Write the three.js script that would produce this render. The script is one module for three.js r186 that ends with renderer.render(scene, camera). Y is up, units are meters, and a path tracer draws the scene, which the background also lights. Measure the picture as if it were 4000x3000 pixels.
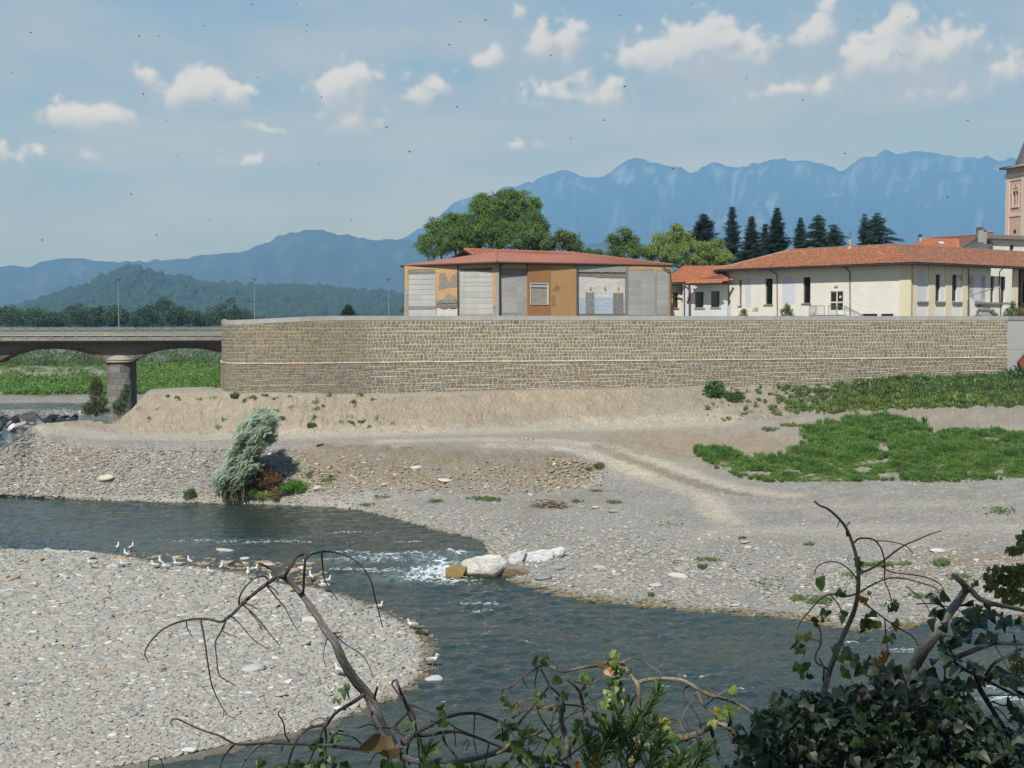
import * as THREE from 'three';
import { mergeGeometries, mergeVertices } from 'three/addons/utils/BufferGeometryUtils.js';
import { createNoise2D, createNoise3D } from 'simplex-noise';

// ---------------------------------------------------------------- camera, sky, sun, exposure
const F = 5000, CU = 2000, CV = 1500, EYE = 14, TH = Math.atan(260 / F);   // lens: 5000 px of a 4000 px wide picture
const scene = new THREE.Scene();
const camera = new THREE.PerspectiveCamera(2 * Math.atan(1500 / F) * 180 / Math.PI, 4 / 3, 0.3, 90000);
camera.position.set(0, EYE, 0);
camera.rotation.x = -TH;
const renderer = new THREE.WebGLRenderer({ antialias: true });
renderer.setSize(1024, 768);
renderer.toneMapping = THREE.LinearToneMapping;
const EXPOSURE = 1.7;
renderer.toneMappingExposure = EXPOSURE;
renderer.shadowMap.enabled = true;

const mul = (seed) => () => { seed = (seed + 0x6d2b79f5) | 0; let t = Math.imul(seed ^ (seed >>> 15), 1 | seed); t = (t + Math.imul(t ^ (t >>> 7), 61 | t)) ^ t; return ((t ^ (t >>> 14)) >>> 0) / 4294967296; };
const N2 = createNoise2D(mul(7)), N3 = createNoise3D(mul(9));
const fbm = (x, y, o = 4) => { let s = 0, a = 0.5; for (let i = 0; i < o; i++) { s += a * N2(x, y); x = x * 2.03 + 17.1; y = y * 2.03 - 9.7; a *= 0.5; } return s; };
const { clamp, lerp, smoothstep: ss3 } = THREE.MathUtils;
const ss = (a, b, x) => { const t = clamp((x - a) / (b - a), 0, 1); return t * t * (3 - 2 * t); };
const V3 = (x, y, z) => new THREE.Vector3(x, y, z);

// a direction through a pixel of the 4000 x 3000 photograph, and points along it
function ray(u, v) { const x = (u - CU) / F, y = (CV - v) / F; return [x, y * Math.cos(TH) - Math.sin(TH), -y * Math.sin(TH) - Math.cos(TH)]; }
function W(u, v, D) { const r = ray(u, v), t = D / -r[2]; return V3(r[0] * t, EYE + r[1] * t, -D); }
function G(u, v, h = 0) { const r = ray(u, v), t = (h - EYE) / r[1]; return V3(r[0] * t, h, r[2] * t); }
function pix(p) { const y = p.y - EYE, z = p.z, yc = y * Math.cos(TH) - z * Math.sin(TH), zc = y * Math.sin(TH) + z * Math.cos(TH); return [CU - F * p.x / zc, CV + F * yc / zc]; }

const SUN = V3(-0.2, 0.87, 0.45).normalize();
const sun = new THREE.DirectionalLight(new THREE.Color(1, 0.955, 0.88), 4.9);
sun.position.copy(SUN).multiplyScalar(300); sun.target.position.set(0, 0, -90);
sun.castShadow = true; sun.shadow.mapSize.set(4096, 4096);
Object.assign(sun.shadow.camera, { left: -140, right: 140, top: 140, bottom: -140, near: 1, far: 700 });
scene.add(sun, sun.target);
const HAZE = 1.3e-4;
scene.fog = new THREE.FogExp2(new THREE.Color(0.3, 0.62, 1), HAZE);

// the sky: clear air, a veil and cumulus, all round
function makeSky() {
  const Wd = 4096, Hd = 2048, data = new Float32Array(Wd * Hd * 4), rows0 = Math.floor(Hd * (0.5 - 2 / 180)), rows1 = Math.floor(Hd * (0.5 + 42 / 180)), n = rows1 - rows0;
  const dens = new Float32Array(Wd * n), high = new Float32Array(Wd * n), step = Math.PI / Hd;
  const puff = (az, el, ra, re, k = 1) => {
    const cx = (az - Math.PI / 2 + Math.PI) / (2 * Math.PI) * Wd, cy = (el / Math.PI + 0.5) * Hd - rows0, rx = ra / step, ry = re / step;
    for (let j = Math.max(0, Math.floor(cy - ry * 1.7)); j < Math.min(n, cy + ry * 1.7); j++) for (let i = Math.floor(cx - rx * 1.7); i < cx + rx * 1.7; i++) {
      const a = (i - cx) / rx, b = (j - cy) / ry, q = a * a + b * b; if (q > 2.8) continue;
      const w = k * Math.exp(-1.6 * q), at = j * Wd + ((i % Wd) + Wd) % Wd; dens[at] += w; high[at] += w * b;
    }
  };
  const s = 4000 / 2212, frame = (l, k) => { for (let i = 0; i < l.length; i += 4) { l[i + 2] *= 1.22; l[i + 3] *= 1.2; const r = ray(l[i] * s, l[i + 1] * s); puff(Math.atan2(r[0], -r[2]), Math.asin(r[1] / Math.hypot(...r)), l[i + 2] * s / F, l[i + 3] * s / F, k); } };
  frame([130, 250, 33, 26, 180, 262, 50, 26, 215, 245, 33, 22, 248, 258, 35, 20, 370, 218, 38, 28, 410, 197, 40, 34, 440, 184, 36, 34, 472, 210, 48, 34, 512, 214, 28, 28, 314, 170, 20, 22,
    704, 192, 26, 24, 737, 175, 38, 30, 780, 165, 42, 26, 742, 220, 52, 42, 760, 272, 46, 26, 932, 192, 42, 26, 900, 216, 30, 22, 1045, 142, 28, 18, 1062, 124, 26, 22], 1.0);
  frame([1170, 85, 26, 28, 1236, 74, 30, 30, 1222, 110, 26, 34, 1165, 112, 28, 26, 1350, 128, 33, 26, 1400, 130, 44, 42, 1450, 105, 48, 38, 1500, 92, 46, 40, 1545, 80, 46, 36, 1590, 102, 46, 42, 1640, 122, 28, 28, 1500, 150, 100, 34,
    1740, 82, 36, 33, 1772, 70, 34, 36, 1792, 18, 18, 26, 1850, 128, 44, 36, 1900, 108, 46, 42, 1944, 62, 36, 40, 1958, 36, 24, 22, 2002, 112, 56, 36, 2072, 88, 42, 33, 1950, 150, 100, 32, 2190, 150, 50, 30], 1.0);
  frame([40, 340, 56, 24, 190, 336, 44, 13, 545, 270, 30, 13, 592, 286, 30, 11, 480, 278, 30, 11, 1270, 182, 58, 26, 1332, 192, 28, 18, 1180, 210, 76, 28, 1300, 222, 58, 26, 1100, 316, 60, 14, 534, 350, 60, 18, 1790, 192, 40, 18, 2010, 205, 100, 26, 1120, 30, 40, 24, 1700, 200, 90, 22], 0.62);
  const rnd = mul(41);
  for (let c = 0; c < 70; c++) {                                   // cumulus of the same kind round the rest of the horizon and overhead
    const az = 0.55 + rnd() * (2 * Math.PI - 1.1), el = 0.06 + rnd() * rnd() * 0.55, big = 0.02 + 0.05 * rnd() + el * 0.05;
    for (let k = 0; k < 9; k++) puff(az + (rnd() - 0.5) * big * 3.2, el + rnd() * big * 0.8, big * (0.4 + 0.5 * rnd()), big * (0.3 + 0.4 * rnd()), 0.9);
  }
  for (let c = 0; c < 16; c++) {                                   // and above the frame
    const az = (rnd() - 0.5) * 1.1, el = 0.36 + rnd() * 0.3, big = 0.03 + 0.04 * rnd();
    for (let k = 0; k < 8; k++) puff(az + (rnd() - 0.5) * big * 3, el + rnd() * big * 0.8, big * (0.4 + 0.5 * rnd()), big * (0.3 + 0.4 * rnd()), 0.9);
  }
  const airlight = [0.075, 0.175, 0.31];                            // what the haze in front adds where it is deep
  const alpha = new Float32Array(Wd * n);
  for (let j = 0; j < n; j++) for (let i = 0; i < Wd; i++) {
    const at = j * Wd + i, d0 = dens[at]; if (d0 < 0.02) continue;
    const az = i * step, el = j * step;
    alpha[at] = d0 * 1.15 + 0.9 * fbm(az * 46, el * 54, 5) + 0.3 * fbm(az * 170 + 5, el * 190, 3) - 0.30;
  }
  for (let row = 0; row < Hd; row++) {
    const el = ((row + 0.5) / Hd - 0.5) * Math.PI, e = Math.max(el, 0), T = Math.exp(-HAZE * Math.min(15900, 1760 / Math.max(Math.tan(e), 0.02)));
    const k = ss(0, 0.24, e), k2 = ss(0.2, 1.3, e);
    const base = [lerp(lerp(0.315, 0.235, k), 0.10, k2), lerp(lerp(0.415, 0.375, k), 0.23, k2), lerp(lerp(0.475, 0.515, k), 0.48, k2)];
    if (el < 0) { const g = ss(0, -0.15, el); for (let c = 0; c < 3; c++) base[c] = lerp(base[c], [0.2, 0.19, 0.16][c], g); }
    for (let col = 0; col < Wd; col++) {
      const px = [base[0], base[1], base[2]], j = row - rows0;
      if (el > -0.02) {
        const az = col * step, per = Math.cos(az), per2 = Math.sin(az), near = j >= 0 && j < n ? Math.min(1, dens[j * Wd + col] * 0.8) : 0;
        const veil = clamp(0.5 + 1.1 * fbm(per * 4.1 + 4, per2 * 4.1 + el * 13, 5) + 0.5 * near, 0, 1) * ss(0.0, 0.05, el) * (1 - ss(0.17, 0.5, el)) * 0.68;
        const vc = [0.40, 0.445, 0.505];
        for (let c = 0; c < 3; c++) px[c] = lerp(px[c], vc[c], veil);
        if (j >= 0 && j < n) {
          const at = j * Wd + col, d = alpha[at];
          if (dens[at] >= 0.02) {
            const up = Math.min(n - 1, j + 4) * Wd + ((col - 3) + Wd) % Wd, up2 = Math.min(n - 1, j + 13) * Wd + (col - 6 + Wd) % Wd;
            const h = clamp(high[at] / (dens[at] + 1e-3), -1.2, 1.2), a = ss(-0.06, 0.62, d), body = ss(-1.1, 0.5, h);
            const lit = clamp(0.30 + 0.55 * (d - alpha[up]) + 0.35 * (d - alpha[up2]) + 0.36 * h, 0, 1), soft = a * lerp(0.12, 0.95, body);
            const cc = [lerp(0.40, 0.62, lit), lerp(0.44, 0.605, lit), lerp(0.51, 0.60, lit)];
            for (let c = 0; c < 3; c++) px[c] = lerp(px[c], cc[c], soft);
          }
        }
      }
      for (let c = 0; c < 3; c++) data[(row * Wd + col) * 4 + c] = el > -0.01 ? Math.max(0.02, (px[c] / EXPOSURE - airlight[c] * (1 - T)) / T) : px[c] / EXPOSURE;
      data[(row * Wd + col) * 4 + 3] = 1;
    }
  }
  const t = new THREE.DataTexture(data, Wd, Hd, THREE.RGBAFormat, THREE.FloatType);
  t.mapping = THREE.EquirectangularReflectionMapping; t.magFilter = t.minFilter = THREE.LinearFilter; t.needsUpdate = true;
  return t;
}
scene.background = makeSky();
scene.environment = scene.background;

// ---------------------------------------------------------------- helpers
const used = {};
function numbered(name) { const k = used[name] = (used[name] ?? -1) + 1; return k ? name + '_' + String(k).padStart(3, '0') : name; }
function tag(o, label, category, group, kind) { o.userData.label = label; if (category) o.userData.category = category; if (group) o.userData.group = group; if (kind) o.userData.kind = kind; return o; }
function thing(name, label, category, p = V3(0, 0, 0), group) { const o = new THREE.Group(); o.name = numbered(name); o.position.copy(p); scene.add(o); return tag(o, label, category, group); }
const sh = (m) => { m.castShadow = m.receiveShadow = true; return m; };
// a part: its geometry comes in world coordinates and is moved into its parent's
function part(parent, name, geo, mat, kind, label) {
  const o = sh(new THREE.Mesh(geo, mat)); o.name = name;
  let q = parent; const off = V3(0, 0, 0); while (q && q !== scene) { off.add(q.position); q = q.parent; }
  geo.translate(-off.x, -off.y, -off.z);
  if (kind) o.userData.kind = kind; if (label) o.userData.label = label;
  parent.add(o); return o;
}
function structure(name, geo, mat, label, category) { const o = sh(new THREE.Mesh(geo, mat)); o.name = numbered(name); scene.add(o); tag(o, label, category, null, 'structure'); return o; }
const std = (r, g, b, rough = 0.9, more = {}) => new THREE.MeshStandardMaterial({ color: new THREE.Color().setRGB(r, g, b), roughness: rough, ...more });

// geometry collector: triangles with colours
class MB {
  constructor() { this.p = []; this.c = []; this.uv = []; this.n = []; }
  tri(a, b, c, col, uv) { this.p.push(a.x, a.y, a.z, b.x, b.y, b.z, c.x, c.y, c.z); for (let i = 0; i < 3; i++) this.c.push(col[0], col[1], col[2]); if (uv) this.uv.push(...uv); else this.uv.push(0, 0, 1, 0, 1, 1); }
  quad(a, b, c, d, col) { const w = a.distanceTo(b), h = a.distanceTo(d); this.tri(a, b, c, col, [0, 0, w, 0, w, h]); this.tri(a, c, d, col, [0, 0, w, h, 0, h]); }
  geo(smooth = false) {
    let g = new THREE.BufferGeometry();
    g.setAttribute('position', new THREE.Float32BufferAttribute(this.p, 3)); g.setAttribute('color', new THREE.Float32BufferAttribute(this.c, 3)); g.setAttribute('uv', new THREE.Float32BufferAttribute(this.uv, 2));
    if (smooth) { g.deleteAttribute('uv'); g = mergeVertices(g, 1e-4); }
    g.computeVertexNormals(); return g;
  }
}
function box(x0, y0, z0, x1, y1, z1) { const g = new THREE.BoxGeometry(x1 - x0, y1 - y0, z1 - z0); g.translate((x0 + x1) / 2, (y0 + y1) / 2, (z0 + z1) / 2); return g; }
// a box along a horizontal line from a to b (plan points), from s0 to s1 along it, y0 to y1, d0 to d1 towards the viewer's side
function wallBox(w, s0, s1, y0, y1, d0, d1) {
  const g = new THREE.BoxGeometry(s1 - s0, y1 - y0, d1 - d0); g.translate((s0 + s1) / 2, (y0 + y1) / 2, (d0 + d1) / 2);
  return g.applyMatrix4(w.m);
}
function wallFrame(a, b) {                                         // local x along the wall, y up, z outwards (towards the viewer)
  const d = V3(b.x - a.x, 0, b.z - a.z), len = d.length(); d.normalize();
  let n = V3(-d.z, 0, d.x); const c = V3(-(a.x + b.x) / 2, 0, -(a.z + b.z) / 2); let flip = n.dot(c) < 0; if (flip) n.negate();
  const m = new THREE.Matrix4().makeBasis(d, V3(0, 1, 0), n); m.setPosition(a.x, 0, a.z);
  const det = m.determinant();
  const at = (u, v) => { const r = ray(u, v), o = V3(0 - a.x, 0, 0 - a.z), t = -o.dot(n) / (r[0] * n.x + r[2] * n.z); return [(r[0] * t - a.x) * d.x + (r[2] * t - a.z) * d.z, EYE + r[1] * t]; };
  return { a, b, d, n, len, m, at, det, p: (s, y, k = 0) => V3(a.x + d.x * s + n.x * k, y, a.z + d.z * s + n.z * k) };
}
function fixWinding(g) { const i = g.index ? g.index.array : null; if (i) for (let k = 0; k < i.length; k += 3) { const t = i[k]; i[k] = i[k + 1]; i[k + 1] = t; } return g; }
function tube(pts, radii, seg = 7) {                               // a tapering limb along points, closed at its ends
  const P = pts.map((p) => p.clone()), n = P.length, pos = [], idx = [], uv = []; let nor = V3(0.3, 0.2, 1).normalize(), len = 0;
  for (let i = 0; i < n; i++) {
    const t = P[Math.min(n - 1, i + 1)].clone().sub(P[Math.max(0, i - 1)]).normalize();
    nor.sub(t.clone().multiplyScalar(nor.dot(t))); if (nor.lengthSq() < 1e-6) nor = V3(t.y, -t.x, 0.1); nor.normalize();
    const b = t.clone().cross(nor); if (i) len += P[i].distanceTo(P[i - 1]);
    for (let k = 0; k <= seg; k++) { const a = k / seg * 2 * Math.PI, q = P[i].clone().addScaledVector(nor, Math.cos(a) * radii[i]).addScaledVector(b, Math.sin(a) * radii[i]); pos.push(q.x, q.y, q.z); uv.push(k / seg, len); }
  }
  for (let i = 0; i < n - 1; i++) for (let k = 0; k < seg; k++) { const a = i * (seg + 1) + k, b = a + 1, c = a + seg + 1, d = c + 1; idx.push(a, b, d, a, d, c); }
  for (const e of [0, n - 1]) { const at = pos.length / 3; pos.push(P[e].x, P[e].y, P[e].z); uv.push(0.5, 0); for (let k = 0; k < seg; k++) { const a = e * (seg + 1) + k; e ? idx.push(at, a, a + 1) : idx.push(at, a + 1, a); } }
  const g = new THREE.BufferGeometry(); g.setAttribute('position', new THREE.Float32BufferAttribute(pos, 3)); g.setAttribute('uv', new THREE.Float32BufferAttribute(uv, 2)); g.setIndex(idx); g.computeVertexNormals(); return g;
}
function smoothPath(pts, k = 4) { if (pts.length < 3) { const a = []; for (let i = 0; i <= k * 2; i++) a.push(pts[0].clone().lerp(pts[1], i / (k * 2))); return a; } return new THREE.CatmullRomCurve3(pts, false, 'centripetal').getPoints((pts.length - 1) * k); }
const strip = (g) => { const h = g.index ? g.toNonIndexed() : g.clone(); for (const k of Object.keys(h.attributes)) if (!['position', 'normal', 'uv'].includes(k)) h.deleteAttribute(k); if (!h.attributes.uv) h.setAttribute('uv', new THREE.BufferAttribute(new Float32Array(h.attributes.position.count * 2), 2)); return h; };
const merge = (list) => mergeGeometries(list.map(strip));
const inside = (poly, x, y) => { let c = false; for (let i = 0, j = poly.length - 1; i < poly.length; j = i++) { const a = poly[i], b = poly[j]; if ((a[1] > y) !== (b[1] > y) && x < (b[0] - a[0]) * (y - a[1]) / (b[1] - a[1]) + a[0]) c = !c; } return c; };
const edgeDist = (poly, x, y) => { let m = 1e9; for (let i = 0, j = poly.length - 1; i < poly.length; j = i++) { const a = poly[j], b = poly[i], dx = b[0] - a[0], dy = b[1] - a[1], t = clamp(((x - a[0]) * dx + (y - a[1]) * dy) / (dx * dx + dy * dy), 0, 1); m = Math.min(m, Math.hypot(x - a[0] - dx * t, y - a[1] - dy * t)); } return m; };
const MAT = new THREE.Matrix4(), QUA = new THREE.Quaternion(), EUL = new THREE.Euler();
class Copies {                                                     // copies gathered first, placed as one instanced mesh
  constructor() { this.m = []; this.c = []; }
  add(p, e, s, col) { QUA.setFromEuler(EUL.set(e[0], e[1], e[2], 'YXZ')); MAT.compose(p, QUA, Array.isArray(s) ? V3(...s) : V3(s, s, s)); this.m.push(...MAT.elements); this.c.push(col[0], col[1], col[2]); }
  build(parent, name, geo, mat, kind = 'stuff') {
    const n = this.m.length / 16, o = sh(new THREE.InstancedMesh(geo, mat, Math.max(1, n))); o.name = name; if (kind) o.userData.kind = kind;
    const off = V3(0, 0, 0); let q = parent; while (q && q !== scene) { off.add(q.position); q = q.parent; }
    for (let i = 0; i < n; i++) { this.m[i * 16 + 12] -= off.x; this.m[i * 16 + 13] -= off.y; this.m[i * 16 + 14] -= off.z; }
    o.instanceMatrix.array.set(this.m); o.instanceColor = new THREE.InstancedBufferAttribute(new Float32Array(this.c), 3); parent.add(o); return o;
  }
}
// textures: value noise that tiles
function noiseTex(size, cells, lo, hi, seed, oct = 5, sharp = 1) {
  const rnd = mul(seed), d = new Uint8Array(size * size * 4), grids = [];
  for (let o = 0; o < oct; o++) { const c = Math.min(size, cells << o); grids.push([c, Float32Array.from({ length: c * c }, rnd)]); }
  for (let y = 0; y < size; y++) for (let x = 0; x < size; x++) {
    let s = 0, w = 0, a = 1;
    for (const [c, g] of grids) {
      const fx = x / size * c, fy = y / size * c, ix = Math.floor(fx), iy = Math.floor(fy), tx = fx - ix, ty = fy - iy, sx = tx * tx * (3 - 2 * tx), sy = ty * ty * (3 - 2 * ty), q = (i, j) => g[(j % c) * c + (i % c)];
      s += a * lerp(lerp(q(ix, iy), q(ix + 1, iy), sx), lerp(q(ix, iy + 1), q(ix + 1, iy + 1), sx), sy); w += a; a *= 0.62;
    }
    s = clamp((s / w - 0.5) * 2.2 * sharp + 0.5, 0, 1); const v = Math.round(255 * lerp(lo, hi, s)), i = (y * size + x) * 4; d[i] = d[i + 1] = d[i + 2] = v; d[i + 3] = 255;
  }
  const t = new THREE.DataTexture(d, size, size); t.wrapS = t.wrapT = THREE.RepeatWrapping; t.magFilter = THREE.LinearFilter; t.minFilter = THREE.LinearMipmapLinearFilter; t.needsUpdate = true; return t;
}
const repeat = (t, k) => { const c = t.clone(); c.repeat.set(k, k); c.needsUpdate = true; return c; };
const TN = noiseTex(512, 8, 0, 1, 3, 6), TF = noiseTex(512, 64, 0.62, 1, 5, 3), TG = noiseTex(512, 6, 0.8, 1, 11, 6), TW = noiseTex(512, 3, 0.93, 1, 12, 6);

// ---------------------------------------------------------------- the far bank: profiles across it, each [column, [row, height] ...] from under water up to the foot of the wall
const PROFILE = [
  [-700, 2000, -1, 1990, -1, 1985, -1, 1975, -1, 1960, -1, 1950, -1, 1940, -1, 1930, -1, 1920, -1],
  [-300, 1990, -1, 1960, -.8, 1955, -.8, 1945, -.8, 1940, -.8, 1930, -.8, 1920, -.8, 1910, -.8, 1900, -.9],
  [-130, 2005, -1, 1940, 0, 1925, .3, 1862, 1.2, 1860, 1.25, 1858, 1.25, 1858, 1.2, 1904, -.6, 1900, -1],
  [0, 2005, -1, 1940, 0, 1930, .25, 1762, 2.8, 1760, 2.85, 1759, 2.85, 1760, 2.75, 1882, -.6, 1880, -1],
  [65, 2006, -1, 1943, 0, 1932, .25, 1716, 3.5, 1714, 3.55, 1713, 3.55, 1714, 3.45, 1861, -.6, 1858, -1],
  [145, 2008, -1, 1946, 0, 1935, .25, 1668, 3.95, 1664, 4.0, 1661, 4.0, 1660, 3.95, 1818, -.6, 1815, -1],
  [240, 2012, -1, 1949, 0, 1937, .25, 1716, 3.9, 1690, 3.98, 1660, 4.0, 1648, 4.0, 1803, -.6, 1800, -1],
  [340, 2015, -1, 1952, 0, 1939, .25, 1726, 3.95, 1705, 4.0, 1662, 4.0, 1641, 4.0, 1797, -.6, 1795, -1],
  [430, 2018, -1, 1954, 0, 1941, .25, 1728, 3.95, 1708, 4.0, 1682, 4.0, 1655, 4.15, 1720, 2.6, 1790, -1],
  [500, 2020, -1, 1957, 0, 1943, .25, 1728, 3.98, 1710, 4.0, 1691, 4.02, 1610, 5.5, 1622, 4.9, 1760, -.4],
  [598, 2023, -1, 1960, 0, 1946, .25, 1728, 4, 1712, 4.0, 1696, 4.03, 1532, 7.2, 1520, 7.25, 1560, 5],
  [800, 2028, -1, 1965, 0, 1950, .25, 1728, 4, 1714, 4.0, 1700, 4.05, 1534, 7.25, 1512, 7.42, 1530, 6.6],
  [1000, 2032, -1, 1969, 0, 1950, .35, 1729, 4, 1716, 4.02, 1701, 4.06, 1538, 7.2, 1528, 7.38, 1529, 7.1],
  [1160, 2038, -1, 1975, 0, 1940, .6, 1738, 3.9, 1718, 4.02, 1699, 4.1, 1541, 7.15, 1531, 7.3, 1531, 7],
  [1375, 2056, -1, 1990, 0, 1934, .85, 1752, 3.7, 1722, 4.03, 1692, 4.15, 1543, 7.0, 1533, 7.12, 1533, 6.9],
  [1600, 2110, -1, 2043, 0, 1930, 1.0, 1762, 3.6, 1725, 4.05, 1686, 4.2, 1540, 7.0, 1533, 7.08, 1533, 6.9],
  [1735, 2150, -1, 2080, 0, 1928, 1.05, 1772, 3.5, 1728, 4.05, 1680, 4.25, 1536, 7.05, 1529, 7.12, 1529, 6.9],
  [1880, 2190, -1, 2114, 0, 1926, 1.1, 1776, 3.42, 1728, 4.05, 1673, 4.28, 1532, 7.1, 1525, 7.18, 1525, 7],
  [1925, 2290, -1, 2205, 0, 1924, 1.15, 1776, 3.4, 1728, 4.05, 1671, 4.3, 1530, 7.12, 1524, 7.19, 1524, 7],
  [1960, 2335, -1, 2252, 0, 1922, 1.2, 1777, 3.38, 1727, 4.05, 1670, 4.3, 1529, 7.12, 1523, 7.2, 1523, 7],
  [2080, 2390, -1, 2306, 0, 1912, 1.25, 1779, 3.33, 1726, 4.02, 1667, 4.33, 1527, 7.15, 1521, 7.22, 1521, 7],
  [2200, 2420, -1, 2333, 0, 1893, 1.35, 1785, 3.2, 1727, 3.98, 1664, 4.36, 1525, 7.18, 1519, 7.24, 1519, 7],
  [2330, 2440, -1, 2352, 0, 1878, 1.5, 1808, 2.7, 1733, 3.8, 1660, 4.4, 1523, 7.2, 1517, 7.26, 1517, 7],
  [2500, 2455, -1, 2370, 0, 1900, 1.55, 1850, 2.15, 1742, 3.6, 1655, 4.45, 1520, 7.2, 1514, 7.27, 1514, 7],
  [2700, 2475, -1, 2388, 0, 1985, 1.25, 1895, 1.85, 1760, 3.3, 1648, 4.55, 1517, 7.22, 1511, 7.27, 1511, 7],
  [2900, 2495, -1, 2405, 0, 2000, 1.22, 1900, 1.92, 1778, 3.12, 1638, 4.72, 1514, 7.22, 1508, 7.27, 1508, 7],
  [3100, 2510, -1, 2420, 0, 2002, 1.25, 1890, 2.0, 1780, 3.15, 1622, 5.0, 1511, 7.2, 1505, 7.28, 1505, 7],
  [3254, 2540, -1, 2450, 0, 2002, 1.28, 1886, 2.05, 1780, 3.2, 1612, 5.15, 1508, 7.2, 1500, 7.35, 1500, 7.1],
  [3363, 2560, -1, 2467, 0, 2002, 1.3, 1882, 2.1, 1780, 3.22, 1605, 5.25, 1506, 7.22, 1496, 7.42, 1496, 7.2],
  [3500, 2548, -1, 2457, 0, 2002, 1.32, 1880, 2.1, 1780, 3.25, 1598, 5.38, 1502, 7.3, 1490, 7.56, 1490, 7.3],
  [3640, 2532, -1, 2442, 0, 2002, 1.34, 1876, 2.15, 1778, 3.28, 1592, 5.48, 1494, 7.45, 1483, 7.7, 1483, 7.4],
  [3830, 2508, -1, 2418, 0, 2000, 1.36, 1868, 2.2, 1775, 3.3, 1588, 5.55, 1486, 7.62, 1474, 7.86, 1474, 7.6],
  [4000, 2512, -1, 2422, 0, 1998, 1.38, 1862, 2.25, 1772, 3.35, 1584, 5.6, 1478, 7.75, 1466, 8.0, 1466, 7.8],
  [4700, 2522, -1, 2432, 0, 1990, 1.45, 1850, 2.35, 1765, 3.45, 1578, 5.7, 1470, 7.95, 1456, 8.2, 1456, 8],
];
const LINES = 9, SPANS = [6, 22, 14, 10, 8, 12, 5, 3];
function bankLine(u, k) {                                          // [row, height] of line k at column u, a monotone cubic through the profiles
  let i = 0; while (i < PROFILE.length - 2 && u > PROFILE[i + 1][0]) i++;
  const P = (j) => PROFILE[clamp(j, 0, PROFILE.length - 1)], a = P(i), b = P(i + 1), h = b[0] - a[0], t = clamp((u - a[0]) / h, 0, 1);
  return [1 + 2 * k, 2 + 2 * k].map((c) => {
    const sl = (p, q) => (q[c] - p[c]) / Math.max(1, q[0] - p[0]), d = sl(a, b), d0 = i ? sl(P(i - 1), a) : d, d1 = i < PROFILE.length - 2 ? sl(b, P(i + 2)) : d;
    const lim = (m, e) => (m * e <= 0 ? 0 : 2 * m * e / (m + e)), m0 = lim(d0, d) * h, m1 = lim(d, d1) * h, t2 = t * t, t3 = t2 * t;
    return a[c] * (2 * t3 - 3 * t2 + 1) + m0 * (t3 - 2 * t2 + t) + b[c] * (3 * t2 - 2 * t3) + m1 * (t3 - t2);
  });
}
const bankColumn = (u) => { const c = []; for (let k = 0; k < LINES; k++) { const [v, h] = bankLine(u, k); c.push(G(u, v, h)); } return c; };
function ground(u, v) {                                            // the point of the far bank seen at a pixel, with its span
  const c = bankColumn(u);
  for (let k = 0; k < LINES - 1; k++) {
    const va = pix(c[k])[1], vb = pix(c[k + 1])[1];
    if (v <= va && v >= vb) { let lo = 0, hi = 1; for (let i = 0; i < 22; i++) { const t = (lo + hi) / 2; if (pix(c[k].clone().lerp(c[k + 1], t))[1] > v) lo = t; else hi = t; } const p = c[k].clone().lerp(c[k + 1], lo); p.span = k; p.t = lo; return p; }
  }
  return null;
}
// tracks of pale dust and dark soil on the ground: polylines in the picture, laid on the ground, [half width in metres, colour, strength]
const DUST = [0.66, 0.58, 0.45], SOIL = [0.30, 0.235, 0.155], GREY = [0.40, 0.378, 0.325];
const trackOf = (pts, w, col, k) => ({ pts: pts.map(([u, v]) => ground(u, v)).filter(Boolean), w, col, k });
const TRACKS = [
  trackOf([[180, 1668], [300, 1690], [420, 1706], [700, 1712], [1100, 1706], [1500, 1695], [1900, 1684], [2300, 1668], [2800, 1645]], 2.2, DUST, 0.85),
  trackOf([[1500, 1722], [1900, 1716], [2200, 1722], [2400, 1752], [2560, 1800], [2720, 1860], [2850, 1905], [3000, 1928], [3100, 1936]], 0.85, DUST, 0.95),
  trackOf([[1900, 1740], [2200, 1750], [2380, 1790], [2520, 1850], [2640, 1900], [2760, 1945], [2800, 2010]], 0.9, DUST, 0.95),
  trackOf([[2330, 1740], [2500, 1805], [2620, 1855], [2760, 1905], [2900, 1930]], 0.6, [0.33, 0.265, 0.18], 0.75),
  trackOf([[2770, 1960], [2800, 2010], [2850, 2040]], 1.1, DUST, 0.85),
  trackOf([[2800, 2085], [3200, 2068], [3700, 2070], [4000, 2060]], 1.3, DUST, 0.45),
  trackOf([[2900, 1985], [3400, 1975], [3900, 1970]], 0.8, DUST, 0.3),
  trackOf([[1700, 1745], [1900, 1752], [2100, 1760]], 1.2, [0.37, 0.33, 0.26], 0.6),
  trackOf([[2500, 1710], [2700, 1720], [2900, 1725], [3000, 1735]], 3.6, [0.46, 0.365, 0.25], 0.9),
  trackOf([[2550, 1752], [2750, 1765], [2950, 1760]], 2.4, [0.46, 0.365, 0.25], 0.9),
  trackOf([[3300, 1690], [3600, 1665], [4000, 1640]], 2.4, [0.36, 0.30, 0.22], 0.5),
  trackOf([[3300, 1630], [3700, 1615], [4100, 1610]], 1.5, [0.40, 0.32, 0.24], 0.7),
  trackOf([[2050, 2005], [2200, 1935], [2330, 1930]], 0.9, [0.38, 0.31, 0.21], 0.55),
  trackOf([[3560, 2230], [3700, 2170], [3850, 2180], [4000, 2200]], 2.2, [0.37, 0.29, 0.2], 0.75),
  trackOf([[1850, 1995], [2050, 1985], [2150, 1975]], 0.8, [0.40, 0.34, 0.25], 0.7),
];
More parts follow.
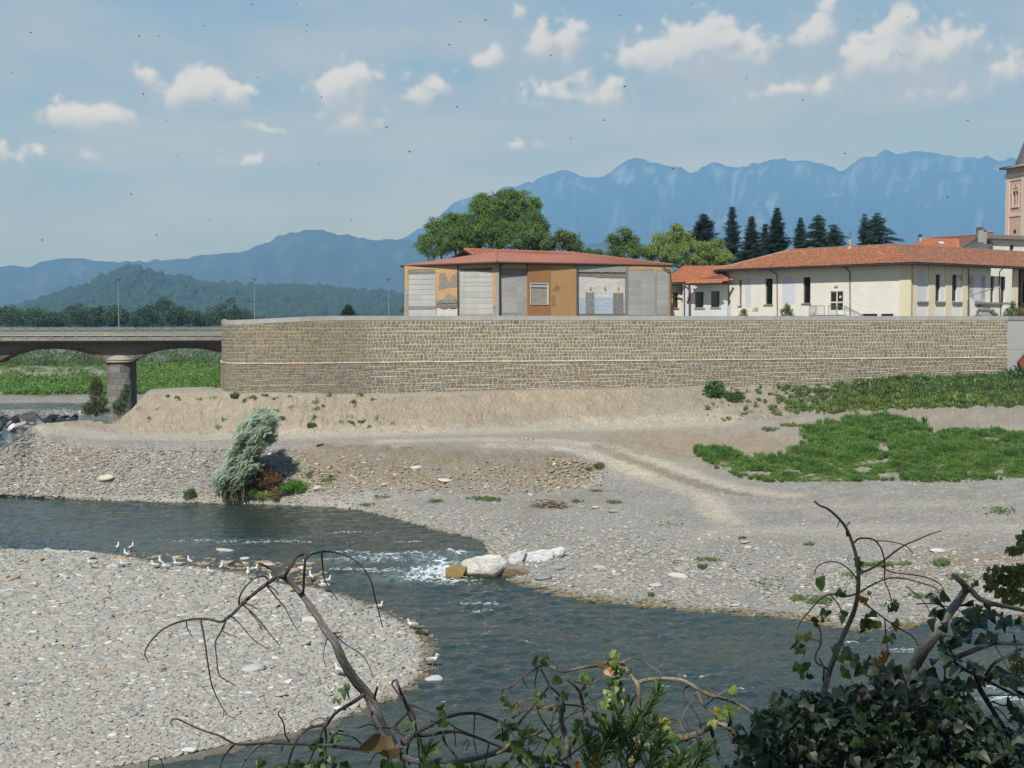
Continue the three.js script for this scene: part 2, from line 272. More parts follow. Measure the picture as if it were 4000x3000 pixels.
for (const t of TRACKS) { t.box = new THREE.Box3().setFromPoints(t.pts).expandByScalar(t.w * 2.2); }
function nearTrack(t, p) { let m = 1e9; for (let i = 1; i < t.pts.length; i++) { const a = t.pts[i - 1], b = t.pts[i], dx = b.x - a.x, dz = b.z - a.z, s = clamp(((p.x - a.x) * dx + (p.z - a.z) * dz) / (dx * dx + dz * dz), 0, 1); m = Math.min(m, Math.hypot(p.x - a.x - dx * s, p.z - a.z - dz * s)); } return m; }
function bankColour(u, k, t, p) {
  const big = fbm(p.x * 0.12, p.z * 0.12, 3), mid = fbm(p.x * 0.5 + 9, p.z * 0.5, 3), fine = fbm(p.x * 2.2, p.z * 2.2, 2);
  const mix = (a, b, w) => [0, 1, 2].map((i) => lerp(a[i], b[i], clamp(w, 0, 1)));
  let c = GREY;
  const right = ss(2250, 2420, u), tan = [0.47, 0.39, 0.28], brown = [0.31, 0.245, 0.17];
  if (k === 0) c = mix([0.11, 0.095, 0.04], [0.20, 0.17, 0.08], t + mid);
  else if (k === 1) { c = mix([0.20, 0.18, 0.11], mix(GREY, [0.45, 0.42, 0.365], 0.5 + big), ss(0.0, 0.03, t)); }
  else if (k === 2) { const soil = ss(1080, 1200, u) * (1 - right); c = mix([0.36, 0.34, 0.30], brown, soil * (0.75 + mid) * ss(0.05, 0.5, t + 0.3 * mid)); c = mix(c, [0.34, 0.27, 0.19], (1 - ss(150, 330, u - 260 * t)) * 0.8); c = mix(c, mix(GREY, [0.44, 0.41, 0.345], 0.4 + mid), right); }
  else if (k === 3) c = mix(mix([0.38, 0.36, 0.32], [0.45, 0.395, 0.305], t + big), brown, ss(1150, 1300, u) * (1 - ss(2150, 2300, u)) * (1 - ss(0.1, 0.6, t + 0.4 * mid)));
  else if (k === 4) c = mix([0.49, 0.435, 0.34], [0.45, 0.405, 0.33], 0.5 + big);
  else if (k === 5) { c = mix(tan, [0.44, 0.36, 0.25], ss(1150, 1700, u) * (0.5 + mid * 0.8) + (0.18 - t) * 1.2 * ss(0, 0.2, t)); c = mix(c, [0.41, 0.355, 0.28], ss(2380, 2620, u) * 0.8 + mid * 0.3 * ss(2300, 2600, u)); c = mix(c, [0.42, 0.37, 0.30], ss(0.10, 0.02, t) * 0.8); c = mix(c, [0.36, 0.34, 0.30], ss(0.95, 1, t)); }
  else c = mix([0.50, 0.45, 0.36], [0.52, 0.44, 0.32], ss(1700, 2600, u) + mid * 0.3);
  for (const tr of TRACKS) { if (!tr.box.containsPoint(p.clone().setY(clamp(p.y, tr.box.min.y, tr.box.max.y)))) continue; const d = nearTrack(tr, p); c = mix(c, tr.col, tr.k * (1 - ss(tr.w * 0.45, tr.w * 1.5, d + 0.7 * tr.w * mid + 0.35 * fine))); }
  const g = 1 + 0.16 * mid + 0.12 * fine + 0.1 * big; return c.map((x) => clamp(x * g, 0.02, 0.72));
}
const BANK = { cells: [] };
{
  const us = []; for (let u = -690; u <= 4690; u += u > -60 && u < 4060 ? 9 : 60) us.push(u);
  const rows = []; SPANS.forEach((n, k) => { for (let i = 0; i < n; i++) rows.push([k, i / n]); }); rows.push([LINES - 2, 1]);
  const P = [], pos = [], col = [], uv = [], idx = [], R = rows.length;
  us.forEach((u, i) => {
    const c = bankColumn(u);
    rows.forEach(([k, t], j) => {
      const p = c[k].clone().lerp(c[k + 1], t); if (k < 6) { // lines between profiles are rounded off a little
        const a = c[Math.max(0, k - 1)], d = c[Math.min(LINES - 1, k + 2)];
        if (t > 0.75 && k < 5 && k !== 0 && u > 250) p.addScaledVector(c[k].clone().add(d).multiplyScalar(0.5).sub(c[k + 1]), 0.12 * (t - 0.75) / 0.25);
        if (t < 0.25 && k > 1 && u > 250) p.addScaledVector(a.clone().add(c[k + 1]).multiplyScalar(0.5).sub(c[k]), 0.12 * (1 - t / 0.25));
      }
      const amp = [0.1, 0.06, 0.22, 0.09, 0.05, 0.24, 0.03, 0][k] * (k === 1 ? ss(0, 0.06, t) + 0.15 : 1);
      const right = ss(2250, 2420, u), rough = k === 2 ? lerp(1, 0.35, right) : 1;
      p.y += amp * rough * (1.1 * fbm(p.x * 0.45, p.z * 0.45, 3) + 0.8 * fbm(p.x * 1.7, p.z * 1.7, 2));
      if (k === 5) { const g = Math.sin(p.x * 1.25 + 3 * fbm(p.x * 0.3, p.z * 0.2, 2)); p.y += 0.045 * g * ss(1350, 1700, u) * Math.sin(Math.PI * t); }
      P.push(p); pos.push(p.x, p.y, p.z); col.push(...bankColour(u, k, t, p)); uv.push(p.x, p.z + p.y);
      if (i && j) { const a = (i - 1) * R + j - 1, b = i * R + j - 1, d = a + 1, e = b + 1; idx.push(a, b, e, a, e, d); BANK.cells.push([a, b, e, d, k, (rows[j - 1][1] + 0.5 / SPANS[k]), u]); }
    });
  });
  const g = new THREE.BufferGeometry(); g.setAttribute('position', new THREE.Float32BufferAttribute(pos, 3)); g.setAttribute('color', new THREE.Float32BufferAttribute(col, 3)); g.setAttribute('uv', new THREE.Float32BufferAttribute(uv, 2)); g.setIndex(idx); g.computeVertexNormals();
  BANK.P = P;
  BANK.mesh = structure('river_bank', g, new THREE.MeshStandardMaterial({ vertexColors: true, roughness: 0.97, map: repeat(TF, 0.42), bumpMap: repeat(TN, 0.31), bumpScale: 0.16 }), 'pale gravel and sandy soil bank rising from the river to the stone wall', 'river bank');
}

// ---------------------------------------------------------------- gravel bar in the river, nearer left
const ISLAND = [[-900, 2140], [0, 2152], [150, 2155], [320, 2160], [430, 2172], [520, 2185], [600, 2205], [740, 2222], [900, 2240], [1040, 2268], [1120, 2292], [1260, 2312], [1350, 2340], [1440, 2372], [1530, 2420], [1610, 2455], [1650, 2510], [1664, 2560], [1652, 2620], [1618, 2668], [1560, 2720], [1450, 2770], [1270, 2840], [1090, 2895], [870, 2940], [690, 2980], [520, 3012], [200, 3070], [-900, 3240]].map(([u, v]) => { const p = G(u, v, 0); return [p.x, p.z]; });
const islandY = (x, z) => { const d = edgeDist(ISLAND, x, z), s = inside(ISLAND, x, z) ? d : -d; return s < 0 ? Math.max(-1, s * 0.16) : 0.55 * (1 - Math.exp(-s / 3.2)) + 0.16 * s / (1 + s * 0.25) * 0.35 + 0.06 * fbm(x * 0.3, z * 0.3, 3) * ss(0, 3, s); };
let islandMesh;
{
  const x0 = -44, x1 = 0, z0 = -84, z1 = -36, st = 0.4, nx = Math.round((x1 - x0) / st), nz = Math.round((z1 - z0) / st), pos = [], col = [], uv = [], idx = [], id = new Int32Array((nx + 1) * (nz + 1)).fill(-1);
  for (let j = 0; j <= nz; j++) for (let i = 0; i <= nx; i++) {
    const x = x0 + i * st, z = z0 + j * st, y = islandY(x, z); if (y < -0.85) continue;
    id[j * (nx + 1) + i] = pos.length / 3; pos.push(x, y, z); uv.push(x, z);
    const m = 1 + 0.15 * fbm(x, z, 3), dry = ss(-0.02, 0.07, y), c = [lerp(0.15, 0.25, dry), lerp(0.125, 0.245, dry), lerp(0.07, 0.205, dry)]; col.push(c[0] * m, c[1] * m, c[2] * m);
  }
  for (let j = 0; j < nz; j++) for (let i = 0; i < nx; i++) { const a = id[j * (nx + 1) + i], b = id[j * (nx + 1) + i + 1], c = id[(j + 1) * (nx + 1) + i + 1], d = id[(j + 1) * (nx + 1) + i]; if (a >= 0 && b >= 0 && c >= 0 && d >= 0) idx.push(a, d, c, a, c, b); }
  const g = new THREE.BufferGeometry(); g.setAttribute('position', new THREE.Float32BufferAttribute(pos, 3)); g.setAttribute('color', new THREE.Float32BufferAttribute(col, 3)); g.setAttribute('uv', new THREE.Float32BufferAttribute(uv, 2)); g.setIndex(idx); g.computeVertexNormals();
  islandMesh = structure('gravel_bar', g, new THREE.MeshStandardMaterial({ vertexColors: true, roughness: 0.95, map: repeat(TF, 0.8), bumpMap: repeat(TN, 0.6), bumpScale: 0.06 }), 'grey cobble bar in the river on the near left', 'gravel bar');
}

// ---------------------------------------------------------------- river: bed and water
{
  const pos = [], col = [], uv = [], idx = [], nx = 200, nz = 130, x0 = -110, x1 = 110, z0 = -240, z1 = -26;
  for (let j = 0; j <= nz; j++) for (let i = 0; i <= nx; i++) {
    const x = lerp(x0, x1, i / nx), z = lerp(z0, z1, j / nz), n = fbm(x * 0.09, z * 0.13, 4), m = fbm(x * 0.5, z * 0.8, 3);
    pos.push(x, -0.75 + 0.25 * n, z); uv.push(x, z); const d = ss(-0.35, 0.4, n + 0.6 * m); col.push(lerp(0.04, 0.17, d), lerp(0.07, 0.125, d), lerp(0.06, 0.08, d));
    if (i && j) { const a = (j - 1) * (nx + 1) + i - 1, b = a + 1, c = j * (nx + 1) + i - 1, e = c + 1; idx.push(a, c, e, a, e, b); }
  }
  const g = new THREE.BufferGeometry(); g.setAttribute('position', new THREE.Float32BufferAttribute(pos, 3)); g.setAttribute('color', new THREE.Float32BufferAttribute(col, 3)); g.setAttribute('uv', new THREE.Float32BufferAttribute(uv, 2)); g.setIndex(idx); g.computeVertexNormals();
  structure('river_bed', g, new THREE.MeshStandardMaterial({ vertexColors: true, roughness: 1, map: repeat(TF, 0.3) }), 'dark stony bed under the shallow river', 'river bed');
}
// rapids: where the water stands up and breaks, [u, v, radius along x, radius along z, height]
const RAPIDS = [[1690, 2240, 2.2, 1.3, 0.32], [1740, 2215, 1.6, 1, 0.3], [1620, 2262, 2.0, 0.9, 0.22], [1600, 2180, 3, 1.2, 0.2], [1400, 2190, 3, 0.8, 0.16], [1760, 2165, 2, 0.8, 0.18], [1300, 2165, 2.2, 0.8, 0.14], [1880, 2370, 2.4, 0.8, 0.14], [1860, 2400, 1.4, 0.6, 0.12], [2100, 2420, 4, 1.5, 0.1], [2550, 2480, 5, 1.5, 0.07], [2700, 2640, 1.4, 0.4, 0.1], [2300, 2560, 5, 1.6, 0.06], [3330, 2500, 1.2, 0.5, 0.14], [3950, 2740, 1.6, 0.6, 0.2], [3880, 2700, 1.4, 0.5, 0.16], [1200, 2105, 6, 1, 0.09], [900, 2118, 6, 0.8, 0.07]].map(([u, v, a, b, h]) => { const p = G(u, v, 0); return [p.x, p.z, a, b, h]; });
function waterY(x, z) {
  const wx = x + 1.5 * N2(x * 0.1, z * 0.1), flow = 0.5 + 0.5 * N2(x * 0.035 + 3, z * 0.05);
  let y = (0.028 + 0.065 * flow) * N2(wx * 0.5 + z * 0.25, z * 1.15) + (0.026 + 0.032 * flow) * N2(x * 1.4 + z * 0.4, z * 2.5 + 7) + 0.014 * N2(x * 2.9, z * 5.2);
  for (const [a, b, rx, rz, h] of RAPIDS) { const q = ((x - a) / rx) ** 2 + ((z - b) / rz) ** 2; if (q < 4) y += h * Math.exp(-q * 1.3) * (0.35 + 0.9 * N2(x * 1.3 + 5, z * 2.4) + 0.5 * N2(x * 3.2, z * 5)); }
  return y;
}
{
  const rowsZ = []; for (let z = -34; z > -116; z -= 0.16 + (-z - 34) * 0.0022) rowsZ.push(z); for (let z = -116; z > -236; z -= 1.2) rowsZ.push(z);
  const pos = [], col = [], uv = [], idx = [], nx = 300;
  rowsZ.forEach((z, j) => { const w = Math.max(24, -z * 0.47); for (let i = 0; i <= nx; i++) {
    const x = lerp(-w, w, i / nx), y = waterY(x, z) - (z < -118 ? 0.0 : 0); pos.push(x, y, z); uv.push(x, z);
    const d = fbm(x * 0.06, z * 0.09, 3), e = fbm(x * 0.25 + 7, z * 0.5, 3); const k = clamp(0.5 + d + 0.5 * e, 0, 1); let air = 0; for (const [a2, b2, rx, rz, hh] of RAPIDS) if (hh > 0.15) { const q = ((x - a2) / rx) ** 2 + ((z - b2) / rz) ** 2; if (q < 6) air = Math.max(air, Math.exp(-q * 0.8) * (0.55 + 0.7 * N2(x * 1.6 + 9, z * 3.2)) * Math.min(1, hh * 3.4)); } air = clamp(air, 0, 0.8); col.push(lerp(lerp(0.03, 0.078, k), 0.5, air), lerp(lerp(0.066, 0.098, k), 0.62, air), lerp(lerp(0.062, 0.074, k), 0.62, air));
    if (i && j) { const a = (j - 1) * (nx + 1) + i - 1, b = a + 1, c = j * (nx + 1) + i - 1, e2 = c + 1; idx.push(a, b, e2, a, e2, c); }
  } });
  const g = new THREE.BufferGeometry(); g.setAttribute('position', new THREE.Float32BufferAttribute(pos, 3)); g.setAttribute('color', new THREE.Float32BufferAttribute(col, 3)); g.setAttribute('uv', new THREE.Float32BufferAttribute(uv, 2)); g.setIndex(idx); g.computeVertexNormals();
  structure('river', g, new THREE.MeshPhysicalMaterial({ vertexColors: true, roughness: 0.07, ior: 1.33, transmission: 0.4, thickness: 0, bumpMap: repeat(TN, 0.3), bumpScale: 0.05 }), 'dark green grey river running round the cobble bar', 'river');
}

// ---------------------------------------------------------------- far country: plain, forested hill, ridges, mountains
const S2 = 4000 / 2212;
const profileAt = (list) => (u) => { const x = u / S2; let i = 0; if (x <= list[0][0]) return list[0][1] * S2; while (i < list.length - 2 && x > list[i + 1][0]) i++; const a = list[i], b = list[i + 1], t = clamp((x - a[0]) / (b[0] - a[0]), 0, 1), s = t * t * (3 - 2 * t); return lerp(a[1], b[1], 0.5 * (t + s)) * S2; };
function range(name, label, list, D, depth, u0, u1, du, rows, jag, colour, category, foot = 8) {
  const prof = profileAt(list), pos = [], col = [], uv = [], idx = []; let i = 0; const R = rows + 2;
  for (let u = u0; u <= u1; u += du, i++) {
    const v = prof(u), X = (u - CU) / F, top = EYE + (1240 - v) * D / F;
    for (let j = 0; j <= rows + 1; j++) {
      const t = Math.min(1, j / rows), d = j > rows ? D * (1 + depth * 0.4) : D * (1 - depth * (1 - t)), sx = X * D * 9 / D, warp = 0.18 * N2(X * 7, t * 1.3 + D);
      const spur = 1 - Math.abs(fbm((X + warp * 0.25) * 16 + D, t * 2.2, 4)) * 2.4;
      let s = Math.pow(t, 1.15) * (1 - 0.42 * (1 - spur) * Math.sin(Math.PI * Math.min(1, t * 0.98)) * 1.1);
      let y = foot + (top - foot) * s + jag * D * (t > 0.9 ? 0.5 : 1) * fbm(X * 90 + D, t * 14, 3) * Math.min(1, t * 6) + (j === rows ? jag * D * 0.5 * fbm(X * 240, D, 3) : 0);
      if (j > rows) y = foot - 20;
      pos.push(X * d, y, -d); uv.push(X * d * 0.001, y * 0.001); col.push(...colour(u, t, X, spur));
      if (i && j) { const a = (i - 1) * (R) + j - 1, b = i * R + j - 1; idx.push(a, b, b + 1, a, b + 1, a + 1); }
    }
  }
  const g = new THREE.BufferGeometry(); g.setAttribute('position', new THREE.Float32BufferAttribute(pos, 3)); g.setAttribute('color', new THREE.Float32BufferAttribute(col, 3)); g.setAttribute('uv', new THREE.Float32BufferAttribute(uv, 2)); g.setIndex(idx); g.computeVertexNormals();
  return structure(name, g, new THREE.MeshStandardMaterial({ vertexColors: true, roughness: 1 }), label, category);
}
range('mountain_range', 'high hazy blue mountain range behind the town', [[-3000, 470], [-1800, 430], [-900, 520], [0, 600], [500, 590], [700, 565], [830, 525], [872, 514], [905, 495], [950, 466], [985, 437], [1008, 425], [1022, 418], [1045, 424], [1070, 412], [1100, 400], [1150, 391], [1195, 375], [1222, 368], [1260, 380], [1300, 384], [1350, 351], [1370, 343], [1420, 350], [1465, 358], [1500, 364], [1532, 352], [1565, 357], [1605, 362], [1622, 350], [1642, 340], [1700, 345], [1760, 352], [1812, 358], [1860, 340], [1912, 322], [1950, 327], [2000, 331], [2080, 335], [2140, 342], [2212, 345], [2400, 352], [2900, 330], [3600, 390], [4600, 450], [6000, 480]],
  13000, 0.26, -4000, 9000, 16, 34, 0.0016, (u, t, X, s) => { const k = ss(0.0, 0.4, fbm(X * 22, t * 3.4, 5) + 0.35 * t - 0.15), r = ss(0.05, 0.4, fbm(X * 90 + 3, t * 12, 4) + 0.05); return [lerp(0.03, 0.30, k * r), lerp(0.05, 0.32, k * r), lerp(0.03, 0.21, k * r)]; }, 'mountains');
range('mountain_ridge', 'blue hazy mountain ridge rising left of the big tree', [[-2500, 520], [-1200, 560], [-400, 575], [0, 574], [30, 571], [66, 574], [98, 562], [130, 556], [180, 556], [208, 562], [235, 565], [300, 562], [360, 560], [402, 558], [430, 550], [460, 548], [500, 545], [533, 540], [560, 528], [583, 519], [612, 506], [640, 500], [665, 494], [692, 493], [720, 500], [750, 507], [782, 514], [830, 516], [872, 516], [920, 528], [1000, 548], [1150, 575], [1300, 570], [1420, 585], [1700, 590], [2300, 575], [3200, 560], [4500, 590]],
  7600, 0.3, -4000, 8000, 14, 26, 0.0014, (u, t, X, s) => { const k = ss(0.15, 0.5, fbm(X * 30, t * 8, 4)); return [lerp(0.03, 0.09, k), lerp(0.05, 0.10, k), lerp(0.03, 0.05, k)]; }, 'mountains');
range('foothills', 'low dark blue foothills between the forested hill and the mountains', [[-2000, 640], [0, 650], [500, 640], [660, 628], [760, 612], [840, 604], [920, 610], [1010, 600], [1120, 585], [1220, 560], [1270, 527], [1320, 521], [1400, 527], [1450, 545], [1600, 560], [2000, 570], [2500, 560], [4000, 600]],
  6300, 0.25, -3000, 7500, 18, 16, 0.0012, () => [0.028, 0.05, 0.03], 'hills');
const HILL = [[-1800, 668], [-700, 690], [-200, 690], [0, 680], [30, 671], [65, 660], [100, 650], [130, 641], [160, 630], [182, 622], [210, 611], [240, 600], [252, 592], [268, 586], [290, 580], [308, 580], [322, 586], [335, 596], [352, 603], [375, 604], [402, 606], [430, 614], [470, 618], [520, 622], [565, 620], [605, 622], [645, 624], [682, 626], [720, 629], [762, 632], [842, 640], [900, 648], [1000, 658], [1250, 664], [1600, 672], [2300, 668], [3500, 660]];
const HILLD = 3400, meadow = (X, t) => ss(0.28, 0.42, fbm(X * 26 + 4, t * 5 + 2, 3)) * ss(0.15, 0.3, t) * (1 - ss(0.75, 0.85, t));
range('forest_hill', 'dark green forested hill behind the bridge', HILL, HILLD, 0.34, -1500, 4600, 7, 44, 0.0012, (u, t, X) => { const m = meadow(X, t); return [lerp(0.022, 0.24, m), lerp(0.042, 0.22, m), lerp(0.016, 0.10, m)]; }, 'hill');
// crowns: leaves gathered in clumps, many copies of a small spray of leaf faces
function sprayGeo(n, seed, long = 1, w = 0.5) {
  const r = mul(seed), b = new MB();
  for (let i = 0; i < n; i++) {
    const d = V3(r() - 0.5, r() - 0.5, r() - 0.5).normalize(), c = d.clone().multiplyScalar(0.25 + 0.6 * r()), ax = V3(r() - 0.5, (r() - 0.5) * 0.6, r() - 0.5).normalize(), s = ax.clone().cross(d).normalize(), L = (0.34 + 0.22 * r()) * long, ww = L * w * 0.5 / Math.max(1, long * 0.8), g = 0.8 + 0.4 * r();
    const p0 = c.clone().addScaledVector(ax, -L / 2), p2 = c.clone().addScaledVector(ax, L / 2), m = c.clone().addScaledVector(d, 0.05), a = m.clone().addScaledVector(s, ww), e = m.clone().addScaledVector(s, -ww);
    b.tri(p0, a, p2, [g, g, g]); b.tri(p0, p2, e, [g, g, g]);
  }
  return b.geo();
}
const leafMat = (tr = 0.3) => new THREE.MeshPhysicalMaterial({ vertexColors: true, roughness: 0.72, transmission: tr, thickness: 0, side: THREE.DoubleSide, specularIntensity: 0.5 });
const LEAF = leafMat(0.3), SPRAY = sprayGeo(9, 21), SPRAY2 = sprayGeo(14, 22), BLADES = sprayGeo(10, 23, 1.9, 0.28);
// puffs: [centre, radius x, y, z]; leaves lie near their outsides, thinner below
function leafPuff(cp, c, rx, ry, rz, n, size, colour, r, shell = 0.72) {
  for (let i = 0; i < n; i++) {
    const z = 2 * r() - 1, a = r() * 6.2832, q = Math.sqrt(1 - z * z), d = V3(q * Math.cos(a), z, q * Math.sin(a)); if (d.y < -0.4 && r() < 0.5) { i--; continue; }
    const k = (shell + (1.04 - shell) * Math.pow(r(), 0.6)) * (1 + 0.2 * N3(d.x * 2 + c.x, d.y * 2 + c.y, d.z * 2 + c.z)), p = V3(c.x + d.x * rx * k, c.y + d.y * ry * k, c.z + d.z * rz * k);
    cp.add(p, [r() * 6.28, r() * 6.28, r() * 6.28], size * (0.65 + 0.7 * r()), colour(d, k, r, p));
  }
}
const jitter = (base, r, k = 0.25) => { const g = 1 - k / 2 + k * r(), w = (r() - 0.5) * k * 0.5; return [base[0] * g * (1 + w), base[1] * g, base[2] * g * (1 - w)]; };
{ // the wood on the hill: crowns as clumps
  const r = mul(77), cp = new Copies(), prof = profileAt(HILL), crown = (() => { const g = mergeVertices(new THREE.IcosahedronGeometry(1, 2).deleteAttribute('uv').deleteAttribute('normal')); const p = g.attributes.position; for (let i = 0; i < p.count; i++) { const a = V3(p.getX(i), p.getY(i), p.getZ(i)), k = 1 + 0.28 * N3(a.x * 1.7, a.y * 1.7, a.z * 1.7) + 0.16 * N3(a.x * 4, a.y * 4, a.z * 4); p.setXYZ(i, a.x * k, a.y * k, a.z * k); } g.computeVertexNormals(); return g; })();
  const hm = scene.children.find((o) => o.name === 'forest_hill').geometry.attributes.position, R = 46;
  const hillY = (u, t) => { const i = clamp(Math.round((u + 1500) / 7), 0, hm.count / R - 1), j = Math.round(t * 44); return [hm.getX(i * R + j), hm.getY(i * R + j), hm.getZ(i * R + j)]; };
  for (let i = 0; i < 15000; i++) {
    const u = -350 + r() * 2700, t = Math.pow(r(), 0.8), X = (u - CU) / F; if (r() < meadow(X, t) * 0.95) continue;
    const q = hillY(u, t), s = 5.5 + 5 * r() * r() + 2.5 * r(), k = 0.7 + 0.6 * r() + 0.25 * N2(q[0] * 0.004, q[2] * 0.004);
    cp.add(V3(q[0] + (r() - 0.5) * 5, q[1] + s * 0.45, q[2] + (r() - 0.5) * 20), [0, r() * 6.28, 0], [s, s * (0.8 + 0.5 * r()), s], [0.022 * k, 0.044 * k, 0.016 * k]);
  }
  const o = new THREE.Group(); o.name = 'forest_trees'; scene.add(o); tag(o, 'dark green wood covering the hill behind the bridge', 'forest', null, 'stuff');
  cp.build(o, 'crowns', crown, new THREE.MeshStandardMaterial({ color: 0xffffff, roughness: 1 }), 'stuff');
}
{ // open ground beyond: river plain on the left, the town's level behind the wall
  const g = new THREE.PlaneGeometry(34000, 13800, 1, 1); g.rotateX(-Math.PI / 2); g.translate(0, 8.9, -6900 - 425); structure('plain', g, std(0.06, 0.085, 0.035, 1), 'green plain reaching to the hills', 'plain');
  const g2 = new THREE.PlaneGeometry(34000, 4000); g2.rotateX(-Math.PI / 2); g2.translate(0, -1.6, 1570); structure('ground', g2, std(0.16, 0.15, 0.11, 1), 'low ground of the river valley', 'ground');
}
// the river's far side beyond the bridge
const FAR = [[1700, -1], [1576, -.1], [1566, .25], [1546, .8], [1534, 1.15], [1480, 1.8], [1430, 2.6], [1410, 3], [1385, 4.2], [1360, 5.5], [1330, 7], [1302, 8.95]];
function farPoint(u, f) { const k = clamp(Math.floor(f), 0, FAR.length - 2), t = f - k, a = FAR[k], b = FAR[k + 1], up = k > 0 ? (u < 500 ? 0 : (u - 500) * 0.012) : 0, p = G(u, a[0] - up, a[1]).lerp(G(u, b[0] - up, b[1]), t); p.y += (k > 1 ? 0.25 : 0.08) * fbm(p.x * 0.1, p.z * 0.1, 3); return p; }
{
  const pos = [], col = [], uv = [], idx = []; let i = 0; const n = (FAR.length - 1) * 5, R = n + 1;
  for (let u = -2500; u <= 2600; u += u > -100 && u < 1200 ? 12 : 80, i++) for (let j = 0; j <= n; j++) {
    const f = j / 5, p = farPoint(u, f), m = fbm(p.x * 0.12, p.z * 0.2, 4); pos.push(p.x, p.y, p.z); uv.push(p.x, p.z);
    let c = f < 3.5 ? [0.33, 0.31, 0.26] : [0.10, 0.13, 0.045]; const g = ss(2.8, 3.6, f + m), bare = ss(0.1, 0.35, m + (Math.abs(f - 5.6) < 0.5 ? 0.35 : -0.15));
    c = [lerp(lerp(0.33, 0.09, g), 0.36, bare * g), lerp(lerp(0.31, 0.13, g), 0.33, bare * g), lerp(lerp(0.26, 0.04, g), 0.24, bare * g)]; col.push(...c.map((x) => x * (1 + 0.2 * m)));
    if (i && j) { const a = (i - 1) * R + j - 1, b = i * R + j - 1; idx.push(a, b, b + 1, a, b + 1, a + 1); }
  }
  const g = new THREE.BufferGeometry(); g.setAttribute('position', new THREE.Float32BufferAttribute(pos, 3)); g.setAttribute('color', new THREE.Float32BufferAttribute(col, 3)); g.setAttribute('uv', new THREE.Float32BufferAttribute(uv, 2)); g.setIndex(idx); g.computeVertexNormals();
  structure('far_river_bank', g, new THREE.MeshStandardMaterial({ vertexColors: true, roughness: 1, map: repeat(TF, 0.3), bumpMap: repeat(TN, 0.15), bumpScale: 0.2 }), 'overgrown far bank of the river seen under the bridge', 'river bank');
  const r = mul(5), green = new Copies(), sil = new Copies();
  for (let k = 0; k < 20000; k++) {
    const u = -120 + r() * 1250, f = 3.5 + 3.2 * r(), p = farPoint(u, f), m = fbm(p.x * 0.12, p.z * 0.2, 4); if (ss(0.1, 0.35, m + (Math.abs(f - 5.6) < 0.5 && u < 430 ? 0.45 : -0.15)) > r()) continue;
    const s = (0.38 + 0.45 * r()) * (1 + 0.7 * Math.max(0, N2(p.x * 0.15, p.z * 0.15))), t = r(); p.y += s * 0.3; green.add(p, [r() * 6, r() * 6, r() * 6], [s * 1.3, s, s * 1.3], jitter(t < 0.75 ? [0.10, 0.19, 0.028] : [0.07, 0.12, 0.03], r, 0.4));
  }
  for (let k = 0; k < 420; k++) {
    const u = -150 + r() * 1250, f = 5.9 + 2.6 * r(), p = farPoint(u, f), s = 1.1 + 1.6 * r() * (0.6 + 0.6 * Math.abs(N2(p.x * 0.06, p.z * 0.06))); p.y += s * 0.5;
    const pale = N2(u * 0.012, f * 0.7) > 0.15 || r() < 0.12, c = pale ? [0.16, 0.20, 0.13] : r() < 0.5 ? [0.065, 0.105, 0.035] : [0.09, 0.14, 0.045];
    leafPuff(sil, p, s * 1.3, s, s, 34, s * 0.5, (d, q, rr) => jitter(c, rr, 0.4), r, 0.5);
  }
  const o = new THREE.Group(); o.name = 'tall_grass'; scene.add(o); tag(o, 'bright green tall grass on the far bank under the bridge', 'grass', null, 'stuff'); green.build(o, 'leaves', SPRAY, LEAF);
  const o2 = new THREE.Group(); o2.name = 'shrubbery'; scene.add(o2); tag(o2, 'silvery and green willow thicket along the far bank beyond the bridge', 'shrubbery', null, 'stuff'); sil.build(o2, 'leaves', SPRAY, LEAF);
  const wood = new Copies();                                        // line of trees beyond the bridge, above its railing
  for (let k = 0; k < 150; k++) {
    const u = -250 + r() * 1250, D = 520 + r() * 520, hgt = (6 + 6 * r()) * (0.75 + 0.4 * N2(u * 0.009, 3)), w = 4 + 3.5 * r(), c = W(u, 1240, D); c.y = 9 + hgt * 0.55;
    const col = r() < 0.3 ? [0.045, 0.085, 0.02] : [0.028, 0.058, 0.02];
    for (let q = 0; q < 4; q++) leafPuff(wood, V3(c.x + (r() - 0.5) * w, c.y + (r() - 0.35) * hgt * 0.45, c.z + (r() - 0.5) * w), w * 0.6, hgt * 0.36, w * 0.6, 34, 2.2, (d, s, rr) => jitter(col, rr, 0.5), r, 0.6);
  }
  const o3 = new THREE.Group(); o3.name = 'treeline'; scene.add(o3); tag(o3, 'line of bushy green trees showing above the bridge railing', 'trees', null, 'stuff'); wood.build(o3, 'leaves', SPRAY, LEAF);
}

// ---------------------------------------------------------------- the stone embankment wall
const wallPath = new THREE.CatmullRomCurve3([V3(-39.5, 0, -176), V3(-33.4, 0, -148), V3(-28.4, 0, -126), ...[[868, 118.5], [885, 116], [930, 114.7], [1010, 114.5], [1180, 115], [1500, 117.6], [1950, 120], [2400, 121.9], [2760, 124], [3123, 126.6], [3520, 129.2], [3937, 132]].map(([u, D]) => { const p = W(u, 1240, D); p.y = 0; return p; })], false, 'centripetal');
const WALLPTS = wallPath.getSpacedPoints(2400), WALLLEN = wallPath.getLength();
function wallAt(s, y, off) { const f = clamp(s / WALLLEN, 0, 1) * 2400, i = Math.min(2398, Math.floor(f)), t = f - i, a = WALLPTS[i], b = WALLPTS[i + 1], dx = b.x - a.x, dz = b.z - a.z, l = Math.hypot(dx, dz); return V3(lerp(a.x, b.x, t) - dz / l * off, y, lerp(a.z, b.z, t) + dx / l * off); }
const wallU = (s) => pix(wallAt(s, 14, 0))[0];
let S0 = 0; while (wallAt(S0, 0, 0).z < -124) S0 += 0.5;            // where the wall comes into view
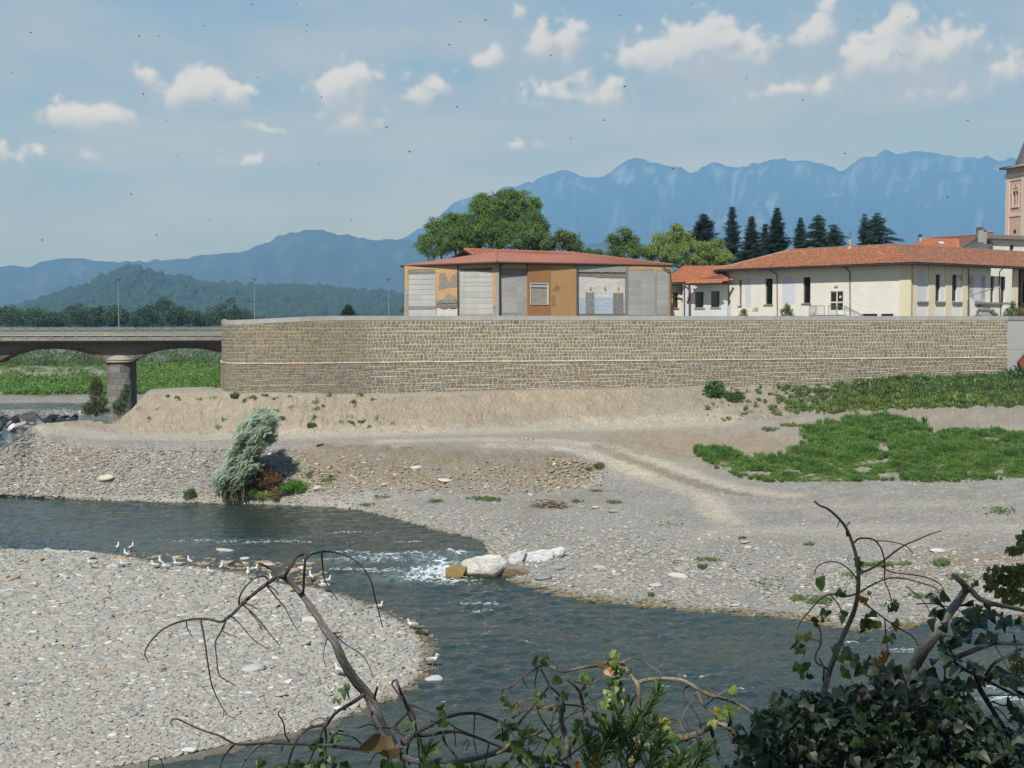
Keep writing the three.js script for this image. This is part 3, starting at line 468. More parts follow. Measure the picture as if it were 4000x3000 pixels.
const COPE = 9.88, topY = (u) => 14.15 - 0.40 * (1 - ss(840, 1330, u)), baseY = (u) => { const p = bankLine(clamp(u, 857, 4600), 7); return p[1]; };
{
  const wall = thing('stone_wall', 'long curved embankment wall of squared brown and grey stones', 'wall', wallAt(WALLLEN * 0.5, 7, 0));
  const back = new MB(), ds = 0.5;
  const shade = (u) => { const k = ss(1380, 1480, u); return [lerp(0.40, 0.56, k), lerp(0.35, 0.51, k), lerp(0.26, 0.41, k)]; };
  for (let s = 0; s < WALLLEN - 0.01; s += ds) { const e = Math.min(WALLLEN, s + ds), u = wallU(s), u1 = wallU(e), c = shade(u), y0 = Math.min(5.5, baseY(u) - 0.8);
    back.quad(wallAt(s, y0, 0.112), wallAt(e, y0, 0.112), wallAt(e, COPE, 0.112), wallAt(s, COPE, 0.112), c); back.quad(wallAt(s, COPE, 0.012), wallAt(e, COPE, 0.012), wallAt(e, topY(u1) - 0.41, 0.012), wallAt(s, topY(u) - 0.41, 0.012), c); back.quad(wallAt(s, COPE, 0.1), wallAt(e, COPE, 0.1), wallAt(e, COPE, 0), wallAt(s, COPE, 0), c); }
  part(wall, 'mortar', back.geo(), new THREE.MeshStandardMaterial({ vertexColors: true, roughness: 1, side: THREE.DoubleSide, bumpMap: repeat(TN, 0.8), bumpScale: 0.03 }));
  // parapet band of cast concrete
  const pb = new MB(); for (let s = 0; s < WALLLEN - 0.01; s += 1) { const e = Math.min(WALLLEN, s + 1), t0 = topY(wallU(s)), t1 = topY(wallU(e)), g = 0.46 * (1 + 0.1 * N2(s * 0.35, 1)), c = [g, g * 0.99, g * 0.95], q = (x, y, o) => wallAt(x, y, o);
    pb.quad(q(s, t0 - 0.42, 0.05), q(e, t1 - 0.42, 0.05), q(e, t1, 0.05), q(s, t0, 0.05), c); pb.quad(q(s, t0, 0.05), q(e, t1, 0.05), q(e, t1, -0.35), q(s, t0, -0.35), c); pb.quad(q(s, t0 - 1.2, -0.35), q(s, t0, -0.35), q(e, t1, -0.35), q(e, t1 - 1.2, -0.35), c); pb.quad(q(s, t0 - 0.42, -0.0), q(e, t1 - 0.42, -0.0), q(e, t1 - 0.42, 0.05), q(s, t0 - 0.42, 0.05), c); }
  part(wall, 'parapet', pb.geo(), new THREE.MeshStandardMaterial({ vertexColors: true, roughness: 0.95, map: repeat(TG, 0.5), bumpMap: repeat(TN, 0.5), bumpScale: 0.02, side: THREE.DoubleSide }));
  const r = mul(123), list = [];
  const stone = (s0, s1, y0, y1, off, col) => {
    const out = new MB(), j = () => (r() - 0.5), w = s1 - s0, h = y1 - y0, m = Math.min(w, h), cs = 0.12 + 0.18 * r(), P = [];
    for (const [a, b] of [[0, cs], [cs, 0], [1 - cs, 0], [1, cs], [1, 1 - cs], [1 - cs, 1], [cs, 1], [0, 1 - cs]]) P.push([s0 + (a === cs ? cs * m / w : a === 1 - cs ? 1 - cs * m / w : a) * w + j() * 0.10 * m, y0 + (b === cs ? cs * m / h : b === 1 - cs ? 1 - cs * m / h : b) * h + j() * 0.10 * m]);
    const cx = (s0 + s1) / 2, cy = (y0 + y1) / 2, bulge = 0.03 + 0.022 * r(), tilt = j() * 0.04, tilt2 = j() * 0.04;
    const A = P.map(([a, b]) => wallAt(a, b, off - 0.02)), B = P.map(([a, b]) => wallAt(cx + (a - cx) * 0.98, cy + (b - cy) * 0.97, off + bulge * 0.55 + tilt * (a - cx) / w + tilt2 * (b - cy) / h)), C = P.map(([a, b]) => wallAt(cx + (a - cx) * 0.86, cy + (b - cy) * 0.8, off + bulge + tilt * (a - cx) / w + tilt2 * (b - cy) / h));
    for (let k = 0; k < 8; k++) { const l = (k + 1) % 8; out.quad(A[k], A[l], B[l], B[k], col); out.quad(B[k], B[l], C[l], C[k], col); }
    const m0 = wallAt(cx + j() * w * 0.3, cy + j() * h * 0.3, off + bulge + 0.012 * j()); for (let k = 0; k < 8; k++) out.tri(m0, C[k], C[(k + 1) % 8], col);
    const px = pix(wallAt(cx, cy, off)), qx = pix(wallAt(s0, cy, off)), wx = pix(wallAt(s1, cy, off)); list.push({ mb: out, size: (wx[0] - qx[0]) * h * 40, u: px[0] });
  };
  const colour = (u, y, low) => {
    const t = r(), warm = 0.17 + 0.22 * (1 - ss(1150, 1500, u)) * (low ? 0.4 : 1) + 0.12 * ss(3300, 3900, u), bl = N2(u * 0.004, y * 0.5) * 0.1;
    let c = t < warm * 0.2 ? [0.30, 0.19, 0.10] : t < warm ? [0.34, 0.265, 0.16] : t < 0.45 + bl ? [0.315, 0.28, 0.205] : t < 0.66 ? [0.335, 0.305, 0.225] : t < 0.88 ? [0.265, 0.25, 0.198] : [0.245, 0.238, 0.205];
    if (low) c = c.map((x, i) => x * [0.97, 0.95, 0.98][i]); return jitter(c, r, 0.22);
  };
  for (const low of [false, true]) {
    let y = low ? COPE - 0.07 : COPE + 0.07;
    while (low ? y > 6.7 : y < 13.8) {
      const h = low ? 0.16 + 0.14 * r() : 0.25 + 0.13 * r(); let s = S0 + r() * 0.4; const wav = r() * 50;
      while (s < WALLLEN - 0.05) {
        const u = wallU(s), wide = low ? 0.26 + 0.42 * r() * (0.5 + r()) : 0.22 + 0.26 * r() + (r() < 0.12 ? 0.2 : 0), e = Math.min(WALLLEN, s + wide), o = 0.055 * N2(s * 0.22 + wav, y * 0.6), o1 = 0.055 * N2(s * 0.22 + wav, (low ? y - h : y + h) * 0.6);
        const joint = (u > 1420 ? 0.055 : 0.045) * (0.7 + 0.6 * r()) * (low ? 0.75 : 1), lo = (low ? y - h + o1 : y + o) + joint / 2, hi = (low ? y + o : y + h + o1) - joint / 2, lim = low ? COPE - 0.06 : topY(u) - 0.44, floor = low ? baseY(u) - 0.35 : COPE + 0.06;
        if (hi - lo > 0.05 && lo < lim - 0.06 && hi > floor) {
          if (!low && h > 0.26 && r() < 0.10 && wide < 0.4) { const mid = (lo + hi) / 2; stone(s + joint / 2, e - joint / 2, lo, mid - joint / 3, 0, colour(u, y, low)); stone(s + joint / 2, e - joint / 2, mid + joint / 3, Math.min(hi, lim), 0, colour(u, y, low)); }
          else stone(s + joint / 2, e - joint / 2, Math.max(lo, floor), Math.min(hi, lim), low ? 0.1 : 0, colour(u, y, low));
        }
        s = e;
      }
      y += low ? -h : h;
    }
  }
  list.sort((a, b) => (b.u > 800 && b.u < 4010 ? b.size : 0) - (a.u > 800 && a.u < 4010 ? a.size : 0));
  const sm = new THREE.MeshStandardMaterial({ vertexColors: true, roughness: 0.95, bumpMap: repeat(TN, 1.5), bumpScale: 0.02 }), rest = new MB();
  list.forEach((o, i) => { if (i < 300) part(wall, 'stone', o.mb.geo(), sm); else { for (const k of ['p', 'c', 'uv']) for (const x of o.mb[k]) rest[k].push(x); } });
  part(wall, 'stones', rest.geo(), sm, 'stuff');
  // the thin projecting course along the ledge
  let cn = 0; const rope = new MB();
  for (let s = S0; s < WALLLEN - 0.1;) { const e = Math.min(WALLLEN, s + 0.5 + 0.5 * r()), g = 0.66 * (0.85 + 0.3 * r()), c = r() < 0.25 ? [g * 0.9, g * 0.7, g * 0.45] : [g, g * 0.92, g * 0.76], h0 = COPE - 0.055, h1 = COPE + 0.055 + 0.01 * r(), k = 0.17 + 0.04 * r(), q = (x, y, o) => wallAt(x, y, o), a = s + 0.01, b = e - 0.01;
    const f = [[0.04, h0], [k - 0.03, h0], [k, h0 + 0.03], [k, h1 - 0.03], [k - 0.03, h1], [-0.02, h1]]; for (let i = 0; i < 5; i++) rope.quad(q(a, f[i][1], f[i][0]), q(b, f[i][1], f[i][0]), q(b, f[i + 1][1], f[i + 1][0]), q(a, f[i + 1][1], f[i + 1][0]), c); s = e; cn++; }
  part(wall, 'ledge_course', rope.geo(), sm, 'stuff');
}
{ // the town's level ground behind the wall
  const sh2 = new THREE.Shape(); const pts = []; for (let s = 0; s <= WALLLEN; s += 4) pts.push(wallAt(s, 0, -0.3)); pts.push(V3(60, 0, -134.5), V3(400, 0, -150), V3(700, 0, -424), V3(-58, 0, -424), V3(-40.2, 0, -180));
  pts.forEach((p, i) => (i ? sh2.lineTo(p.x, -p.z) : sh2.moveTo(p.x, -p.z)));
  const g = new THREE.ExtrudeGeometry(sh2, { depth: 12.6, bevelEnabled: false }); g.rotateX(-Math.PI / 2); g.translate(0, 0.35, 0);
  structure('street_level', g, std(0.20, 0.19, 0.17, 0.95, { map: repeat(TF, 0.4) }), 'level paved ground behind the embankment wall', 'pavement');
}

// ---------------------------------------------------------------- cobbles and boulders
function cobbleGeo(seed, flat, detail = 1) {
  const g = mergeVertices(new THREE.IcosahedronGeometry(0.5, detail).deleteAttribute('uv').deleteAttribute('normal')), p = g.attributes.position;
  for (let i = 0; i < p.count; i++) { const a = V3(p.getX(i), p.getY(i), p.getZ(i)), k = 1 + 0.3 * N3(a.x * 1.6 + seed * 9, a.y * 1.6, a.z * 1.6) + 0.08 * N3(a.x * 5, a.y * 5 + seed, a.z * 5); p.setXYZ(i, a.x * k * 1.3, a.y * k * flat, a.z * k * 0.85); }
  g.computeVertexNormals(); return g;
}
const COBBLES = [cobbleGeo(1, 0.4), cobbleGeo(2, 0.3), cobbleGeo(3, 0.52), cobbleGeo(4, 0.36)];
const STONEM = new THREE.MeshStandardMaterial({ color: 0xffffff, roughness: 0.9 });
const cobbleColour = (r, wet = 0) => {
  const t = r(); let c = t < 0.05 ? [0.60, 0.58, 0.54] : t < 0.11 ? [0.38, 0.315, 0.225] : t < 0.24 ? [0.255, 0.25, 0.23] : t < 0.26 ? [0.35, 0.265, 0.215] : t < 0.34 ? [0.33, 0.335, 0.32] : t < 0.7 ? [0.375, 0.36, 0.295] : [0.40, 0.38, 0.335];
  c = jitter(c, r, 0.2); return wet ? c.map((x, i) => x * lerp(1, [0.5, 0.44, 0.32][i], wet)) : c;
};
function shareOut(parent, all, name, heap, n = 300, filter = () => true) { // the stones that show largest as parts, the rest together
  for (const s of all) { const q = pix(s.p); s.px = filter(q) ? s.s / -s.p.z : 0; }
  all.sort((a, b) => b.px - a.px);
  const mats = []; const matOf = (c) => { let best = null, m = 0.0035; for (const k of mats) { const d = (k.c[0] - c[0]) ** 2 + (k.c[1] - c[1]) ** 2 + (k.c[2] - c[2]) ** 2; if (d < m) { m = d; best = k; } } if (!best) { best = { c, m: std(c[0], c[1], c[2], 0.9, { bumpMap: repeat(TN, 3), bumpScale: 0.01 }) }; mats.push(best); } return best.m; };
  const rest = COBBLES.map(() => new Copies());
  all.forEach((s, i) => {
    if (i < n && s.px > 0) { const o = sh(new THREE.Mesh(COBBLES[s.k], matOf(s.c))); o.name = name; o.position.copy(s.p).sub(parent.position); o.rotation.set(s.e[0], s.e[1], s.e[2], 'YXZ'); o.scale.set(...s.sc); parent.add(o); }
    else rest[s.k].add(s.p, s.e, s.sc, s.c);
  });
  rest.forEach((c, k) => { if (c.c.length) c.build(parent, heap, COBBLES[k], STONEM); });
}
const stoneAt = (r, p, s, c, tilt = 0.35) => ({ p, s, c, k: Math.floor(r() * 4), e: [(r() - 0.5) * 2 * tilt + 0.1, (r() - 0.5) * (r() < 0.75 ? 1.3 : 6), (r() - 0.5) * 2 * tilt], sc: [s * (0.85 + 0.5 * r()), s * (0.75 + 0.5 * r()), s * (0.75 + 0.3 * r())] });
{ // the bar in the river
  const r = mul(31), all = [];
  for (let i = 0; i < 120000; i++) {
    const u = -60 + r() * 1790, v = 2120 + 930 * Math.pow(r(), 1.25), p = G(u, v, 0.3), y = islandY(p.x, p.z); if (y < -0.12) continue; p.copy(G(u, v, y)); p.y = islandY(p.x, p.z); if (p.y < -0.10) continue;
    const far = 1 - ss(2250, 2850, v), n = 0.5 + 0.5 * N2(p.x * 0.3, p.z * 0.3), s = (0.05 + 0.045 * far + (0.15 + 0.13 * far) * Math.pow(r(), 2.6 - 0.9 * n)) * (r() < 0.006 ? 1.9 : 1), wet = 1 - ss(-0.02, 0.09, p.y + 0.03 * N2(p.x, p.z));
    p.y += s * 0.08; all.push(stoneAt(r, p, s, cobbleColour(r, wet)));
  }
  for (let i = 0; i < 700; i++) { // stones standing in the shallows at its far side
    const u = 480 + 800 * r(), v = 2155 + 150 * r() + (u - 480) * 0.06, p = G(u, v, 0), d = islandY(p.x, p.z); if (d > -0.05 || d < -0.75 || N2(p.x * 0.35, p.z * 0.5) < -0.25) continue; const s = 0.12 + 0.34 * Math.pow(r(), 2.2); p.y = 0.01; all.push(stoneAt(r, p, s, cobbleColour(r, 0.55).map((x, k) => x * [1.25, 1.05, 0.8][k]), 0.15));
  }
  for (const [u, v, s, c] of [[880, 2150, 0.62, [0.5, 0.46, 0.4]], [957, 2182, 0.5, [0.55, 0.52, 0.44]], [331, 2160, 0.7, [0.62, 0.6, 0.56]], [437, 2220, 0.72, [0.68, 0.67, 0.64]], [375, 2172, 0.62, [0.38, 0.36, 0.31]], [884, 2198, 0.55, [0.38, 0.32, 0.25]], [1051, 2205, 0.5, [0.5, 0.46, 0.42]], [1180, 2218, 0.5, [0.62, 0.6, 0.56]], [1070, 2288, 0.42, [0.56, 0.55, 0.46]], [1263, 2284, 0.5, [0.5, 0.4, 0.32]], [1205, 2432, 0.9, [0.55, 0.54, 0.5]], [985, 2613, 0.85, [0.5, 0.49, 0.46]], [882, 2337, 0.42, [0.36, 0.25, 0.19]], [143, 2515, 0.45, [0.36, 0.375, 0.37]], [1472, 2382, 0.46, [0.6, 0.58, 0.55]], [1095, 2712, 0.3, [0.4, 0.38, 0.34]], [1322, 2766, 0.36, [0.66, 0.65, 0.6]], [737, 2930, 0.34, [0.6, 0.58, 0.54]], [690, 2340, 0.42, [0.40, 0.29, 0.15]], [432, 2336, 0.36, [0.30, 0.25, 0.12]], [420, 2625, 0.4, [0.38, 0.28, 0.15]], [65, 2676, 0.55, [0.27, 0.265, 0.25]], [480, 2380, 0.5, [0.36, 0.33, 0.26]], [635, 2395, 0.5, [0.26, 0.26, 0.25]], [1690, 2655, 0.62, [0.5, 0.5, 0.44]]]) { const p = G(u, v, 0.1), y = Math.max(0, islandY(p.x, p.z)), q = G(u, v, y + 0.03), o = stoneAt(r, q, s, c, 0.12); o.e[1] = (r() - 0.5) * 0.6; all.push(o); }
  shareOut(islandMesh, all, 'cobble', 'cobbles', 300, (q) => q[0] > 5 && q[0] < 3995 && q[1] < 2990);
}
{ // the far bank
  const r = mul(32), all = [], E = BANK.P;
  for (const [a, b, c, d, k, t, u] of BANK.cells) {
    if (u < -70 || u > 4080 || k > 6) continue;
    const A = E[a], B = E[b], C = E[c], D = E[d], ab = B.clone().sub(A), ad = D.clone().sub(A), area = ab.cross(ad).length(), right = ss(2250, 2420, u), m = N2(A.x * 0.25, A.z * 0.25);
    let n = 0, lo = 0.05, hi = 0.2, wet = 0, warm = 0, pw = 2.6;
    if (k === 0) { n = t > 0.5 ? 30 : 0; lo = 0.06; hi = 0.24; wet = 0.9; }
    else if (k === 1) { const near = u > 1500 ? 1 - ss(0.35, 0.75, t) : 1; wet = (1 - ss(0.0, 0.045, t)) * (u > 1200 ? 1 : 0.5); n = lerp(20, 38, near) * (0.7 + 0.6 * m); lo = lerp(0.04, 0.055, near); hi = lerp(0.15, 0.26, near); pw = 2.3; }
    else if (k === 2) { const soil = ss(1100, 1220, u) * (1 - right); n = lerp(lerp(44, 17 * (1 - ss(0.35, 0.8, t + 0.25 * m)) + 2, soil), 9, right); lo = lerp(0.08, 0.045, right); hi = lerp(lerp(0.28, 0.30, soil), 0.13, right); warm = soil; pw = lerp(2.2, 1.8, soil); if (u > 2130 && u < 2360) { n = 26; lo = 0.1; hi = 0.34; } }
    else if (k === 3) { n = (5 + 14 * (1 - right) * (1 - ss(0, 0.25, t)) * (u < 1000 ? 1 : 0.4)) * (0.7 + 0.6 * m); lo = 0.035; hi = 0.12; warm = 0.3; }
    else if (k === 4) { n = 2.2; lo = 0.03; hi = 0.09; warm = 0.4; }
    else if (k === 5) { n = 1.2 + 9 * (1 - ss(0.03, 0.12, t)) + (u > 2400 ? 3 : 0) + 4 * ss(0.93, 1, t); lo = 0.035; hi = 0.12; warm = 0.7; }
    else { n = 5; lo = 0.03; hi = 0.1; warm = 0.4; }
    let q = n * area; q = Math.floor(q) + (r() < q % 1 ? 1 : 0);
    for (let i = 0; i < q; i++) {
      const x = r(), y = r(), p = A.clone().lerp(B, x).lerp(D.clone().lerp(C, x), y), s = lo + (hi - lo) * Math.pow(r(), pw); p.y += s * 0.1;
      let col = cobbleColour(r, wet); if (warm) col = col.map((v, j) => v * lerp(1, [1.02, 0.9, 0.72][j], warm)); if (wet && u > 1900 && r() < 0.5) col = [0.13 + 0.1 * r(), 0.11 + 0.05 * r(), 0.03];
      const o = stoneAt(r, p, s, col, k === 2 ? 0.55 : 0.35); all.push(o);
    }
  }
  for (const [u, v, s, c] of [[414, 1872, 1.0, [0.6, 0.54, 0.42]], [144, 1792, 0.42, [0.6, 0.6, 0.57]], [1248, 1739, 0.62, [0.24, 0.20, 0.13]], [1245, 1912, 0.8, [0.62, 0.58, 0.5]], [1628, 1830, 0.8, [0.6, 0.56, 0.5]], [1738, 1880, 0.75, [0.6, 0.56, 0.5]], [1500, 1895, 0.5, [0.6, 0.55, 0.48]], [2642, 2255, 0.7, [0.58, 0.53, 0.43]], [2655, 2230, 0.75, [0.36, 0.34, 0.30]], [2120, 2262, 0.75, [0.28, 0.28, 0.27]], [2170, 2222, 0.6, [0.30, 0.30, 0.28]], [2400, 2000, 0.6, [0.33, 0.33, 0.32]], [2270, 1982, 0.45, [0.42, 0.38, 0.28]], [2325, 1984, 0.45, [0.6, 0.55, 0.45]], [2560, 2292, 0.7, [0.5, 0.48, 0.44]], [2340, 2222, 0.65, [0.5, 0.43, 0.34]], [2910, 2120, 0.5, [0.52, 0.46, 0.36]], [2806, 1828, 0.45, [0.46, 0.36, 0.26]], [2920, 2140, 0.45, [0.55, 0.48, 0.4]], [3036, 1604, 0.6, [0.25, 0.22, 0.2]], [3660, 2155, 0.65, [0.6, 0.58, 0.54]]]) { const p = ground(u, v); if (p) { p.y += s * 0.1; const o = stoneAt(r, p, s, c, 0.15); o.sc[1] = s * 1.0; all.push(o); } }
  shareOut(BANK.mesh, all, 'cobble', 'cobbles', 300, (q) => q[0] > 5 && q[0] < 3995);
}
function rockGeo(seed, cuts, detail = 4) {                         // a boulder: a ball cut by planes
  const r = mul(seed), planes = []; for (let i = 0; i < cuts; i++) planes.push([V3(r() - 0.5, r() - 0.5, r() - 0.5).normalize(), 0.26 + 0.17 * r()]);
  const g = mergeVertices(new THREE.IcosahedronGeometry(0.6, detail).deleteAttribute('uv').deleteAttribute('normal')), p = g.attributes.position, v = V3(0, 0, 0);
  for (let i = 0; i < p.count; i++) { v.set(p.getX(i), p.getY(i), p.getZ(i)); for (const [n, d] of planes) { const e = v.dot(n) - d; if (e > 0) v.addScaledVector(n, -e * 0.96); } v.multiplyScalar(1 + 0.07 * N3(v.x * 3 + seed, v.y * 3, v.z * 3) + 0.035 * N3(v.x * 9, v.y * 9, v.z * 9)); p.setXYZ(i, v.x, v.y, v.z); }
  g.computeVertexNormals(); const uv = new Float32Array(p.count * 2); for (let i = 0; i < p.count; i++) { uv[2 * i] = p.getX(i) * 2 + p.getZ(i); uv[2 * i + 1] = p.getY(i) * 2; } g.setAttribute('uv', new THREE.BufferAttribute(uv, 2)); return g;
}
function boulder(name, label, p, size, turn, col, seed, cuts = 9, low = null, group) { // size [x, y, z] metres; low: colour of the stained foot
  const g = rockGeo(seed, cuts), q = g.attributes.position, c = new Float32Array(q.count * 3), e = new THREE.Euler(...turn), m = new THREE.Matrix4().compose(V3(0, 0, 0), new THREE.Quaternion().setFromEuler(e), V3(1, 1, 1)); g.scale(...size); g.applyMatrix4(m); let y0 = 1e9, y1 = -1e9; for (let i = 0; i < q.count; i++) { y0 = Math.min(y0, q.getY(i)); y1 = Math.max(y1, q.getY(i)); }
  for (let i = 0; i < q.count; i++) { const t = (q.getY(i) - y0) / (y1 - y0), n = 1 + 0.12 * N3(q.getX(i) * 3, q.getY(i) * 3, q.getZ(i) * 3), w = low ? 1 - ss(0.2, 0.4, t + 0.12 * N3(q.getX(i) * 2, 4, q.getZ(i) * 2)) : 0; for (let k = 0; k < 3; k++) c[3 * i + k] = lerp(col[k], low ? low[k] : col[k], w) * n; }
  g.setAttribute('color', new THREE.BufferAttribute(c, 3)); g.computeVertexNormals(); g.translate(0, -y0 - (y1 - y0) * 0.18, 0);
  const o = sh(new THREE.Mesh(g, BOULDERM)); o.name = numbered(name); o.position.copy(p); scene.add(o); return tag(o, label, 'rock', group);
}
const BOULDERM = new THREE.MeshStandardMaterial({ vertexColors: true, roughness: 0.85, map: repeat(TG, 0.7), bumpMap: repeat(TN, 1), bumpScale: 0.06 });
const at0 = (u, v, h = 0) => G(u, v, h);
boulder('boulder', 'big white boulder with an ochre stained foot beside the foaming rapid', at0(1893, 2252), [2.45, 1.9, 1.7], [0.1, 0.25, -0.15], [0.80, 0.77, 0.69], 5, 9, [0.42, 0.29, 0.09]);
boulder('boulder', 'small yellow ochre boulder in the water left of the big white one', at0(1790, 2256), [1.25, 0.85, 0.9], [0.3, 0.5, 0.25], [0.40, 0.27, 0.08], 6, 12, [0.13, 0.085, 0.025]);
boulder('boulder', 'brown rock wedged right of the big white boulder', at0(1985, 2252), [2.1, 0.8, 1.0], [0, -0.1, -0.12], [0.34, 0.26, 0.18], 8, 7, [0.07, 0.055, 0.035]);
boulder('boulder', 'white rock on the gravel, left one of three white slabs', at0(2020, 2198, 0.2), [1.3, 0.85, 0.9], [0.2, 0.3, 0.5], [0.84, 0.85, 0.85], 11, 12);
boulder('boulder', 'flat white slab lying between two other white rocks on the gravel', at0(2078, 2193, 0.2), [2.2, 0.75, 1.1], [0.25, 0.1, 0.1], [0.84, 0.85, 0.86], 12, 10);
boulder('boulder', 'pointed white slab, right one of three white rocks on the gravel', at0(2143, 2184, 0.2), [1.8, 0.7, 0.9], [0.1, -0.2, 0.35], [0.86, 0.85, 0.82], 13, 10);
boulder('boulder', 'dark weedy stone at the tip of the cobble bar', at0(1640, 2482), [0.7, 0.35, 0.4], [0, 0.3, 0], [0.10, 0.08, 0.04], 14, 8);
for (const [u, v, sx, sy, sz, c, sd, label] of [
  [125, 1664, 3.0, 1.7, 0.9, [0.66, 0.66, 0.64], 61, 'large tilted white slab on the rock pile below the bridge'],
  [22, 1650, 1.5, 0.85, 1, [0.6, 0.59, 0.55], 62, 'white block at the left end of the rock pile'],
  [52, 1648, 0.8, 0.7, 0.8, [0.42, 0.29, 0.19], 63, 'orange brown rock right of the white block at the left end'],
  [73, 1647, 0.75, 0.75, 0.7, [0.5, 0.42, 0.28], 64, 'pale yellow rock touching the left of the tilted white slab'],
  [50, 1680, 1.6, 0.85, 1.0, [0.64, 0.64, 0.62], 65, 'low white rock in front of the rock pile at the water'],
  [84, 1669, 1.2, 0.7, 0.9, [0.38, 0.34, 0.33], 66, 'grey pink rock below the tilted white slab'],
  [112, 1680, 1.2, 0.65, 0.9, [0.22, 0.21, 0.21], 67, 'dark grey rock low in front of the tilted white slab'],
  [36, 1664, 1.2, 0.6, 0.8, [0.24, 0.215, 0.20], 68, 'dark brown rock between two white rocks in the pile'],
  [55, 1632, 1.2, 0.75, 0.9, [0.25, 0.215, 0.25], 69, 'blue grey pointed rock behind the orange rock'],
  [100, 1630, 1.4, 0.6, 0.9, [0.17, 0.18, 0.21], 70, 'dark blue grey slab behind the tilted white slab'],
  [8, 1632, 0.9, 0.7, 0.9, [0.12, 0.125, 0.14], 71, 'nearly black rock at the top left of the rock pile'],
  [196, 1643, 1.9, 0.95, 1.0, [0.26, 0.285, 0.31], 72, 'large blue grey boulder right of the tilted white slab'],
  [166, 1660, 1.4, 0.8, 0.9, [0.58, 0.58, 0.56], 73, 'white rock at the right foot of the tilted white slab'],
  [191, 1660, 0.55, 0.85, 0.6, [0.48, 0.38, 0.26], 74, 'narrow upright tan rock before the blue grey boulder'],
  [203, 1668, 0.75, 0.4, 0.6, [0.5, 0.38, 0.30], 75, 'small pink rock beside the narrow upright tan rock'],
  [240, 1654, 1.0, 0.75, 0.8, [0.52, 0.43, 0.22], 76, 'yellow rock at the edge of the track near the pier'],
  [278, 1650, 1.5, 0.7, 0.9, [0.46, 0.36, 0.32], 77, 'pinkish rock at the right end of the rock pile'],
  [288, 1634, 1.5, 0.8, 0.9, [0.19, 0.20, 0.25], 78, 'blue grey rock behind the pinkish rock'],
  [250, 1636, 1.1, 0.5, 0.8, [0.15, 0.15, 0.16], 79, 'dark rock between the two blue grey boulders'],
  [-15, 1690, 1.6, 1.4, 1.0, [0.25, 0.25, 0.22], 80, 'grey rock cut by the left edge beside the water'],
]) boulder('riprap_rock', label, at0(u, v, 0.1), [sx * 1.3, sy * 1.3, sz * 1.2], sd === 61 ? [0.5, 0.15, -0.25] : [0.2 * Math.sin(sd), sd, 0.2 * Math.cos(sd)], c.map((x) => Math.min(0.88, x * 1.38)), sd, 11);
{ // gravel strip behind the rock pile
  const pos = [], idx = [], uv = [], nx = 80, nz = 10; for (let j = 0; j <= nz; j++) for (let i = 0; i <= nx; i++) { const u = -400 + 820 * i / nx, D = 181 + 11 * j / nz, x = (u - CU) / F * D, e = Math.sin(Math.PI * j / nz) * ss(0, 0.08, 1 - i / nx); pos.push(x, -0.25 + 0.6 * e * (0.75 + 0.5 * N2(x * 0.3, D * 0.4)), -D); uv.push(x, D); if (i && j) { const a = (j - 1) * (nx + 1) + i - 1, b = a + 1, c = j * (nx + 1) + i - 1; idx.push(a, b, c + 1, a, c + 1, c); } }
  const g = new THREE.BufferGeometry(); g.setAttribute('position', new THREE.Float32BufferAttribute(pos, 3)); g.setAttribute('uv', new THREE.Float32BufferAttribute(uv, 2)); g.setIndex(idx); g.computeVertexNormals();
  const m = structure('gravel_strip', g, std(0.30, 0.28, 0.24, 1, { map: repeat(TF, 0.5) }), 'thin gravel strip in the river below the bridge', 'gravel bar'), r = mul(8), cp = new Copies();
  for (let i = 0; i < 2500; i++) { const u = -60 + 420 * r(), D = 182 + 8 * r(), s = 0.12 + 0.4 * r() * r() * r(), x = (u - CU) / F * D, e = Math.sin(Math.PI * (D - 181) / 11); cp.add(V3(x, -0.25 + 0.6 * e * (0.75 + 0.5 * N2(x * 0.3, D * 0.4)) + 0.05, -D), [r(), r() * 6, r()], [s, s * 0.8, s], cobbleColour(r)); }
  cp.build(m, 'cobbles', COBBLES[0], STONEM);
}
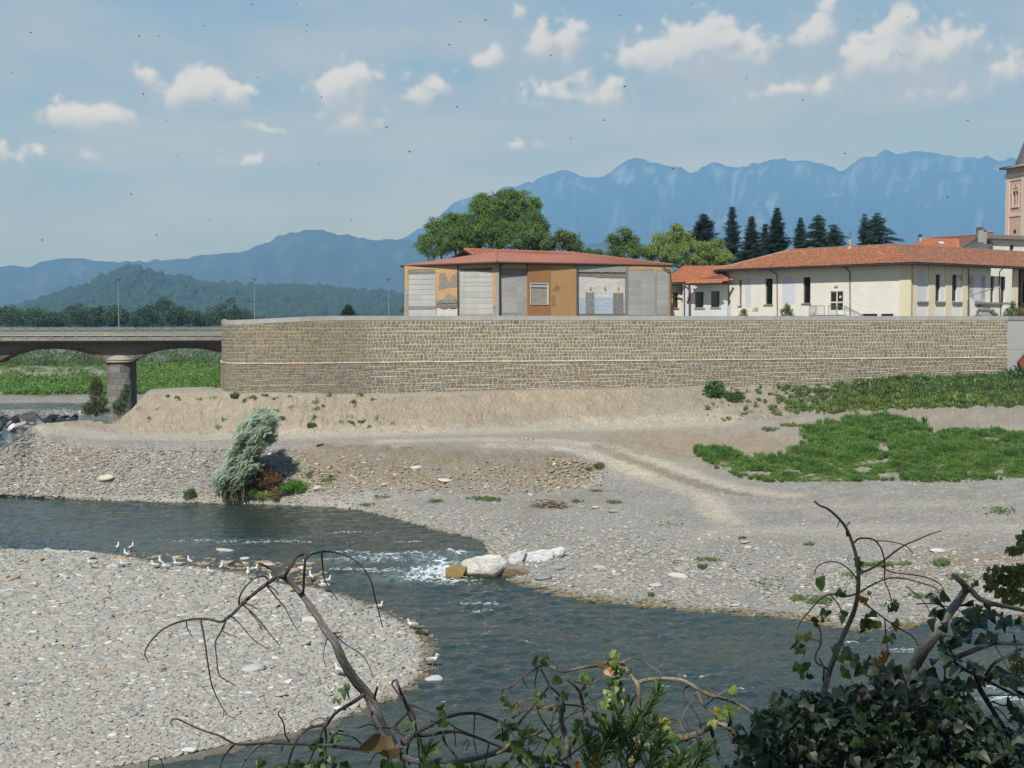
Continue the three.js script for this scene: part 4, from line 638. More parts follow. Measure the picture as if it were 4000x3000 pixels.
{ // white water
  const r = mul(90), cp = new Copies(), fl = (a, b, rx, rz, n, s0, skew = 0) => { for (let i = 0; i < n * 2.6; i++) { const g = Math.sqrt(-2 * Math.log(1 - r() * 0.999)) * 0.45, t = r() * 6.2832, x = a + g * Math.cos(t) * rx, z = b + g * Math.sin(t) * rz + skew * g * Math.cos(t); if (N2(x * 1.5 + 40, z * 3.4) + 0.5 * N2(x * 4, z * 8) < -0.25 + g * 0.6) continue; const s = s0 * 0.55 * (0.35 + 0.9 * r()) * (1.2 - 0.3 * g); cp.add(V3(x, waterY(x, z) + 0.012, z), [(r() - 0.5) * 0.5, r() * 0.8 - 0.4, (r() - 0.5) * 0.5], [s * 1.9, s * 0.42, s * 0.8], [0.72, 0.76, 0.77]); } };
  const f = (u, v, ...a) => { const p = G(u, v, 0); fl(p.x, p.z, ...a); };
  f(1700, 2248, 1.7, 1.25, 2600, 0.10, 0.3); f(1740, 2228, 1.0, 0.7, 900, 0.1); f(1660, 2265, 1.3, 0.7, 900, 0.09); f(1790, 2162, 0.9, 0.5, 420, 0.08); f(1730, 2195, 0.9, 0.5, 380, 0.08); f(1690, 2180, 1.0, 0.35, 180, 0.07); f(1760, 2270, 2.0, 0.8, 420, 0.07);
  f(1540, 2165, 3.0, 0.5, 320, 0.08); f(1450, 2190, 3.2, 0.55, 420, 0.08); f(1400, 2225, 2.6, 0.4, 300, 0.07); f(1340, 2160, 2.0, 0.35, 140, 0.06); f(1885, 2362, 1.5, 0.4, 120, 0.06); f(1870, 2392, 0.8, 0.3, 90, 0.06); f(1500, 2235, 2.0, 0.35, 120, 0.06);
  f(2715, 2642, 0.8, 0.12, 110, 0.05); f(2600, 2680, 0.5, 0.12, 50, 0.04); f(2900, 2690, 0.6, 0.1, 40, 0.04); f(2060, 2505, 0.4, 0.12, 30, 0.04); f(3330, 2510, 0.5, 0.2, 90, 0.05); f(3530, 2540, 0.9, 0.5, 120, 0.04); f(3930, 2740, 0.9, 0.35, 220, 0.06); f(3880, 2690, 0.9, 0.3, 130, 0.05); f(3990, 2670, 0.5, 0.3, 90, 0.05); f(1735, 2745, 0.18, 0.07, 22, 0.035);
  f(1000, 2118, 7, 0.4, 240, 0.07); f(1390, 2080, 2.5, 0.3, 90, 0.06); f(1600, 2115, 1.6, 0.3, 70, 0.06); f(760, 2112, 5, 0.3, 110, 0.06); f(60, 1725, 3, 0.6, 90, 0.1); f(100, 1700, 2, 0.6, 60, 0.1);
  const o = new THREE.Group(); o.name = 'white_water'; scene.add(o); tag(o, 'white foam of the rapids in the river', 'foam', null, 'stuff');
  cp.build(o, 'foam', cobbleGeo(6, 0.7), new THREE.MeshPhysicalMaterial({ color: 0xffffff, roughness: 0.6, transmission: 0.35, thickness: 0 }));
}

// ---------------------------------------------------------------- road bridge on the left
const matPlain = (r, g, b, rough = 0.9, bump = 0.02, k = 0.6) => std(r, g, b, rough, { map: repeat(k < 0.45 ? TW : TG, k), bumpMap: repeat(TN, k * 1.5), bumpScale: bump });
const CONC = matPlain(0.44, 0.42, 0.38), CONCD = matPlain(0.31, 0.295, 0.26), METAL = std(0.42, 0.43, 0.43, 0.5, { metalness: 0.6 }), DARKPIPE = std(0.06, 0.045, 0.038, 0.5), BROWNPIPE = std(0.17, 0.075, 0.055, 0.55);
const bar = (a, b, r, seg = 6) => tube([a, b], [r, r], seg);
{
  const w = wallFrame(W(-420, 1300, 153), W(930, 1300, 160.6)), bridge = thing('road_bridge', 'concrete road bridge on masonry arches meeting the stone wall', 'bridge', w.p(w.len / 2, 0, -4));
  const BEAM = matPlain(0.35, 0.335, 0.295), sAt = (u) => w.at(u, 1300)[0], yAt = (u, v) => w.at(u, v)[1], L = w.len;
  part(bridge, 'deck', wallBox(w, 0, L, 10.95, 11.68, -9, -0.42), CONCD);
  const beamS = 1.47; let nb = 0;
  for (let s = 0; s < L - 0.2; s += beamS * 2) part(bridge, 'edge_beam', wallBox(w, s + 0.012, Math.min(L, s + beamS * 2) - 0.012, 11.15, 11.69, -0.4, 0), nb++ % 3 ? BEAM : CONCD);
  part(bridge, 'kerb', wallBox(w, 0, L, 11.70, 12.12, -0.42, -0.08), matPlain(0.36, 0.33, 0.27));
  part(bridge, 'pavement', wallBox(w, 0, L, 11.70, 11.82, -8.6, -0.44), CONCD);
  part(bridge, 'far_kerb', wallBox(w, 0, L, 11.70, 12.12, -9, -8.65), CONC);
  part(bridge, 'pipe', bar(w.p(0, 11.76, 0.06), w.p(L, 11.76, 0.06), 0.055, 6), std(0.45, 0.45, 0.43, 0.6));
  const back = [];
  for (let s = 0.4, i = 0; s < L - beamS; s += beamS, i++) {
    part(bridge, 'bracket', wallBox(w, s - 0.05, s + 0.05, 11.42, 11.86, 0.002, 0.09), METAL); part(bridge, 'railing_post', wallBox(w, s - 0.035, s + 0.035, 12.12, 12.68, -0.28, -0.2), METAL);
    const q = (x, y) => w.p(x, y, -0.24), a = s + 0.06, b = s + beamS - 0.06, c = (a + b) / 2;
    const loop = tube(smoothPath([q(a, 12.12), q(a, 12.38), q(a + 0.12, 12.56), q(c, 12.58), q(b - 0.12, 12.56), q(b, 12.38), q(b, 12.12)], 4), Array(25).fill(0.028), 6);
    part(bridge, 'railing_panel', merge([loop, bar(q(s, 12.68), q(s + beamS, 12.68), 0.035), bar(q(a, 12.34), q(b, 12.34), 0.02), ...[0.3, 0.5, 0.7].map((t) => bar(q(lerp(a, b, t), 12.12), q(lerp(a, b, t), 12.36), 0.016))]), METAL);
    const z = (x, y) => w.p(x, y, -8.8); back.push(bar(z(s, 12.12), z(s, 12.75), 0.03), bar(z(s, 12.72), z(s + beamS, 12.72), 0.03), bar(z(s, 12.45), z(s + beamS, 12.45), 0.025));
  }
  part(bridge, 'far_railing', merge(back), METAL);
  // spandrels with round arches, rings of brick
  const arches = [[-470, -60], [-22, 406], [511, 932]].map(([a, b]) => [sAt(a), sAt(b)]), wall = new THREE.Shape(), D0 = -1.5;
  wall.moveTo(0, 10.95); wall.lineTo(L, 10.95); wall.lineTo(L, 8.3);
  const rise = 1.72, spring = 8.42, arcY = (t) => spring + rise * Math.pow(Math.sin(Math.PI * clamp(t, 0, 1)), 0.62);
  const A = [...arches].reverse(); for (const [s0, s1] of A) for (let i = 0; i <= 24; i++) { const t = 1 - i / 24, s = lerp(s0, s1, t); if (s > 0 && s < L) wall.lineTo(s, arcY(t)); }
  wall.lineTo(0, 8.3); wall.lineTo(0, 10.95);
  const g = new THREE.ExtrudeGeometry(wall, { depth: 6, bevelEnabled: false }); g.translate(0, 0, D0 - 6); g.applyMatrix4(w.m); part(bridge, 'spandrel', g, matPlain(0.22, 0.21, 0.185));
  const ring = (s0, s1) => { const b = new MB(), n = 30; for (let i = 0; i < n; i++) { const t = (i + 0.06) / n, t1 = (i + 0.94) / n, th = 0.42, k = 0.8 + 0.4 * ((i * 37) % 11) / 11, c = [0.21 * k, 0.13 * k, 0.085 * k], P = (x, o, d) => w.p(lerp(s0, s1, x), arcY(x) + o - (o ? 0 : 0.02), d); b.quad(P(t, 0, D0 + 0.07), P(t1, 0, D0 + 0.07), P(t1, th, D0 + 0.07), P(t, th, D0 + 0.07), c); b.quad(P(t, 0, D0 - 6), P(t1, 0, D0 - 6), P(t1, 0, D0 + 0.07), P(t, 0, D0 + 0.07), c); b.quad(P(t, th, D0 + 0.07), P(t1, th, D0 + 0.07), P(t1, th, D0), P(t, th, D0), c); } return b.geo(); };
  const ringM = new THREE.MeshStandardMaterial({ vertexColors: true, roughness: 0.95, side: THREE.DoubleSide, map: repeat(TG, 1) });
  for (const [s0, s1] of arches) part(bridge, 'arch', ring(s0, s1), ringM);
  // pier: courses of curved blocks, a cap of two rings and a low dome
  const sc = sAt(459), pr = mul(64), pierM = [0.27, 0.30, 0.23, 0.33, 0.20].map((x) => matPlain(x, x * 0.96, x * 0.84, 0.95, 0.03)), axis = -1.95;
  const rad = (y) => lerp(1.72, 1.44, clamp((y + 1) / 9.4, 0, 1));
  const body = new THREE.CylinderGeometry(1.38, 1.64, 9.9, 24); body.translate(sc, 3.6, axis); body.applyMatrix4(w.m); part(bridge, 'pier', merge([body, wallBox(w, sc - 1.55, sc + 1.5, -1.3, 8.5, -7.2, axis)]), CONCD);
  for (let y = -0.9, row = 0; y < 8.2; row++) { const h = 0.62 + 0.2 * pr(), y1 = Math.min(8.35, y + h), n = 6, off = (row % 2) * 0.5; for (let k = 0; k < n; k++) { const a0 = Math.PI * (k + off - 0.25) / n + 0.012, a1 = Math.PI * (k + 1 + off - 0.25) / n - 0.012, P = (a, yy, o) => w.p(sc - Math.cos(a) * (rad(yy) + o), yy, axis + Math.sin(a) * (rad(yy) + o)), b = new MB(), m = 3, o = 0.03 * pr(); for (let i = 0; i < m; i++) { const x0 = lerp(a0, a1, i / m), x1 = lerp(a0, a1, (i + 1) / m); b.quad(P(x0, y + 0.015, o), P(x1, y + 0.015, o), P(x1, y1 - 0.015, o), P(x0, y1 - 0.015, o), [1, 1, 1]); b.quad(P(x0, y1 - 0.015, o), P(x1, y1 - 0.015, o), P(x1, y1 - 0.015, -0.08), P(x0, y1 - 0.015, -0.08), [1, 1, 1]); b.quad(P(x0, y + 0.015, -0.08), P(x1, y + 0.015, -0.08), P(x1, y + 0.015, o), P(x0, y + 0.015, o), [1, 1, 1]); } part(bridge, 'block', b.geo(), pierM[Math.floor(pr() * 5)]); } y = y1; }
  const cap = new THREE.LatheGeometry([[0.01, 0.98], [0.7, 0.92], [1.25, 0.66], [1.42, 0.5], [1.62, 0.48], [1.66, 0.4], [1.62, 0.32], [1.5, 0.3], [1.68, 0.24], [1.7, 0.06], [1.5, 0], [0.01, 0]].reverse().map(([x, y]) => new THREE.Vector2(x, y)), 28); cap.translate(sc, 8.36, axis); cap.applyMatrix4(w.m); part(bridge, 'cap', cap, matPlain(0.42, 0.38, 0.31));
  part(bridge, 'marker_plate', wallBox(w, sAt(413) - 0.19, sAt(413) + 0.19, yAt(413, 1310.5), yAt(413, 1303.5), -0.07, -0.03), std(0.72, 0.45, 0.03, 0.6), null, 'small yellow plate on the kerb');
}
{ // lamps along the bridge road
  const make = (u, D, base, label) => {
    const p = W(u, 1240, D), top = W(u, 1093, D).y, t = thing('street_lamp', label, 'street lamp', V3(p.x, base, -D), 'slim lamp posts along the bridge road');
    part(t, 'pole', tube([V3(p.x, base, -D), V3(p.x, (base + top) / 2, -D), V3(p.x, top, -D)], [0.085, 0.07, 0.05], 8), METAL);
    const hd = (s) => { const g = new THREE.BoxGeometry(0.4, 0.07, 0.3); g.rotateZ(s * 0.18); g.translate(p.x + s * 0.24, top + 0.12, -D); return g; };
    part(t, 'lamp_head', hd(1), std(0.05, 0.05, 0.055, 0.5)); part(t, 'lamp_head', hd(-1), std(0.05, 0.05, 0.055, 0.5)); const c = new THREE.CylinderGeometry(0.09, 0.06, 0.3, 8); c.translate(p.x, top - 0.05, -D); part(t, 'bracket', c, std(0.06, 0.06, 0.065, 0.5)); return t;
  };
  make(464, 163, 11.8, 'tall slim lamp post above the bridge railing, left one of three');
  make(995, 166, 11.8, 'tall slim lamp post behind the curved left end of the stone wall');
  make(1519, 168, 12.9, 'tall slim lamp post close to the left side of the grey ochre building');
  const p = W(1572, 1240, 146), t = thing('road_sign', 'triangular road sign seen from behind beside the grey ochre building', 'road sign', V3(p.x, 12.9, -146));
  part(t, 'post', bar(V3(p.x, 12.9, -146), V3(p.x, 15.2, -146), 0.03), METAL); const tri = new THREE.Shape(); tri.moveTo(-0.42, 0); tri.lineTo(0.42, 0); tri.lineTo(0, 0.75); const g = new THREE.ExtrudeGeometry(tri, { depth: 0.03, bevelEnabled: false }); g.rotateY(0.5); g.translate(p.x, 14.6, -145.96); part(t, 'plate', g, std(0.10, 0.085, 0.085, 0.6));
}
{ // low bridge further down the river
  const w = wallFrame(W(-700, 1375, 335), W(560, 1375, 345)), t = thing('distant_bridge', 'low grey bridge far down the river seen through the left arch', 'bridge', w.p(w.len / 2, 0)), y = (v) => w.at(200, v)[1];
  part(t, 'deck', wallBox(w, 0, w.len, y(1387), y(1376), -6, 0), matPlain(0.13, 0.15, 0.15)); const b = []; for (const v of [1366, 1370, 1374]) b.push(bar(w.p(0, y(v), -0.2), w.p(w.len, y(v), -0.2), 0.09)); part(t, 'railing', merge(b), std(0.5, 0.5, 0.48));
  for (let s = 6; s < w.len; s += 16) part(t, 'pier', wallBox(w, s, s + 1.6, -1, y(1387), -5, -1), CONC);
}
{ // houses far off under the right arch
  const house = (u0, u1, v0, v1, D, col, roof, label, win) => { const w = wallFrame(W(u0, v1, D), W(u1, v1, D + 3)), y0 = w.at(u0, v1)[1] - 2, y1 = w.at(u0, v0)[1], t = thing('distant_house', label, 'house', w.p(w.len / 2, y0, -3)); part(t, 'wall', wallBox(w, 0, w.len, y0, y1, -6, 0), matPlain(...col)); const b = new MB(), c = [1, 1, 1], h = 1.3; b.quad(w.p(-0.4, y1, 0.5), w.p(w.len + 0.4, y1, 0.5), w.p(w.len, y1 + h, -3), w.p(0, y1 + h, -3), c); b.quad(w.p(-0.4, y1, -6.5), w.p(0, y1 + h, -3), w.p(w.len, y1 + h, -3), w.p(w.len + 0.4, y1, -6.5), c); b.tri(w.p(0, y1, 0), w.p(0, y1 + h, -3), w.p(0, y1, -6), c); b.tri(w.p(w.len, y1, 0), w.p(w.len, y1, -6), w.p(w.len, y1 + h, -3), c); part(t, 'roof', b.geo(), matPlain(...roof)).material.side = THREE.DoubleSide; for (const [a, c0, e, f] of win) { const [s, yy] = w.at(a, f), [s2, y2] = w.at(e, c0); part(t, 'window', wallBox(w, s, s2, yy, y2, -0.05, 0.03), std(0.05, 0.055, 0.06, 0.3)); } return t; };
  house(615, 690, 1370, 1392, 420, [0.33, 0.24, 0.19], [0.30, 0.15, 0.10], 'brown house far away under the right arch, left of the dark tree', [[640, 1376, 648, 1384], [660, 1376, 668, 1384]]);
  house(762, 826, 1358, 1388, 410, [0.30, 0.23, 0.19], [0.33, 0.17, 0.12], 'brown house far away under the right arch between tree and pale building', [[776, 1364, 786, 1376], [800, 1364, 810, 1376]]);
  house(827, 900, 1366, 1390, 395, [0.55, 0.47, 0.35], [0.40, 0.33, 0.27], 'pale flat building far away at the edge of the stone wall', [[832, 1374, 844, 1382], [848, 1374, 860, 1382]]);
  const w = wallFrame(W(610, 1400, 375), W(900, 1400, 380)), t = thing('distant_wall', 'long white wall far away in front of the houses under the arch', 'wall', w.p(w.len / 2, 5)); part(t, 'wall', wallBox(w, 0, w.len, w.at(700, 1406)[1] - 3, w.at(700, 1391)[1], -0.3, 0), matPlain(0.55, 0.54, 0.50)); part(t, 'coping', wallBox(w, 0, w.len, w.at(700, 1391)[1], w.at(700, 1389)[1], -0.35, 0.06), CONC);
}

// ---------------------------------------------------------------- buildings on the embankment
const OCHRE = matPlain(0.66, 0.41, 0.18, 0.95, 0.02, 0.35), OCHRE2 = matPlain(0.52, 0.305, 0.13, 0.95, 0.02, 0.35), RUSTB = matPlain(0.40, 0.19, 0.085, 0.95, 0.015, 0.35), WHITEP = matPlain(0.78, 0.76, 0.71, 0.95, 0.02, 0.5), BLUEP = matPlain(0.52, 0.64, 0.76, 0.95, 0.02, 0.5), GREYR = matPlain(0.38, 0.365, 0.33, 1, 0.05, 0.8), FRAMEW = std(0.72, 0.71, 0.68, 0.5), GLASSD = new THREE.MeshPhysicalMaterial({ color: new THREE.Color().setRGB(0.012, 0.014, 0.016), roughness: 0.06 });
const crop = (ox, oy, k) => (x, y) => [ox + x / k, oy + y / k];
// a ragged flat piece on a wall: polygon in picture coordinates, thickness d0..d1
function patch(parent, name, w, poly, d0, d1, mat, amp = 0.04, seed = 1, label) {
  const P = poly.map(([u, v]) => w.at(u, v)), sh1 = new THREE.Shape(), r = mul(seed * 97 + 3); let first = true;
  P.forEach((a, i) => { const b = P[(i + 1) % P.length], n = Math.max(1, Math.round(Math.hypot(b[0] - a[0], b[1] - a[1]) / 0.22)); for (let k = 0; k < n; k++) { const t = k / n, j = k ? amp : amp * 0.3, x = lerp(a[0], b[0], t) + (r() - 0.5) * 2 * j, y = lerp(a[1], b[1], t) + (r() - 0.5) * 2 * j; first ? sh1.moveTo(x, y) : sh1.lineTo(x, y); first = false; } });
  const g = new THREE.ExtrudeGeometry(sh1, { depth: d1 - d0, bevelEnabled: false }); g.translate(0, 0, d0); g.applyMatrix4(w.m); return part(parent, name, g, mat, null, label);
}
const rect = (c, x0, y0, x1, y1) => [c(x0, y1), c(x1, y1), c(x1, y0), c(x0, y0)];
const boxUV = (parent, name, w, c, x0, y0, x1, y1, d0, d1, mat) => { const a = w.at(...c(x0, y1)), b = w.at(...c(x1, y0)); return part(parent, name, wallBox(w, a[0], b[0], a[1], b[1], d0, d1), mat); };
const pipeUV = (parent, w, c, pts, d, mat, rad = 0.06) => { const P = pts.map(([x, y]) => { const [s, yy] = w.at(...c(x, y)); return w.p(s, yy, d); }); return part(parent, 'downpipe', tube(P, P.map(() => rad), 7), mat); };
{
  const C1 = W(1939, 1240, 131), L1 = W(1578, 1240, 140), R1 = W(2621, 1240, 143.6), wl = wallFrame(L1, C1), wr = wallFrame(C1, R1);
  const t = thing('ochre_building', 'single storey building with grey block panels, ochre plaster and flat red metal roof', 'building', V3(C1.x, 12.95, C1.z));
  const topL = 19.6, b0 = 12.95;
  const back = new MB(), k = [0.3, 0.3, 0.28]; const K = [L1, C1, R1, W(2560, 1240, 160), W(1600, 1240, 158)].map((p) => V3(p.x, 0, p.z)); for (let i = 2; i < 5; i++) { const a = K[i], b = K[(i + 1) % 5], y = (p, h) => V3(p.x, h, p.z); back.quad(y(a, b0), y(b, b0), y(b, topL), y(a, topL), k); } part(t, 'rear_wall', back.geo(), new THREE.MeshStandardMaterial({ vertexColors: true, roughness: 1, side: THREE.DoubleSide }));
  part(t, 'wall', wallBox(wl, 0, wl.len - 0.05, b0, topL, -0.4, -0.05), GREYR); part(t, 'wall', wallBox(wr, 0.3, wr.len, b0, topL, -0.4, -0.05), GREYR);
  const BLD = [0.46, 0.5, 0.42].map((x) => matPlain(x, x * 0.99, x * 0.95, 0.95, 0.01, 0.3)), BL = [0.56, 0.585, 0.545, 0.53, 0.60].map((x) => matPlain(x, x * 0.985, x * 0.93, 0.95, 0.01, 0.3)), br = mul(19);
  const blocks = (w, c, cols, rows, dark = 0) => { for (let i = 0; i < rows.length - 1; i++) for (let j = 0; j < cols.length - 1; j++) { const a = w.at(...c(cols[j], rows[i + 1])), b = w.at(...c(cols[j + 1], rows[i])); part(t, 'block', wallBox(w, a[0] + 0.008, b[0] - 0.008, a[1] + 0.007, b[1] - 0.007, -0.07, -0.035 + 0.006 * br()), dark ? [BLD[0], BLD[0], BLD[1], BLD[2]][Math.floor(br() * 4)] : BL[Math.floor(br() * 5)]); } };
  const a = crop(1540, 960, 3.687), b = crop(2060, 960, 2.765);
  // left face
  blocks(wl, a, [205, 395, 590], [412, 487, 562, 633, 708, 778, 870]); blocks(wl, a, [205, 395, 590], [912, 1010]); boxUV(t, 'lintel', wl, a, 205, 362, 590, 408, -0.06, -0.035, matPlain(0.26, 0.26, 0.245));
  blocks(wl, a, [945, 1010, 1210, 1415], [372, 452, 528, 582, 668, 747, 828, 908, 985]);
  patch(t, 'plaster', wl, [a(150, 1010), a(180, 1010), a(178, 720), a(200, 690), a(190, 380), a(230, 340), a(590, 340), a(600, 600), a(612, 790), a(915, 785), a(918, 267), a(600, 284), a(150, 296)], -0.05, 0, OCHRE, 0.035, 1);
  patch(t, 'plaster', wl, [a(945, 330), a(1420, 310), a(1422, 640), a(1420, 875), a(1462, 885), a(1462, 245), a(945, 266)], -0.05, 0, OCHRE, 0.03, 2);
  patch(t, 'worn_patch', wl, [a(640, 640), a(770, 610), a(905, 600), a(900, 400), a(840, 420), a(790, 520), a(730, 385), a(650, 400)], 0.0, 0.006, matPlain(0.36, 0.31, 0.25), 0.06, 3);
  patch(t, 'worn_patch', wl, [a(690, 785), a(780, 690), a(905, 745), a(905, 785)], 0.0, 0.006, matPlain(0.38, 0.35, 0.29), 0.06, 4);
  patch(t, 'broken_sill', wl, [a(600, 890), a(920, 885), a(918, 790), a(612, 800)], -0.05, 0.03, GREYR, 0.07, 5); patch(t, 'broken_sill', wl, [a(610, 835), a(918, 822), a(918, 806), a(625, 815)], 0.03, 0.09, CONCD, 0.03, 6);
  patch(t, 'brick_strip', wl, [a(610, 905), a(918, 895), a(918, 850), a(620, 860)], -0.05, 0.045, matPlain(0.30, 0.2, 0.16), 0.04, 7);
  patch(t, 'whitewash', wl, [a(612, 1010), a(920, 1010), a(918, 895), a(850, 930), a(800, 900), a(740, 925), a(620, 890)], -0.05, 0.05, WHITEP, 0.05, 8);
  patch(t, 'rubble_edge', wl, [a(205, 912), a(600, 908), a(600, 872), a(480, 885), a(330, 868), a(205, 880)], -0.07, 0.02, GREYR, 0.05, 9);
  patch(t, 'rubble_edge', wl, [a(945, 368), a(1415, 352), a(1412, 312), a(950, 335)], -0.06, -0.01, matPlain(0.15, 0.145, 0.135), 0.05, 10);
  patch(t, 'rubble_edge', wl, [a(945, 1010), a(1462, 1010), a(1460, 965), a(1400, 980), a(1200, 985), a(945, 985)], -0.06, 0.02, matPlain(0.42, 0.40, 0.36), 0.04, 11);
  patch(t, 'corner_pier', wl, [a(1466, 1010), a(1508, 1010), a(1506, 246), a(1466, 246)], -0.05, 0.03, CONC, 0.015, 12); part(t, 'corner_pier', wallBox(wr, -0.02, 0.34, b0, topL, -0.05, 0.03), CONC);
  patch(t, 'end_edge', wl, [a(143, 1010), a(165, 1010), a(170, 860), a(200, 690), a(150, 600), a(146, 298)], -0.06, 0.012, matPlain(0.44, 0.41, 0.37), 0.04, 13);
  pipeUV(t, wl, a, [[905, 262], [925, 290], [932, 1010]], 0.14, DARKPIPE); pipeUV(t, wr, a, [[1565, 240], [1518, 300], [1512, 400], [1522, 1010]], 0.14, DARKPIPE);
  // right face
  blocks(wr, a, [1545, 1770, 1865, 1903], [432, 517, 592, 662, 747, 818, 970], 1); boxUV(t, 'lintel', wr, a, 1532, 322, 1903, 428, -0.06, -0.03, matPlain(0.25, 0.255, 0.25));
  patch(t, 'plaster', wr, [a(1540, 318), a(1905, 320), a(1912, 1005), a(1922, 1005), a(1920, 266), a(1530, 246)], -0.05, 0, OCHRE, 0.025, 14);
  patch(t, 'rubble_edge', wr, [a(1530, 1012), a(1920, 1012), a(1918, 968), a(1700, 985), a(1540, 970)], -0.06, 0.02, matPlain(0.42, 0.40, 0.36), 0.04, 15);
  const win = wr.at(...b(20, 630)), win2 = wr.at(...b(216, 405)), s0 = wr.at(...b(-4, 500))[0], s1 = wr.at(...b(238, 500))[0];
  const sh1 = new THREE.Shape(); sh1.moveTo(s0, b0); sh1.lineTo(s1, b0); sh1.lineTo(s1, topL); sh1.lineTo(s0, topL); const hole = new THREE.Path(); hole.moveTo(win[0], win[1]); hole.lineTo(win[0], win2[1]); hole.lineTo(win2[0], win2[1]); hole.lineTo(win2[0], win[1]); sh1.holes.push(hole);
  const gp = new THREE.ExtrudeGeometry(sh1, { depth: 0.25, bevelEnabled: false }); gp.translate(0, 0, -0.05); gp.applyMatrix4(wr.m); part(t, 'brown_bay', gp, RUSTB);
  const wn = part(t, 'window', merge([wallBox(wr, win[0], win[0] + 0.09, win[1], win2[1], 0.0, 0.23), wallBox(wr, win2[0] - 0.09, win2[0], win[1], win2[1], 0.0, 0.23), wallBox(wr, win[0] + 0.09, win2[0] - 0.09, win2[1] - 0.07, win2[1], 0.0, 0.23), wallBox(wr, win[0] - 0.04, win2[0] + 0.04, win[1] - 0.05, win[1], 0.0, 0.27)]), FRAMEW);
  const hW = win2[1] - win[1]; part(wn, 'shutter_box', wallBox(wr, win[0] + 0.09, win2[0] - 0.09, win2[1] - hW * 0.2, win2[1] - 0.07, 0.02, 0.14), std(0.5, 0.52, 0.53)); part(wn, 'blind', wallBox(wr, win[0] + 0.09, win2[0] - 0.09, win[1], win2[1] - hW * 0.255, 0.02, 0.08), matPlain(0.40, 0.365, 0.32));
  const s2 = wr.at(...b(520, 500))[0]; part(t, 'ochre_bay', wallBox(wr, s1 + 0.004, s2, b0, topL, -0.05, 0.13), OCHRE2); patch(t, 'worn_patch', wr, [b(255, 480), b(330, 500), b(360, 450), b(310, 420)], 0.13, 0.134, matPlain(0.35, 0.235, 0.12), 0.08, 16); patch(t, 'worn_patch', wr, [b(255, 650), b(300, 660), b(290, 520), b(262, 540)], 0.13, 0.134, matPlain(0.36, 0.24, 0.12), 0.08, 17);
  pipeUV(t, wr, b, [[485, 200], [535, 245], [536, 760]], 0.16, DARKPIPE);
  boxUV(t, 'whitewashed_wall', wr, b, 550, 335, 1056, 562, -0.06, -0.02, WHITEP); boxUV(t, 'blue_dado', wr, b, 550, 564, 1056, 735, -0.06, -0.018, BLUEP);
  patch(t, 'concrete_beam', wr, [b(510, 282), b(1064, 288), b(1064, 224), b(510, 212)], -0.05, 0.03, matPlain(0.43, 0.415, 0.38), 0.03, 18); boxUV(t, 'shadow_gap', wr, b, 548, 284, 1064, 294, -0.04, -0.03, std(0.05, 0.048, 0.045)); patch(t, 'grey_beam', wr, [b(548, 334), b(1056, 338), b(1056, 300), b(548, 300)], -0.05, 0.0, matPlain(0.24, 0.235, 0.225), 0.02, 19); patch(t, 'brick_strip', wr, [b(730, 336), b(1056, 342), b(1056, 312), b(900, 318), b(740, 306)], 0.0, 0.05, matPlain(0.38, 0.27, 0.2), 0.04, 20);
  patch(t, 'walled_up_door', wr, rect(b, 630, 502, 720, 732), -0.02, 0.03, GREYR, 0.035, 21); patch(t, 'walled_up_door', wr, rect(b, 926, 508, 1036, 735), -0.02, 0.03, matPlain(0.33, 0.30, 0.27, 1, 0.05), 0.035, 22); patch(t, 'brick_strip', wr, [b(930, 545), b(1010, 530), b(1000, 512), b(935, 515)], 0.03, 0.04, matPlain(0.42, 0.28, 0.18), 0.03, 23);
  for (const x of [676, 834, 978]) boxUV(t, 'hook', wr, b, x - 6, 438, x + 6, 465, -0.02, 0.12, std(0.45, 0.44, 0.42));
  patch(t, 'rubble_edge', wr, [b(548, 762), b(1060, 762), b(1058, 730), b(900, 736), b(700, 738), b(548, 735)], -0.06, 0.05, matPlain(0.22, 0.21, 0.19), 0.04, 24);
  boxUV(t, 'pier', wr, b, 1060, 224, 1086, 762, -0.05, 0.05, CONCD); blocks(wr, b, [1088, 1228, 1374], [262, 322, 366, 418, 452, 490, 540, 582, 635, 688, 748], 1); boxUV(t, 'pier', wr, b, 1376, 300, 1394, 762, -0.05, 0.04, CONC); blocks(wr, b, [1396, 1526], [262, 322, 378, 425, 470, 530, 585, 640, 690, 748], 1);
  patch(t, 'plaster', wr, [b(1088, 262), b(1370, 258), b(1380, 330), b(1400, 330), b(1396, 270), b(1528, 262), b(1528, 232), b(1088, 224)], -0.03, 0, OCHRE, 0.03, 25); boxUV(t, 'plaster', wr, b, 1536, 233, 1562, 762, -0.05, 0.01, OCHRE2); pipeUV(t, wr, b, [[1455, 225], [1480, 245], [1530, 265], [1538, 300], [1540, 500], [1542, 680], [1540, 762]], 0.15, DARKPIPE);
  // roof of ribbed metal
  const EL = W(1566, 1036, 140.6), EC = W(1939, 1021, 130.1), ER = W(2628, 1034, 144.2), T1 = W(1939.5, 982, 139.6), T2 = W(2276, 991, 145.5), BLc = W(1590, 1040, 159), BRc = W(2565, 1044, 161), rb = new MB(), rc = [1, 1, 1];
  rb.tri(EL, EC, T1, rc); rb.quad(EC, ER, T2, T1, rc); rb.tri(ER, BRc, T2, rc); rb.quad(BRc, BLc, T1, T2, rc); rb.tri(BLc, EL, T1, rc);
  const metal = std(0.46, 0.17, 0.10, 0.75, { side: THREE.DoubleSide, map: repeat(TG, 0.25) }); const roof = part(t, 'roof', rb.geo(), metal);
